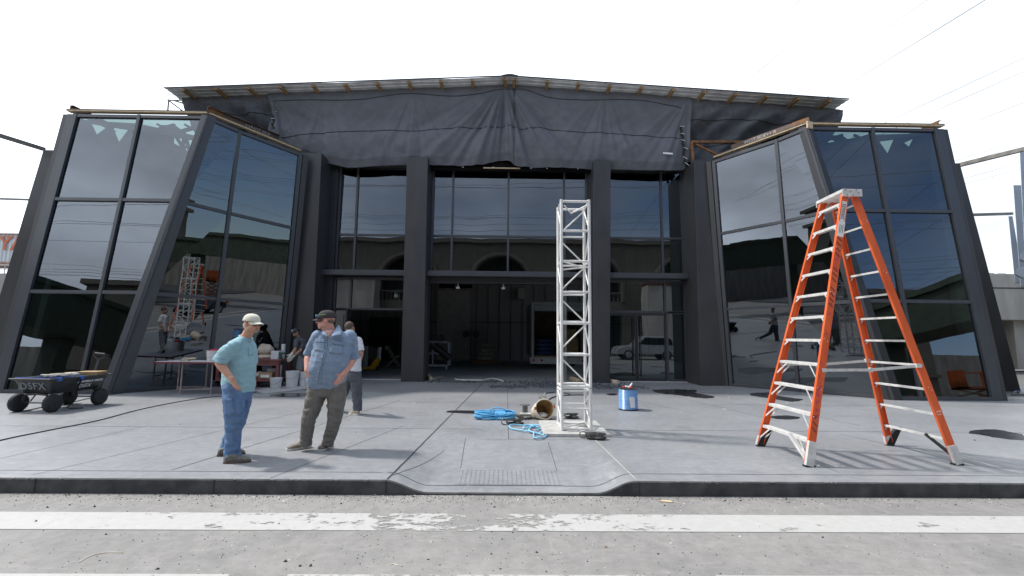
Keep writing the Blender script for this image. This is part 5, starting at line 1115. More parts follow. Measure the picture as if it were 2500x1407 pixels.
# red work cart
WC = thing('work_cart', 'dark red wheeled work cart loaded with bags and boxes before the left outer pillar', 'cart', (-7.2, 13.7, 0))
m_red = M('dark_red_paint', (.13, .03, .03), .5, .3, 4, .1, 20, col2=(.24, .09, .085))
cx0, cx1, cy0, cy1 = -8.3, -6.52, 13.35, 14.1
MB().box(cx0, cx1 + .06, cy0 - .05, cy1 + .05, .76, .80).build('top_board', m_red, WC, bevel=.004)
MB().box(cx0, cx1, cy0, cy0 + .03, .62, .76).build('apron', m_red, WC); MB().box(cx0, cx1, cy0, cy1, .17, .25).build('shelf', m_red, WC, bevel=.004)
for x in (cx0 + .04, cx1 - .04):
    for y in (cy0 + .05, cy1 - .05): MB().box(x - .045, x + .045, y - .045, y + .045, .25, .76).build('leg', m_red, WC)
for x in (cx0 + .15, cx1 - .2):
    for y in (cy0 + .1, cy1 - .1): q = MB().lathe([(.06, -.02), (.06, .02)], (x, y, .06), (1, 0, 0), 14).build('caster', m_rub, WC, smooth=30); MB().box(x - .03, x + .03, y - .03, y + .03, .11, .17).build('fork', m_stl, q)
m_bag = M('paper_sack', (.40, .33, .25), .85, .15, 6, .5, 18, col2=(.52, .44, .35))
def sack(c, d, label, peak=0, nm='sack', m=None):
    mb = MB(); n1, n2 = 22, 14; vs = []
    for j in range(n2 + 1):
        t = pi * j / n2
        for i in range(n1):
            a = 2 * pi * i / n1; ca, sa = cos(a), sin(a); q = 2.6
            rx = (abs(ca) ** q + abs(sa) ** q) ** (-1 / q); st = sin(t) ** .45; z = -cos(t); z = (abs(z) ** .8) * (1 if z > 0 else -1)
            p = Vector((d[0] / 2 * ca * rx * st * (1 - (.25 * peak * max(0, z))), d[1] / 2 * sa * rx * st * (1 - .6 * peak * max(0, z)), d[2] / 2 * z))
            p += Vector((fn(p.x * 9, p.y * 9, p.z * 9 + c[0]), fn(p.z * 9, p.x * 9, 3), fn(p.y * 8, p.x * 9, p.z * 9 + 7))) * .028; vs.append((c[0] + p.x, c[1] + p.y, c[2] + d[2] / 2 + p.z))
    mb.add(vs, [(j * n1 + i, j * n1 + (i + 1) % n1, (j + 1) * n1 + (i + 1) % n1, (j + 1) * n1 + i) for j in range(n2) for i in range(n1)]); return tag(mb.build(nm, m or m_bag, smooth=True), label, 'sack')
sack((-7.05, 13.65, .80), (.52, .42, .13), 'flat plump paper sack lying on the red work cart')
sack((-7.08, 13.66, .92), (.46, .34, .30), 'crumpled open paper sack standing on the flat sack', 1)
m_wb = M('printed_white_box', (.62, .63, .64), .6, .2, 30)
for i, z in enumerate((.80, .92)): tag(MB().box(-6.84, -6.62, 13.5, 13.75, z, z + .115).build('carton', m_wb, bevel=.003), ('small printed white carton on the red cart, lower of two' if i == 0 else 'small printed white carton on the red cart, upper of two'), 'carton', 'small white cartons on the red cart')
tag(MB().lathe([(.055, 0), (.055, .02), (.058, .42), (.05, .43)], (-6.68, 13.9, .80), n=18).build('cup_stack', m_bk, smooth=30), 'tall stack of white cups standing on the right end of the red cart', 'cups')
T = thing('drill', 'small dark green cordless drill at the right end of the red cart', 'drill', (-6.5, 13.55, .80)); m_dg = M('drill_green', (.02, .07, .06), .5)
MB().box(-6.60, -6.52, 13.5, 13.56, .80, .85).box(-6.58, -6.54, 13.51, 13.55, .85, .95).build('grip', m_dg, T, bevel=.006); MB().tube((-6.62, 13.53, .97), (-6.46, 13.53, .97), .03).build('motor', m_dg, T, smooth=30)
bucket(-6.92, 13.75, .25, .13, .26, 'white bucket on the lower shelf of the red cart', handle=False)
tag(MB().lathe([(.05, 0), (.058, .36)], (-6.72, 13.85, .25), n=16).build('cup_stack', m_bk, smooth=30), 'short stack of white cups on the lower shelf of the red cart', 'cups')
T = thing('cardboard_box', 'open cardboard box with a white label on the lower shelf of the red cart', 'box', (-6.9, 13.5, .25)); MB().box(-7.1, -6.72, 13.4, 13.43, .25, .43).box(-7.1, -6.72, 13.6, 13.63, .25, .43).box(-7.1, -7.08, 13.43, 13.6, .25, .43).box(-6.74, -6.72, 13.43, 13.6, .25, .43).box(-7.1, -6.72, 13.4, 13.63, .25, .26).hexa([(-6.72, 13.4, .41), (-6.62, 13.38, .46), (-6.62, 13.62, .46), (-6.72, 13.63, .41), (-6.72, 13.4, .42), (-6.62, 13.38, .47), (-6.62, 13.62, .47), (-6.72, 13.63, .42)]).build('carton_body', m_kra, T)
MB().box(-7.04, -6.80, 13.396, 13.4, .28, .36).build('white_label', m_stk, T)
tag(MB().ell((-7.2, 13.5, .33), (.1, .1, .08), 10, 6).ell((-7.12, 13.5, .40), (.07, .08, .05), 8, 6).build('paper_towel', MATS['rag'], smooth=True), 'crumpled white paper on the lower shelf of the red cart', 'paper')
for x, mm, l in ((-7.34, (.5, .05, .04), 'small red bottle on the lower shelf of the red cart'), (-7.26, (.05, .12, .5), 'small blue bottle on the lower shelf of the red cart'), (-7.42, (.6, .5, .1), 'small yellow bottle on the lower shelf of the red cart')): tag(MB().lathe([(.03, 0), (.03, .13), (.012, .16), (.012, .19)], (x, 13.42, .25), n=12).build('small_bottle', M('btl%g' % x, mm, .4), smooth=30), l, 'bottle', 'small bottles on the red cart shelf')
# floor board and buckets
P = [G(616, 955), G(648, 962.5), G(800, 945), G(790, 934), G(716, 938)]; P = [Vector((p.x, p.y, .004)) for p in P]
tag(MB().prism(P, (0, 0, .014)).build('floor_board', M('white_hardboard', (.42, .41, .41), .6, .15, 4)), 'thin whitish board lying on the pavement under the small buckets', 'board')
bucket(-6.42, 13.05, .018, .155, .29, 'small white bucket standing on the white floor board')
bucket(-6.20, 13.55, .0, .18, .46, 'tall lidded white bucket behind the small one by the kneeling worker')
bucket(-5.93, 13.75, .0, .16, .42, 'white bucket half hidden behind the stooping worker')
tag(MB().lathe([(.04, 0), (.045, .2), (.02, .24)], (-5.70, 13.5, 0), n=12).build('spray_can', M('hi_vis_yellow', (.6, .6, .05), .5), smooth=30), 'yellow bottle on the ground beside the stooping worker', 'bottle')
# pink sandbag inside the left pavilion
sack((-12.0, 12.6, .02), (.7, .35, .28), 'mauve sandbag lying behind the lowest left pane', 0, 'sandbag', M('mauve_sack', (.30, .20, .36), .8))
tag(MB().box(-12.4, -10.8, 12.4, 12.9, .012, .09).build('timber_pallet', m_wood), 'low timber pallet behind the lowest left pane', 'pallet')
# ------------------------------------------------------------------ inside the hall
T = thing('pallet_jack', 'yellow pallet jack standing inside the left doorway', 'pallet jack', tuple(G(905, 905))); m_y = M('jack_yellow', (.75, .38, .02), .5); c = G(903, 905)
MB().prism([c + Vector((-.35, 0, .05)), c + Vector((.15, 0, .05)), c + Vector((.35, 0, .5)), c + Vector((.25, 0, .55)), c + Vector((.0, 0, .2)), c + Vector((-.35, 0, .12))], (0, .5, 0)).build('fork_frame', m_y, T); MB().tube(c + Vector((.3, .2, .5)), c + Vector((.32, .2, 1.0)), .09).build('handle_post', m_pipe, T, smooth=30); MB().lathe([(.09, -.05), (.09, .05)], c + Vector((.3, .1, .09)), (1, 0, 0), 12).build('wheel', m_rub, T)
T = thing('folding_chair', 'folded metal chair standing in the hall behind the left doorway', 'chair', tuple(G(955, 895))); c = G(955, 896); m_ch = M('chair_metal', (.35, .34, .31), .5)
for dy in (0, .4): MB().tube(c + Vector((-.3, dy, 1.0)), c + Vector((.35, dy, 0)), .022).tube(c + Vector((.3, dy, .55)), c + Vector((-.3, dy, 0)), .022).build('side_frame', m_ch, T)
MB().box(c.x - .15, c.x + .35, c.y, c.y + .4, .46, .49).build('seat', m_ch, T); MB().hexa([c + Vector((-.3, 0, .8)), c + Vector((-.27, 0, .8)), c + Vector((-.27, .4, .8)), c + Vector((-.3, .4, .8)), c + Vector((-.36, 0, 1.0)), c + Vector((-.33, 0, 1.0)), c + Vector((-.33, .4, 1.0)), c + Vector((-.36, .4, 1.0))]).build('backrest', m_ch, T)
tag(MB().box(-8.2, -6.4, 27.5, 28.3, 0, 2.6).box(-8.0, -6.6, 27.46, 27.5, .2, 2.4).build('cabinet', m_blk), 'tall black cabinet in the hall behind the folding chair', 'cabinet')
sack((-7.9, 25, 0), (2.0, 1.2, 1.0), 'grey covered heap in the hall beside the pallet jack', .5, 'covered_heap', M('grey_cover', (.2, .2, .19), .8))
tag(MB().box(-6.9, -6.6, 21.8, 22.2, 0, 1.0).box(-7.3, -6.9, 21.8, 22.2, .5, .8).build('white_machine', m_pipe, bevel=.02), 'white boxy machine behind the yellow pallet jack', 'machine')
T = thing('equipment_rack', 'grey wheeled equipment rack with a black cylinder inside the centre doorway', 'rack', (-3.2, 21.2, 0)); mg = M('rack_grey', (.40, .42, .46), .5)
rx0, rx1, ry0, ry1 = -3.75, -2.55, 20.8, 21.5; mb = MB()
for x in (rx0, rx1 - .05):
    for y in (ry0, ry1): mb.box(x, x + .05, y, y + .05, .15, 1.25)
for z in (.15, .7, 1.22): mb.box(rx0, rx1, ry0, ry0 + .05, z, z + .05).box(rx0, rx1, ry1, ry1 + .05, z, z + .05).box(rx0, rx0 + .05, ry0, ry1, z, z + .05).box(rx1 - .05, rx1, ry0, ry1, z, z + .05)
mb.box(-3.3, -3.25, ry0, ry0 + .05, .2, 1.22).build('frame', mg, T); MB().tube((-3.3, 20.9, 1.1), (-2.5, 20.9, .5), .17, n=16).build('cylinder', m_blk, T, smooth=30)
for x in (rx0 + .2, rx1 - .1): MB().lathe([(.09, -.03), (.09, .03)], (x, 20.85, .09), (1, 0, 0), 12).build('caster', m_al, T, smooth=30)
mb = MB(); rr = random.Random(1)
for k in range(9): mb.tube((-3.6 + k * .1, 21, 1.28), (-3.6 + k * .1 + rr.uniform(-.1, .1), 21, 1.6), .03)
mb.build('fittings', m_blk, T)
T = thing('light_stand', 'black stand with two round lamp heads in front of the back wall', 'light stand', tuple(G(1151, 880))); c = Vector((-2.1, 27.8, 0))
MB().tube(c, c + Vector((0, 0, 2.0)), .03).build('pole', m_blk, T); MB().tube(c, c + Vector((-.5, -.2, 0.03)), .02).tube(c, c + Vector((.5, -.2, 0.03)), .02).tube(c, c + Vector((0, .5, 0.03)), .02).build('tripod', m_blk, T)
for s in (-1, 1): MB().lathe([(.2, -.1), (.22, 0), (.2, .05)], c + Vector((s * .3, 0, 1.65)), (0, -1, 0), 18).build('lamp_head', m_blk, T, smooth=30)
for i in range(4): sack((-1.25 + .1 * i, 26.4, .15 + .24 * i), (1.0 - .08 * i, .6, .24), 'pale sack in the pile before the back wall, number from the floor ' + ['one', 'two', 'three', 'four'][i], 0, 'cement_sack', M('pale_sack', (.50, .47, .42), .8, .2, 5))
tag(MB().box(-1.9, -.4, 26.0, 26.9, 0, .14).build('pallet', m_wood), 'timber pallet under the pile of pale sacks', 'pallet')
TR = thing('box_trailer', 'grey box truck body with open rear door parked inside the hall', 'truck', (2.5, 24, 0)); m_tr = M('truck_grey', (.34, .35, .36), .5, .1, 2); m_trd = M('truck_inside', (.32, .22, .13), .8, .2, 2)
a, b_, yy = 1.22, 3.85, 21.8
MB().box(a, a + .14, yy, 27, .55, 3.05).box(b_ - .14, b_, yy, 27, .55, 3.05).box(a, b_, yy, 27, 3.05, 3.2).box(a + .14, b_ - .14, yy + .01, yy + .12, 2.75, 3.05).build('body', m_tr, TR, bevel=.03)
MB().box(a + .14, b_ - .14, 26.4, 26.5, .6, 3.0).box(a + .14, b_ - .14, yy + .1, 26.4, .55, .62).build('interior', m_trd, TR); bm_ = MB().box(a - .05, b_ + .05, yy - .1, yy + .2, .25, .55).build('rear_bumper', m_pipe, TR, bevel=.01)
for x in (a + .12, a + .5, b_ - .2): MB().lathe([(.06, 0), (.06, .02)], (x, yy - .12, .42), (0, 1, 0), 12).build('tail_light', M('tail_red', (.5, .03, .02), .3), bm_)
for x in (a + .3, b_ - .3): MB().lathe([(.4, -.14), (.4, .14)], (x, 24.5, .4), (1, 0, 0), 18).build('wheel', m_rub, TR, smooth=30)
for i in range(4): sack((1.95, 22.6, .62 + i * .2), (.9, .6, .2), 'dark blue sack stacked inside the truck, ' + ['lowest', 'second', 'third', 'topmost'][i] + ' of four', 0, 'blue_sack', M('navy_sack', (.03, .05, .14), .7))
tag(MB().box(2.7, 3.6, 22.6, 23.4, .62, 1.5).box(2.7, 3.5, 22.7, 23.3, 1.5, 1.9).build('crate', m_kra, bevel=.02), 'brown crates inside the rear of the truck body', 'crate')
tag(MB().tube((2.15, 16.4, 0), (2.15, 16.4, 3.4), .05).build('steel_prop', m_gal, smooth=30), 'dark vertical steel prop behind the truss tower in the doorway', 'prop')
tag(MB().box(.75, 1.2, 29.1, 29.36, 3.9, 4.6).build('wall_box', m_inwall2), 'small pale electrical box high on the back wall', 'electrical box')
for x, l in ((-1.7, 'small white sensor hanging under the lintel, left one'), (-.2 + .1, 'small white sensor hanging under the lintel, middle one')): T = tag(MB().tube((x, 16.0, 3.36), (x, 16.0, 3.22), .015).box(x - .06, x + .06, 15.95, 16.05, 3.18, 3.24).build('sensor', m_pipe), l, 'sensor')
# small site litter
for px, py, s_, m_, l in ((700, 985, .05, m_trim, 'small timber chip on the pavement behind the man in blue'), (1010, 985, .04, m_stk, 'scrap of white paper on the pavement left of the long dark puddle'), (1768, 1000, .05, m_stk, 'crumpled white scrap on the pavement between drum and ladder'), (1625, 1226, .07, m_trim, 'pale wooden wedge lying on the road below the ladder side kerb'), (905, 1207, .06, m_canv, 'tan leaf-like scrap in the gutter left of the ramp')):
    g_ = G(px, py, RZ if py > 1200 else 0); z_ = RZ if py > 1200 else 0
    tag(MB().prism([(g_.x - s_, g_.y, z_ + .001), (g_.x + s_, g_.y - s_ * .4, z_ + .001), (g_.x + s_ * .8, g_.y + s_ * .3, z_ + .001), (g_.x - s_ * .3, g_.y + s_ * .5, z_ + .001)], (0, 0, .008)).build('paper_scrap' if m_ is m_stk else 'timber_chip', m_), l, 'scrap' if m_ is m_stk else 'wood chip')
floor_line('twig', [(198, 1322), (225, 1308), (262, 1300), (305, 1300)], .003, m_canv, 'thin curved pale twig lying on the road between the stripes', 'twig', RZ)
floor_line('twig', [(955, 1328), (962, 1326), (975, 1329)], .003, m_canv, 'tiny pale twig on the road right of centre', 'twig', RZ)
# ------------------------------------------------------------------ people
from mathutils.bvhtree import BVHTree
def cap_(mb, p, q, r1, r2, n=14):                 # closed tapered capsule
    p = Vector(p); q = Vector(q); d = (q - p); L_ = d.length; d = d / max(L_, 1e-6); prof = []
    for i in range(6): a = pi / 2 * i / 5; prof.append((r1 * sin(a), -r1 * cos(a)))
    for i in range(6): a = pi / 2 * i / 5; prof.append((r2 * cos(a), L_ + r2 * sin(a)))
    return mb.lathe([(max(r, 1e-4), h) for r, h in prof], p, d, n)
def slices(mb, sl, n=20):                         # sl: (centre, halfwidth, side dir, halfdepth, front dir[, power])
    R_ = []
    for s_ in sl:
        c, a, sd, b, fd = s_[:5]; q = s_[5] if len(s_) > 5 else 2.3; ring_ = []
        for i in range(n):
            t = 2 * pi * i / n; ct, st = cos(t), sin(t); k = (abs(ct) ** q + abs(st) ** q) ** (-1 / q); ring_.append(Vector(c) + Vector(sd) * a * ct * k + Vector(fd) * b * st * k)
        R_.append(ring_)
    if (R_[1][0] - R_[0][0]).dot(Vector(sl[0][2]).cross(Vector(sl[0][4]))) < 0: R_ = [r[::-1] for r in R_]
    return loft(R_, mb, True, True)
def remesh(mb, voxel, smooth=2, disp=None):
    o = mb.build('tmp', []) if False else None
    me = bpy.data.meshes.new('tmp'); me.from_pydata([tuple(v) for v in mb.v], [], mb.f); me.update()
    o = bpy.data.objects.new('tmp', me); S.collection.objects.link(o)
    md = o.modifiers.new('r', 'REMESH'); md.mode = 'VOXEL'; md.voxel_size = voxel
    if smooth: ms = o.modifiers.new('s', 'SMOOTH'); ms.iterations = smooth; ms.factor = .5
    dg = bpy.context.evaluated_depsgraph_get(); dg.update(); m2 = bpy.data.meshes.new_from_object(o.evaluated_get(dg))
    bpy.data.objects.remove(o); bpy.data.meshes.remove(me)
    if disp:
        ns = [v.normal.copy() for v in m2.vertices]
        for v, nn in zip(m2.vertices, ns): v.co += nn * disp(v.co, nn)
    return m2
def put(me, name, mats, parent=None, colour=None):
    off = wloc(parent) if parent else Vector((0, 0, 0)); me.name = name
    me.materials.clear()
    for m in (mats if isinstance(mats, (list, tuple)) else [mats]): me.materials.append(m)
    bv = BVHTree.FromPolygons([v.co.copy() for v in me.vertices], [tuple(p.vertices) for p in me.polygons])
    if colour:
        for p in me.polygons: p.material_index = colour(p.center)
    for v in me.vertices: v.co -= off
    me.shade_smooth(); o = bpy.data.objects.new(name, me); S.collection.objects.link(o); o.parent = parent; return o, bv
def decal(bv, corners, name, mat, parent, nu=6, nv=6, off=.004, thick=.003, bevel=0):   # cloth patch laid on a garment; corners as photo points
    P = [Vector(c).to_3d() for c in corners]; vs = []
    for j in range(nv + 1):
        for i in range(nu + 1):
            u, v = i / nu, j / nv; a = P[0].lerp(P[1], u); b = P[3].lerp(P[2], u); p = a.lerp(b, v); d = ray(p.x, p.y).normalized(); h = bv.ray_cast(CAM, d)
            if h[0] is None: h = bv.find_nearest(CAM + d * (bv_depth(bv)))
            vs.append(h[0] - d * off)
    mb = MB().add(vs, [(j * (nu + 1) + i, (j + 1) * (nu + 1) + i, (j + 1) * (nu + 1) + i + 1, j * (nu + 1) + i + 1) for j in range(nv) for i in range(nu)])
    return mb.build(name, mat, parent, smooth=True, solid=thick)
def bv_depth(bv): h = bv.find_nearest(CAM); return (h[0] - CAM).length
def dline(bv, pts, r, name, mat, parent, off=.002):
    Q = []
    P = [Vector(p).to_3d() for p in pts]
    for a, b in zip(P, P[1:]):
        for k in range(6):
            p = a.lerp(b, k / 6); d = ray(p.x, p.y).normalized(); h = bv.ray_cast(CAM, d)
            if h[0] is not None: Q.append(h[0] - d * off)
    if len(Q) > 2: return MB().path(Q, r, 4).build(name, mat, parent)
def basis(f, up=(0, 0, 1)):
    f = Vector(f).normalized(); s = f.cross(Vector(up)).normalized(); return f, s, s.cross(f).normalized()   # fwd, right, up
def head_into(mb, c, f, up=(0, 0, 1), k=1.0):
    f, s, u = basis(f, up); c = Vector(c); Rm = Matrix((s, f, u)).transposed()
    def E_(o, r, n=14, m=10): mb.ell(c + (s * o[0] + f * o[1] + u * o[2]) * k, (r[0] * k, r[1] * k, r[2] * k), n, m, Rm)
    E_((0, -.012, .028), (.076, .097, .094)); E_((0, .022, -.03), (.064, .072, .082)); E_((0, .045, -.075), (.048, .045, .034)); E_((0, .072, -.088), (.026, .022, .022))
    E_((0, .088, .012), (.05, .012, .012)); E_((0, .094, -.012), (.011, .016, .026)); E_((0, .108, -.026), (.015, .016, .012)); E_((0, .088, -.055), (.026, .011, .007)); E_((0, .087, -.066), (.022, .011, .006))
    for q in (-1, 1): E_((q * .036, .07, -.03), (.026, .022, .022)); E_((q * .078, -.008, -.008), (.012, .022, .034)); E_((q * .055, .02, -.06), (.022, .05, .03))
    return c, f, s, u
def hand_into(mb, w, d, n, k=1.0, curl=.5, thumb=1):
    w = Vector(w); d = Vector(d).normalized(); n = Vector(n); n = (n - d * n.dot(d)).normalized(); s = d.cross(n).normalized()
    Rm = Matrix((s, d, n)).transposed(); mb.ell(w + d * .045 * k, (.040 * k, .055 * k, .017 * k), 14, 8, Rm); cap_(mb, w - d * .02, w + d * .02, .027 * k, .028 * k)
    for i, L_ in enumerate((.070, .080, .075, .058)):
        b = w + d * (.082 - .006 * abs(i - 1.3)) * k + s * (-.031 + .0205 * i) * k; c = curl * (.8 + .15 * i); d1 = (d * cos(c) + n * sin(c)).normalized(); d2 = (d * cos(2 * c) + n * sin(2 * c)).normalized()
        m_ = b + d1 * L_ * .52 * k; cap_(mb, b, m_, .0098 * k, .0088 * k, 10); cap_(mb, m_, m_ + d2 * L_ * .5 * k, .0088 * k, .007 * k, 10)
    b = w + d * .02 * k - s * .03 * k * thumb; m_ = b + (d * .6 - s * .7 * thumb + n * .3).normalized() * .042 * k; cap_(mb, b, m_, .0135 * k, .011 * k, 10); cap_(mb, m_, m_ + (d * .9 - s * .15 * thumb + n * .4).normalized() * .034 * k, .011 * k, .0085 * k, 10)
def folds(amp, fz=9.0, sd=0.0, joints=()):
    def d(p, n):
        v = amp * .9 * (.9 * fn(p.x * fz * .6 + sd, p.y * fz * .6, p.z * fz * 1.3 + sd, 3) - .25)
        v += amp * .6 * (1 - abs(fn(p.x * fz * 1.1 + p.z * fz, p.y * fz * 1.1, p.z * fz * .8 + sd, 2))) ** 3
        for (j, r, a, fr) in joints:
            w = exp(-((p - j).length / r) ** 2); v += a * .75 * w * sin((p.z - j.z) * fr + (p.x - j.x) * 30 + 3.5 * fn(p.x * 8, p.y * 8, p.z * 4 + sd))
        return v
    return d
def skin_mat(name, c, c2): return M(name, c, .5, .1, 14, .15, 90, col2=c2, spec=.4)
def cloth(name, c, c2=None, sc=12): return M(name, tuple(.65 * x + .35 * y for x, y in zip(c, c2)) if c2 else c, .88, .12, sc * 1.5, .15, 50, col2=c2, spec=.15)
def hat(c, f, u, s, k, mat, parent, brim_mat=None, crown=.10, tip=.10, low=.03):
    Rm = Matrix((s, f, u)).transposed(); mb = MB(); n, m_ = 28, 10; vs = []; cc = c + u * low * k - f * .012 * k
    for j in range(m_ + 1):
        t = pi / 2 * j / m_
        for i in range(n): a = 2 * pi * i / n; vs.append(cc + Rm @ Vector((.086 * k * cos(a) * cos(t) ** .7, .108 * k * sin(a) * cos(t) ** .75, crown * k * sin(t))))
    mb.add(vs, [(j * n + i, j * n + (i + 1) % n, (j + 1) * n + (i + 1) % n, (j + 1) * n + i) for j in range(m_) for i in range(n)]); o = mb.build('cap', mat, parent, smooth=True, solid=.004)
    mb = MB(); mb.grid(lambda a, b: cc + s * (.078 * k * (2 * a - 1) * (1 - .12 * b)) + f * (.085 * sqrt(max(0, 1 - (.9 * (2 * a - 1)) ** 2)) * k + tip * k * b * sqrt(max(0.02, 1 - (.93 * (2 * a - 1)) ** 2))) + u * (.008 - .028 * b - .022 * (2 * a - 1) ** 2) * k, 14, 8); mb.build('brim', brim_mat or mat, o, smooth=True, solid=.004)
    MB().ell(cc + u * crown * k, (.008, .008, .005), 8, 5).build('button', mat, o, smooth=True)
    mb = MB()
    for q in range(6):
        a = pi * q / 3 + .5; mb.path([cc + Rm @ Vector((.0865 * k * cos(a) * cos(t) ** .7, .1085 * k * sin(a) * cos(t) ** .75, crown * k * sin(t))) for t in [pi / 2 * i / 10 for i in range(10)]], .0015, 4)
    mb.build('cap_seam', brim_mat or mat, o)
    return o
def shoe(mb, heel, toe, w=.048, h=.075):
    heel = Vector(heel); toe = Vector(toe); f, s, u = basis(toe - heel); L_ = (toe - heel).length; sl = []
    for t, ww, hh in ((0, .55, .70), (.06, .8, .95), (.25, .85, 1.15), (.45, .85, .95), (.65, 1.0, .72), (.85, .92, .55), (.96, .6, .42), (1.0, .3, .3)):
        sl.append((heel + f * L_ * t + u * (.012 + h * hh * .5), w * ww, s, h * hh * .5, u, 2.8))
    return slices(mb, sl, 18)
def shoes(body, hts, mat, sole, k=1.0, lace=None):
    for (he, to) in hts:
        mb = MB(); shoe(mb, he, to, .050 * k, .085 * k); me = remesh(mb, .007, 3); o, bv = put(me, 'shoe', mat, body)
        he_, to_ = Vector(he), Vector(to); f, s, u = basis(to_ - he_); L_ = (to_ - he_).length; poly = []
        for t, ww in ((-.03, .3), (-.02, .62), (.1, .9), (.3, .88), (.5, .95), (.7, 1.1), (.88, .98), (1.0, .6), (1.03, .2)): poly.append((t, ww))
        P = [he_ + f * L_ * t + s * .052 * k * ww for t, ww in poly] + [he_ + f * L_ * t - s * .052 * k * ww for t, ww in poly[::-1]]
        P = [Vector((p.x, p.y, he_.z + .001)) for p in P]; MB().prism(P, (0, 0, .024 * k)).build('sole', sole, o, bevel=.004)
        if lace:
            mb = MB()
            for q in range(5): c = he_ + f * L_ * (.42 + .07 * q) + u * (.088 - .007 * q) * k; mb.path([c - s * .024, c + u * .006, c + s * .024], .0028, 5)
            mb.build('laces', lace, o)
def leg(mb, pts, rads, n=16):
    sl = []
    P = [Vector(p) for p in pts]
    for i, (p, r) in enumerate(zip(P, rads)):
        d = (P[min(i + 1, len(P) - 1)] - P[max(i - 1, 0)]).normalized(); x = d.cross(Vector((0, 1, 0))).normalized(); y = x.cross(d).normalized(); sl.append((p, r, x, r * 1.02, y, 2.1))
    return slices(mb, sl, n)
m_skin1 = skin_mat('tanned_skin', (.50, .25, .165), (.62, .34, .24)); m_skin2 = skin_mat('ruddy_skin', (.56, .27, .20), (.66, .35, .27)); m_skin3 = skin_mat('warm_skin', (.36, .19, .12), (.45, .25, .17))
m_wh = M('grey_hair', (.42, .40, .37), .8, .3, 60, .6, 160, col2=(.62, .60, .56)); m_bh = M('brown_hair', (.06, .04, .03), .8, .3, 60, .5, 160, col2=(.13, .095, .07)); m_eye = M('eye_white', (.6, .58, .55), .3); m_lens = M('dark_lens', (.008, .008, .01), .08, spec=.8); m_lip = M('lips', (.30, .10, .09), .5)
J = YP
def face_bits(c, f, s, u, k, body, eyes=True, sh=None):
    mb = MB()
    MB().ell(c + f * .098 * k - u * .0605 * k, (.018 * k, .018 * k, .0035), 10, 5).build('mouth', m_lip, body, smooth=True)
    if eyes:
        for q in (-1, 1):
            e = MB().ell(c + f * .083 * k + s * q * .031 * k - u * .004 * k, (.012 * k, .010 * k, .007 * k), 10, 6).build('eye', m_eye, body, smooth=True)
            MB().ell(c + f * .0915 * k + s * q * .031 * k - u * .004 * k, (.0055, .003, .0055), 8, 5).build('pupil', m_lens, e, smooth=True)
            MB().ell(c + f * .090 * k + s * q * .031 * k + u * .013 * k, (.017, .007, .004), 8, 5).build('eyebrow', m_bh, body, smooth=True)
# --- man in the green shirt
y = 5.80; yn = 5.62; yf = 5.98
hf = Vector((.93, -.36, -.06)); hc = J(615, 791, 5.78)
mb = MB(); c, f, s, u = head_into(mb, hc, hf, (.06, 0, 1), 1.0)
nb = J(598, 828, 5.80); cap_(mb, c - u * .06 - f * .015, nb, .056, .062); cap_(mb, nb, nb + Vector((-.03, 0, -.06)), .07, .1)
sr, er, wr = J(566, 845, yn), J(534, 886, yn - .06), J(566, 926, yn - .10)
slv, elv, wlv = J(612, 845, yf), J(616, 893, yf + .02), J(618, 925, yf - .04)
cap_(mb, sr, er, .052, .043); cap_(mb, er, er.lerp(wr, .35), .045, .047); cap_(mb, er.lerp(wr, .35), wr, .046, .030)
cap_(mb, slv, elv, .05, .042); cap_(mb, elv, elv.lerp(wlv, .35), .043, .045); cap_(mb, elv.lerp(wlv, .35), wlv, .044, .028)
hand_into(mb, wr + (wr - er).normalized() * .01, J(577, 948, yn - .06) - wr, (.4, .8, 0), 1.05, .25, 1)
hand_into(mb, wlv, Vector((.10, -.1, -1)), (-.7, .5, 0), 1.05, .45, 1)
sd = Vector((.36, .93, 0)).normalized(); fd = Vector((.93, -.36, 0)).normalized()
slices(mb, [(J(583, 940, y), .13, sd, .09, fd), (J(586, 900, y), .14, sd, .1, fd), (J(590, 860, y), .15, sd, .1, fd), (J(594, 838, y), .12, sd, .08, fd)])
ln = [J(571, 950, 5.72), J(574, 1030, 5.68), J(570, 1115, 5.68)]; lf = [J(588, 950, 5.92), J(577, 1030, 5.98), J(552, 1098, 6.02)]
leg(mb, ln, (.075, .055, .04)); leg(mb, lf, (.075, .055, .04)); me = remesh(mb, .0065, 2)
P1, bv = put(me, 'person', m_skin1); tag(P1, 'man in a green T-shirt, blue jeans and pale cap, hand in his pocket', 'person', 'men standing on the pavement')
face_bits(c, f, s, u, 1.0, P1, False)
m_tee = cloth('sea_green_jersey', (.25, .43, .48), (.33, .51, .56))
mb = MB(); slices(mb, [(J(583, 957, y), .172, sd, .152, fd, 2.4), (J(582, 945, y), .178, sd, .165, fd, 2.4), (J(583, 915, y), .178, sd, .170, fd, 2.4), (J(587, 885, y), .178, sd, .155, fd, 2.4), (J(588, 860, y), .192, sd, .14, fd, 2.4), (J(589, 845, y), .185, sd, .125, fd, 2.3), (J(590, 835, y), .15, sd, .11, fd, 2.2), (J(594, 828, y), .095, sd, .085, fd, 2), (J(597, 823, y), .068, sd, .068, fd, 2)])
cap_(mb, sr + Vector((.02, 0, -.005)), sr.lerp(er, .35), .078, .08); slices(mb, [(sr.lerp(er, .2), .082, sd.cross((er - sr).normalized()).normalized(), .085, sd), (sr.lerp(er, .93), .092, sd.cross((er - sr).normalized()).normalized(), .075, sd)])
cap_(mb, slv + Vector((-.02, 0, 0)), slv.lerp(elv, .75), .074, .072)
me = remesh(mb, .0085, 4, folds(.011, 8, 3.0, ((J(575, 870, yn), .13, .006, 55), (J(590, 950, yn), .12, .008, 90)))); SH, bv = put(me, 'shirt', m_tee, P1)
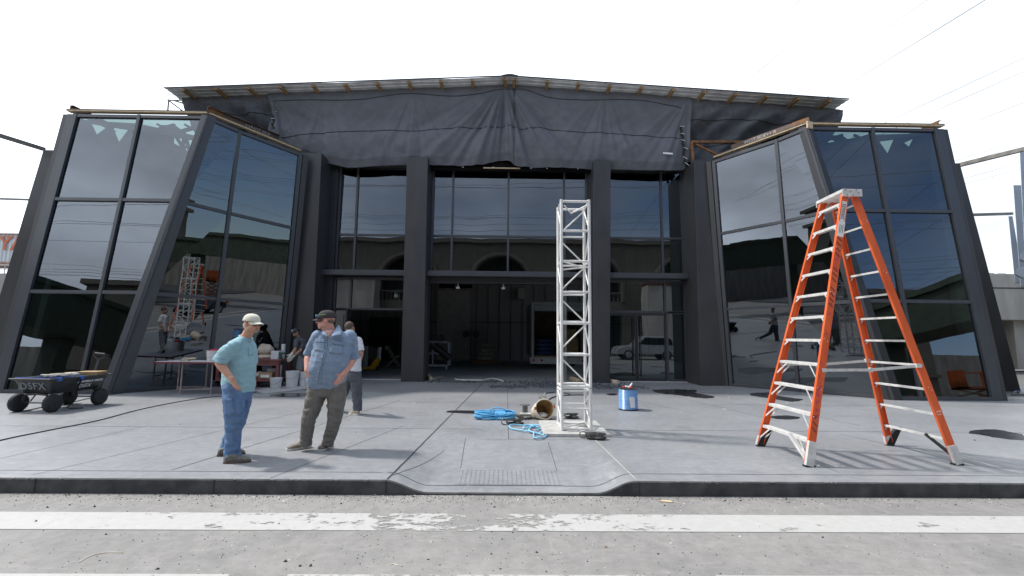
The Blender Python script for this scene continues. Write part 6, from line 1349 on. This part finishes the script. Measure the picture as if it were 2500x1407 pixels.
MB().path([nb + Vector((.012, 0, .018)) + (fd * cos(t) * .078 + sd * sin(t) * .074) + Vector((0, 0, -.03 * cos(t))) for t in [2 * pi * i / 28 for i in range(28)]], .009, 7, closed=True).build('collar', m_tee, SH, smooth=True)
decal(bv, ((606, 848), (618, 846), (617, 868), (607, 868)), 'chest_pocket', m_tee, SH, off=.005); dline(bv, ((606, 850), (617, 848)), .002, 'pocket_seam', M('dark_green_seam', (.10, .24, .29), .9), SH)
dline(bv, ((529, 873), (540, 877), (553, 879)), .002, 'sleeve_seam', MATS['dark_green_seam'], SH)
m_den = cloth('blue_denim', (.07, .135, .27), (.16, .25, .40), 9)
mb = MB(); leg(mb, [J(571, 935, 5.74), J(572, 975, 5.70), J(572, 1010, 5.68), J(571, 1035, 5.68), J(569, 1070, 5.68), J(567, 1100, 5.69), J(568, 1121, 5.70)], (.12, .122, .108, .094, .086, .084, .098)); leg(mb, [J(592, 935, 5.90), J(590, 975, 5.94), J(586, 1010, 5.96), J(578, 1035, 5.98), J(565, 1065, 6.0), J(556, 1090, 6.02), J(551, 1102, 6.02)], (.12, .115, .100, .088, .082, .082, .088))
slices(mb, [(J(583, 925, y), .165, sd, .14, fd), (J(582, 945, y), .172, sd, .148, fd), (J(581, 975, y), .155, sd, .135, fd)])
me = remesh(mb, .009, 3, folds(.010, 9, 8.0, ((J(571, 1035, 5.6), .14, .007, 70), (J(567, 1105, 5.6), .14, .010, 85), (J(552, 1090, 6.0), .12, .009, 85), (J(590, 965, 5.7), .1, .005, 60)))); TR_, bt = put(me, 'jeans', m_den, P1)
m_st = M('jeans_stitch', (.20, .22, .26), .9)
dline(bt, ((561, 950), (567, 975), (572, 1000), (573, 1040), (571, 1080), (568, 1115)), .0022, 'side_seam', m_st, TR_); dline(bt, ((573, 966), (600, 962)), .0018, 'thigh_seam', m_st, TR_)
decal(bt, ((554, 972), (567, 974), (573, 1010), (562, 1014)), 'tool_pocket', m_den, TR_, off=.006); dline(bt, ((577, 945), (588, 932)), .003, 'pocket_edge', m_st, TR_); dline(bt, ((548, 1119), (570, 1123), (590, 1117)), .003, 'hem', m_st, TR_)
m_sh1 = M('grey_trail_shoe', (.10, .10, .09), .8, .35, 22, .3, 60, col2=(.22, .20, .17)); m_sole1 = M('brown_sole', (.12, .08, .06), .8)
a, b = G(548, 1131), G(611, 1128); shoes(P1, ((a, b), (G(531, 1114), G(597, 1108))), m_sh1, m_sole1, 1.0, M('dark_lace', (.05, .05, .05), .8))
hat(c, f, u, s, 1.04, cloth('cream_cotton', (.60, .58, .46), (.70, .68, .57)), P1, None, .092, .105, .028)
mb = MB(); Rm = Matrix((s, f, u)).transposed(); mb.ell(c - f * .045 - u * .02, (.073, .062, .062), 16, 12, Rm); mb.build('hair', m_wh, P1, smooth=True)
MB().ell(c + f * .072 - u * .088, (.032, .028, .020), 12, 8).ell(c + f * .082 - u * .07, (.02, .018, .02), 10, 8).build('goatee', M('stubble', (.36, .26, .20), .9, .2, 60, .5), P1, smooth=True)
def shades(c, f, s, u, parent, mat, frame, z=-.002, name='sunglasses', k=1.0, out=.1):
    mb = MB()
    for q in (-1, 1): mb.ell(c + f * out * k + s * q * .033 * k + u * (z - .002), (.028, .010, .019), 14, 8, Matrix((s, f, u)).transposed())
    o = mb.build(name, mat, parent, smooth=True); mb = MB()
    for q in (-1, 1): mb.beam(c + f * (out - .01) * k + s * q * .06 * k + u * (z + .008), c - f * .01 + s * q * .082 * k + u * (z + .012), .003, .008)
    mb.beam(c + f * (out + .008) * k - s * .01 + u * z, c + f * (out + .008) * k + s * .01 + u * z, .004, .006).beam(c + f * (out + .004) * k - s * .058 + u * (z + .014), c + f * (out + .004) * k + s * .058 + u * (z + .014), .004, .005); mb.build('temple', frame, o); return o
shades(c, f, s, u, P1, m_lens, m_lens, -.002)
# --- man in the blue shirt
y = 6.30; hf = Vector((-.95, -.22, -.03)); hc = J(796, 782, 6.28)
mb = MB(); c, f, s, u = head_into(mb, hc, hf, (0, 0, 1), 1.10)
nb = J(808, 820, 6.32); cap_(mb, c - u * .05 - f * .02, nb, .072, .078); cap_(mb, nb, nb + Vector((.0, .0, -.10)), .085, .12); cap_(mb, c + f * .03 - u * .09, nb + Vector((-.02, -.03, -.0)), .04, .06)
sL, eL, wL = J(776, 822, 6.25), J(754, 866, 6.32), J(750, 906, 6.16); sR, eR, wR = J(853, 824, 6.40), J(863, 876, 6.42), J(838, 914, 6.20)
for a_, b_2, c_ in ((sL, eL, wL), (sR, eR, wR)): cap_(mb, a_, b_2, .045, .05); cap_(mb, b_2, b_2.lerp(c_, .35), .052, .056); cap_(mb, b_2.lerp(c_, .35), c_, .055, .036)
hand_into(mb, wL, J(756, 930, 6.14) - wL, (.6, .6, 0), 1.1, .3, -1); hand_into(mb, wR, J(826, 932, 6.16) - wR, (-.5, .7, 0), 1.1, .3, 1)
sd = Vector((.97, .22, 0)).normalized(); fd = Vector((.22, -.97, 0)).normalized()
slices(mb, [(J(797, 945, y), .17, sd, .12, fd), (J(803, 890, y), .18, sd, .14, fd), (J(812, 850, y), .18, sd, .12, fd), (J(812, 822, y), .12, sd, .08, fd)])
leg(mb, [J(775, 960, 6.28), J(756, 1020, 6.2), J(748, 1085, 6.22)], (.08, .06, .045)); leg(mb, [J(822, 960, 6.32), J(817, 1020, 6.26), J(799, 1085, 6.3)], (.08, .06, .045))
me = remesh(mb, .0065, 2); P2, bv = put(me, 'person', m_skin2); tag(P2, 'big man in a blue button shirt, grey jeans and dark cap, both hands in pockets', 'person', 'men standing on the pavement')
face_bits(c, f, s, u, 1.1, P2, True)
m_bs = cloth('dusty_blue_cotton', (.185, .25, .345), (.26, .33, .43)); m_bsd = M('blue_seam', (.09, .14, .22), .9)
mb = MB(); slices(mb, [(J(796, 948, y), .225, sd, .155, fd, 2.5), (J(797, 932, y), .248, sd, .185, fd, 2.5), (J(801, 905, y), .262, sd, .215, fd, 2.4), (J(806, 880, y), .258, sd, .215, fd, 2.4), (J(811, 855, y), .252, sd, .175, fd, 2.4), (J(812, 835, y), .255, sd, .15, fd, 2.3), (J(812, 822, y), .225, sd, .135, fd, 2.2), (J(812, 813, y), .16, sd, .115, fd, 2.1), (J(811, 806, y), .10, sd, .1, fd, 2)])
def sleeve(a, b, r0, r1): cap_(mb, a, a.lerp(b, .3), r0 * 1.0, r0 * .98); d = (b - a).normalized(); x = d.cross(Vector((0, 1, 0))).normalized(); yv = x.cross(d); slices(mb, [(a.lerp(b, -.06), r0 * .7, x, r0 * .8, yv), (a.lerp(b, .1), r0, x, r0, yv), (a.lerp(b, .5), (r0 + r1) / 2, x, (r0 + r1) / 2, yv), (b, r1, x, r1, yv)])
sleeve(sL, eL, .085, .070); sleeve(sR, eR, .10, .078)
bell = J(812, 905, 6.1)
me = remesh(mb, .0085, 4, folds(.011, 8, 21.0, ((J(850, 850, 6.2), .14, .006, 60), (J(785, 935, 6.1), .12, .006, 70), (J(835, 905, 6.1), .12, .006, 70), (J(765, 850, 6.2), .12, .005, 60)))); SH, bv = put(me, 'shirt', m_bs, P2)
for a_, b_2, r in ((sL, eL, .072), (sR, eR, .080)):
    d = (b_2 - a_).normalized(); mb = MB(); mb.lathe([(r * .96, -.012), (r * 1.06, -.004), (r * 1.06, .036), (r * .98, .044)], b_2 - d * .03, d, 20); o = mb.build('rolled_cuff', m_bs, SH, smooth=40)
decal(bv, ((757 + 13, 826), (794, 829), (794, 836), (769, 835)), 'pocket_flap', m_bs, SH, off=.011, thick=.004); decal(bv, ((769, 836), (793, 837), (792, 858), (768, 856)), 'chest_pocket', m_bs, SH, off=.006)
decal(bv, ((811, 830), (840, 835), (841, 844), (810, 839)), 'pocket_flap', m_bs, SH, off=.011, thick=.004); decal(bv, ((811, 840), (840, 843), (836, 866), (803, 861)), 'chest_pocket', m_bs, SH, off=.006)
dline(bv, ((790, 820), (793, 850), (788, 880), (781, 905), (776, 942)), .0025, 'placket_seam', m_bsd, SH); dline(bv, ((800, 824), (799, 850), (793, 880), (786, 905), (783, 946)), .0022, 'placket_seam', m_bsd, SH)
for p in ((796, 841), (792, 857), (786, 873), (782, 890), (778, 907), (773, 926)):
    d = ray(*p).normalized(); h = bv.ray_cast(CAM, d)
    if h[0] is not None: MB().ell(h[0] - d * .004, (.0085, .004, .0085), 10, 5).build('button', M('shell_button', (.5, .45, .38), .4), SH, smooth=True)
def free_quad(name, pts, mat, parent, th=.006):
    P = [YP(*p) for p in pts]; P2_ = []
    mb = MB(); mb.grid(lambda a, b: P[0].lerp(P[1], a).lerp(P[3].lerp(P[2], a), b) + Vector((0, -.02 * sin(a * pi) * sin(b * pi), 0)), 6, 6); return mb.build(name, mat, parent, smooth=True, solid=th)
free_quad('collar', ((822, 799, 6.25), (834, 806, 6.21), (833, 818, 6.13), (808, 823, 6.09)), m_bs, SH); free_quad('collar', ((789, 808, 6.18), (796, 812, 6.16), (800, 823, 6.09), (786, 817, 6.12)), m_bs, SH)
free_quad('collar', ((824, 794, 6.36), (830, 797, 6.33), (834, 807, 6.24), (825, 803, 6.24)), m_bs, SH)
V = [(798, 806), (812, 806), (806, 812), (799, 824)]; decal(bv, ((790, 808), (816, 806), (803, 823), (797, 822)), 'open_neck', m_skin2, SH, off=.004, thick=.002)
m_gj = cloth('faded_grey_denim', (.125, .117, .105), (.205, .19, .17), 9)
mb = MB(); leg(mb, [J(778, 935, 6.28), J(772, 965, 6.26), J(762, 1000, 6.22), J(754, 1025, 6.2), J(749, 1055, 6.2), J(747, 1075, 6.21), J(746, 1086, 6.22)], (.130, .126, .104, .090, .080, .075, .084)); leg(mb, [J(818, 930, 6.32), J(822, 965, 6.3), J(820, 1000, 6.27), J(817, 1025, 6.26), J(809, 1055, 6.28), J(801, 1078, 6.3), J(799, 1088, 6.3)], (.132, .130, .104, .090, .082, .075, .082))
slices(mb, [(J(800, 915, y), .21, sd, .155, fd), (J(799, 940, y), .222, sd, .165, fd), (J(798, 965, y), .20, sd, .15, fd)])
me = remesh(mb, .009, 3, folds(.010, 9, 31.0, ((J(756, 1015, 6.1), .14, .008, 75), (J(817, 1015, 6.15), .14, .008, 75), (J(746, 1078, 6.1), .11, .013, 95), (J(801, 1078, 6.2), .11, .013, 95), (J(798, 960, 6.15), .1, .006, 70)))); TR_, bt = put(me, 'jeans', m_gj, P2)
m_gs = M('grey_seam', (.06, .055, .05), .9); dline(bt, ((800, 955), (796, 972), (788, 990), (776, 1020), (766, 1060)), .002, 'inseam', m_gs, TR_); dline(bt, ((748, 945), (740, 990), (735, 1040)), .002, 'side_seam', m_gs, TR_)
m_sh2 = M('taupe_suede', (.16, .135, .105), .9, .25, 18, .4, 90, col2=(.25, .215, .175)); m_sl2 = M('white_sole', (.58, .56, .50), .6)
shoes(P2, ((G(758, 1092), G(700, 1101)), (G(803, 1089), G(781, 1103))), m_sh2, m_sl2, 1.08, M('tan_lace', (.35, .32, .27), .8))
CAP2 = hat(c, f, u, s, 1.13, cloth('charcoal_cap', (.045, .04, .042), (.07, .065, .066)), P2, None, .098, .085, .022)
mb = MB(); Rm = Matrix((s, f, u)).transposed(); mb.ell(c - f * .05 - u * .012, (.078, .060, .048), 16, 12, Rm).build('hair', M('short_grey_hair', (.16, .12, .09), .9, .3, 60, .5), P2, smooth=True)
mb = MB()
for q in (-1, 1): mb.path([c + f * (.108 * 1.08) + s * q * (.036 + .022 * cos(t)) + u * (-.006 + .016 * sin(t)) for t in [2 * pi * i / 14 for i in range(14)]], .0016, 4, closed=True).tube(c + f * .11 + s * q * .058, c - f * .01 + s * q * .090 + u * .004, .0016)
mb.build('glasses', M('gold_wire', (.35, .22, .12), .4), P2)
o = shades(c + u * .062 + f * .002, f, s, u, P2, M('mirror_blue', (.08, .35, .75), .08, .4, 20, spec=1.0, coat=1), M('lime_frame', (.25, .45, .12), .4), .0, 'cap_sunglasses', 1.13, .104)
# --- man in the white shirt, walking away
y = 9.0; hf = Vector((.35, .93, 0)); hc = J(854, 801, 9.0)
mb = MB(); c, f, s, u = head_into(mb, hc, hf, (0, 0, 1), 1.0)
nb = J(857, 822, 9.0); cap_(mb, c - u * .06, nb, .058, .065); sd = Vector((.95, -.3, 0)).normalized(); fd = Vector((.3, .95, 0)).normalized()
sL, eL, wL = J(840, 832, 9.0), J(832, 862, 8.95), J(838, 888, 9.1); sR, eR, wR = J(874, 832, 9.0), J(882, 862, 8.95), J(879, 880, 9.25)
for a_, b_2, c_ in ((sL, eL, wL), (sR, eR, wR)): cap_(mb, a_, b_2, .052, .042); cap_(mb, b_2, b_2.lerp(c_, .4), .044, .046); cap_(mb, b_2.lerp(c_, .4), c_, .045, .03); hand_into(mb, c_, Vector((0, .6, -.8)), (-.6, 0, 0), 1.0, .5)
slices(mb, [(J(860, 905, y), .14, sd, .1, fd), (J(858, 860, y), .15, sd, .1, fd), (J(857, 828, y), .13, sd, .08, fd)])
kR = J(871, 960, 9.0); aR = J(872, 1002, 9.02); kL = J(838, 962, 9.15); aL = J(803, 992, 9.55)
leg(mb, [J(866, 915, y), kR, aR], (.07, .055, .04)); leg(mb, [J(853, 915, y), kL, aL], (.07, .055, .04)); me = remesh(mb, .009, 2); P3, bv = put(me, 'person', m_skin3); tag(P3, 'dark-haired man in a white T-shirt and grey trousers walking away behind the man in blue', 'person')
m_wt_ = cloth('white_jersey', (.60, .60, .64), (.70, .70, .73))
mb = MB(); slices(mb, [(J(861, 906, y), .168, sd, .13, fd, 2.5), (J(860, 880, y), .168, sd, .13, fd, 2.4), (J(858, 850, y), .182, sd, .13, fd, 2.4), (J(857, 833, y), .18, sd, .12, fd, 2.3), (J(857, 825, y), .12, sd, .1, fd, 2.1), (J(857, 821, y), .075, sd, .08, fd, 2)]); sleeve(sL, sL.lerp(eL, .85), .078, .068); sleeve(sR, sR.lerp(eR, .85), .078, .068)
me = remesh(mb, .011, 3, folds(.010, 8, 41.0)); put(me, 'shirt', m_wt_, P3)
mb = MB(); leg(mb, [J(866, 900, y), J(870, 935, y), J(871, 960, y), J(873, 985, y), J(873, 1003, y)], (.11, .112, .095, .082, .082)); leg(mb, [J(853, 900, y), J(846, 935, 9.08), J(838, 962, 9.15), J(820, 980, 9.35), J(804, 992, 9.55)], (.11, .11, .092, .078, .07)); slices(mb, [(J(860, 895, y), .15, sd, .12, fd), (J(860, 915, y), .155, sd, .13, fd), (J(860, 930, y), .14, sd, .12, fd)])
me = remesh(mb, .011, 2, folds(.011, 9, 51.0, ((kR, .12, .007, 60), (aR, .12, .010, 70)))); put(me, 'trousers', cloth('slate_trousers', (.075, .078, .095), (.12, .125, .145)), P3)
m_bg = M('beige_shoe', (.36, .29, .21), .85, .2, 14, col2=(.46, .39, .30)); a_ = G(876, 1014); shoes(P3, ((a_, G(853, 1012)), ), m_bg, m_sl2, 1.0)
he = G(790, 1003); shoes(P3, ((Vector((aL.x - .04, aL.y, .10)), Vector((aL.x - .02, aL.y + .22, .0))), ), m_bg, m_sl2, 1.0)
mb = MB(); Rm = Matrix((s, f, u)).transposed(); mb.ell(c - f * .018 + u * .036, (.080, .098, .092), 20, 14, Rm); mb.build('hair', m_bh, P3, smooth=True)
# --- stooping worker in grey
y = 14.0; hf = Vector((-.45, -.88, -.1)); hc = J(722, 812, 13.95)
mb = MB(); c, f, s, u = head_into(mb, hc, hf, (-.15, 0, 1), 1.0); nb = J(728, 824, 14.05); cap_(mb, c - u * .05, nb, .055, .06)
sL, eL, wL = J(724, 832, 13.85), J(721, 853, 13.75), J(711, 866, 13.55); sR, eR, wR = J(741, 834, 14.05), J(733, 856, 13.85), J(714, 872, 13.6)
for a_, b_2, c_ in ((sL, eL, wL), (sR, eR, wR)): cap_(mb, a_, b_2, .052, .043); cap_(mb, b_2, b_2.lerp(c_, .4), .045, .047); cap_(mb, b_2.lerp(c_, .4), c_, .046, .032)
sd = Vector((.8, -.5, 0)).normalized(); fd = Vector((-.5, -.8, 0)).normalized(); hp = J(741, 872, 14.2)
slices(mb, [(J(741, 878, 14.2), .13, sd, .1, fd), (J(738, 850, 14.1), .14, sd, .1, fd), (J(732, 830, 14.0), .13, sd, .08, fd)])
k1, a1, k2, a2 = J(731, 904, 13.85), J(731, 934, 13.95), J(745, 904, 14.3), J(743, 932, 14.5)
for h_, k_, a_ in ((hp, k1, a1), (hp + Vector((.1, .1, 0)), k2, a2)): cap_(mb, h_, k_, .08, .058); cap_(mb, k_, k_.lerp(a_, .35), .056, .060); cap_(mb, k_.lerp(a_, .35), a_, .06, .036)
me = remesh(mb, .01, 2); P4, bv = put(me, 'person', m_skin3); tag(P4, 'worker in a grey T-shirt, grey shorts, black cap and white gloves stooping over buckets', 'person')
m_gt = cloth('charcoal_jersey', (.075, .075, .085), (.11, .11, .12)); mb = MB(); slices(mb, [(J(743, 880, 14.2), .165, sd, .13, fd, 2.4), (J(741, 862, 14.15), .17, sd, .14, fd, 2.4), (J(737, 845, 14.07), .18, sd, .135, fd, 2.4), (J(733, 831, 14.0), .17, sd, .11, fd), (J(729, 824, 14.0), .08, sd, .08, fd)]); sleeve(sL, sL.lerp(eL, .8), .076, .07); sleeve(sR, sR.lerp(eR, .8), .076, .07)
me = remesh(mb, .012, 3, folds(.011, 8, 61.0)); put(me, 'shirt', m_gt, P4)
mb = MB(); leg(mb, [J(738, 872, 14.15), J(734, 890, 14.0), J(731, 906, 13.86)], (.12, .118, .105)); leg(mb, [J(746, 872, 14.25), J(747, 890, 14.3), J(746, 906, 14.3)], (.12, .115, .10)); slices(mb, [(J(742, 866, 14.2), .16, sd, .13, fd), (J(742, 882, 14.2), .165, sd, .14, fd)])
me = remesh(mb, .012, 3, folds(.011, 9, 71.0)); put(me, 'shorts', cloth('grey_check_shorts', (.12, .12, .125), (.22, .22, .225), 22), P4)
for a_, nm in ((a1, 0), (a2, 1)): MB().tube(a_ + Vector((0, 0, -.02)), a_ + Vector((0, 0, .10)), .048, .052).build('sock', m_rub, P4, smooth=40)
m_gs_ = M('grey_sneaker', (.18, .18, .18), .8, .2, 20); shoes(P4, ((Vector((a1.x + .05, a1.y + .03, .018)), Vector((a1.x - .20, a1.y - .12, .018))), (Vector((a2.x + .05, a2.y + .03, 0)), Vector((a2.x - .18, a2.y - .14, 0)))), m_gs_, m_sl2, 1.0)
m_glv = cloth('cream_glove', (.55, .50, .40), (.64, .60, .50))
for w_, e_ in ((wL, eL), (wR, eR)):
    mb = MB(); hand_into(mb, w_, (w_ - e_) + Vector((0, 0, -.08)), (-.5, .5, 0), 1.25, .35); cap_(mb, w_ - (w_ - e_).normalized() * .05, w_, .042, .04); me = remesh(mb, .009, 1); put(me, 'glove', m_glv, P4)
C4_ = hat(c, f, u, s, 1.08, m_blk, P4, None, .10, .08, .02); MB().ell(c + f * .118 + u * .065, (.024, .006, .026), 12, 8).build('cap_badge', M('silver_badge', (.6, .6, .6), .4), C4_, smooth=True)
mb = MB(); mb.ell(c - f * .03 - u * .005, (.079, .075, .06), 16, 12, Matrix((s, f, u)).transposed()); mb.build('hair', m_bh, P4, smooth=True)
face_bits(c, f, s, u, 1.0, P4, True)
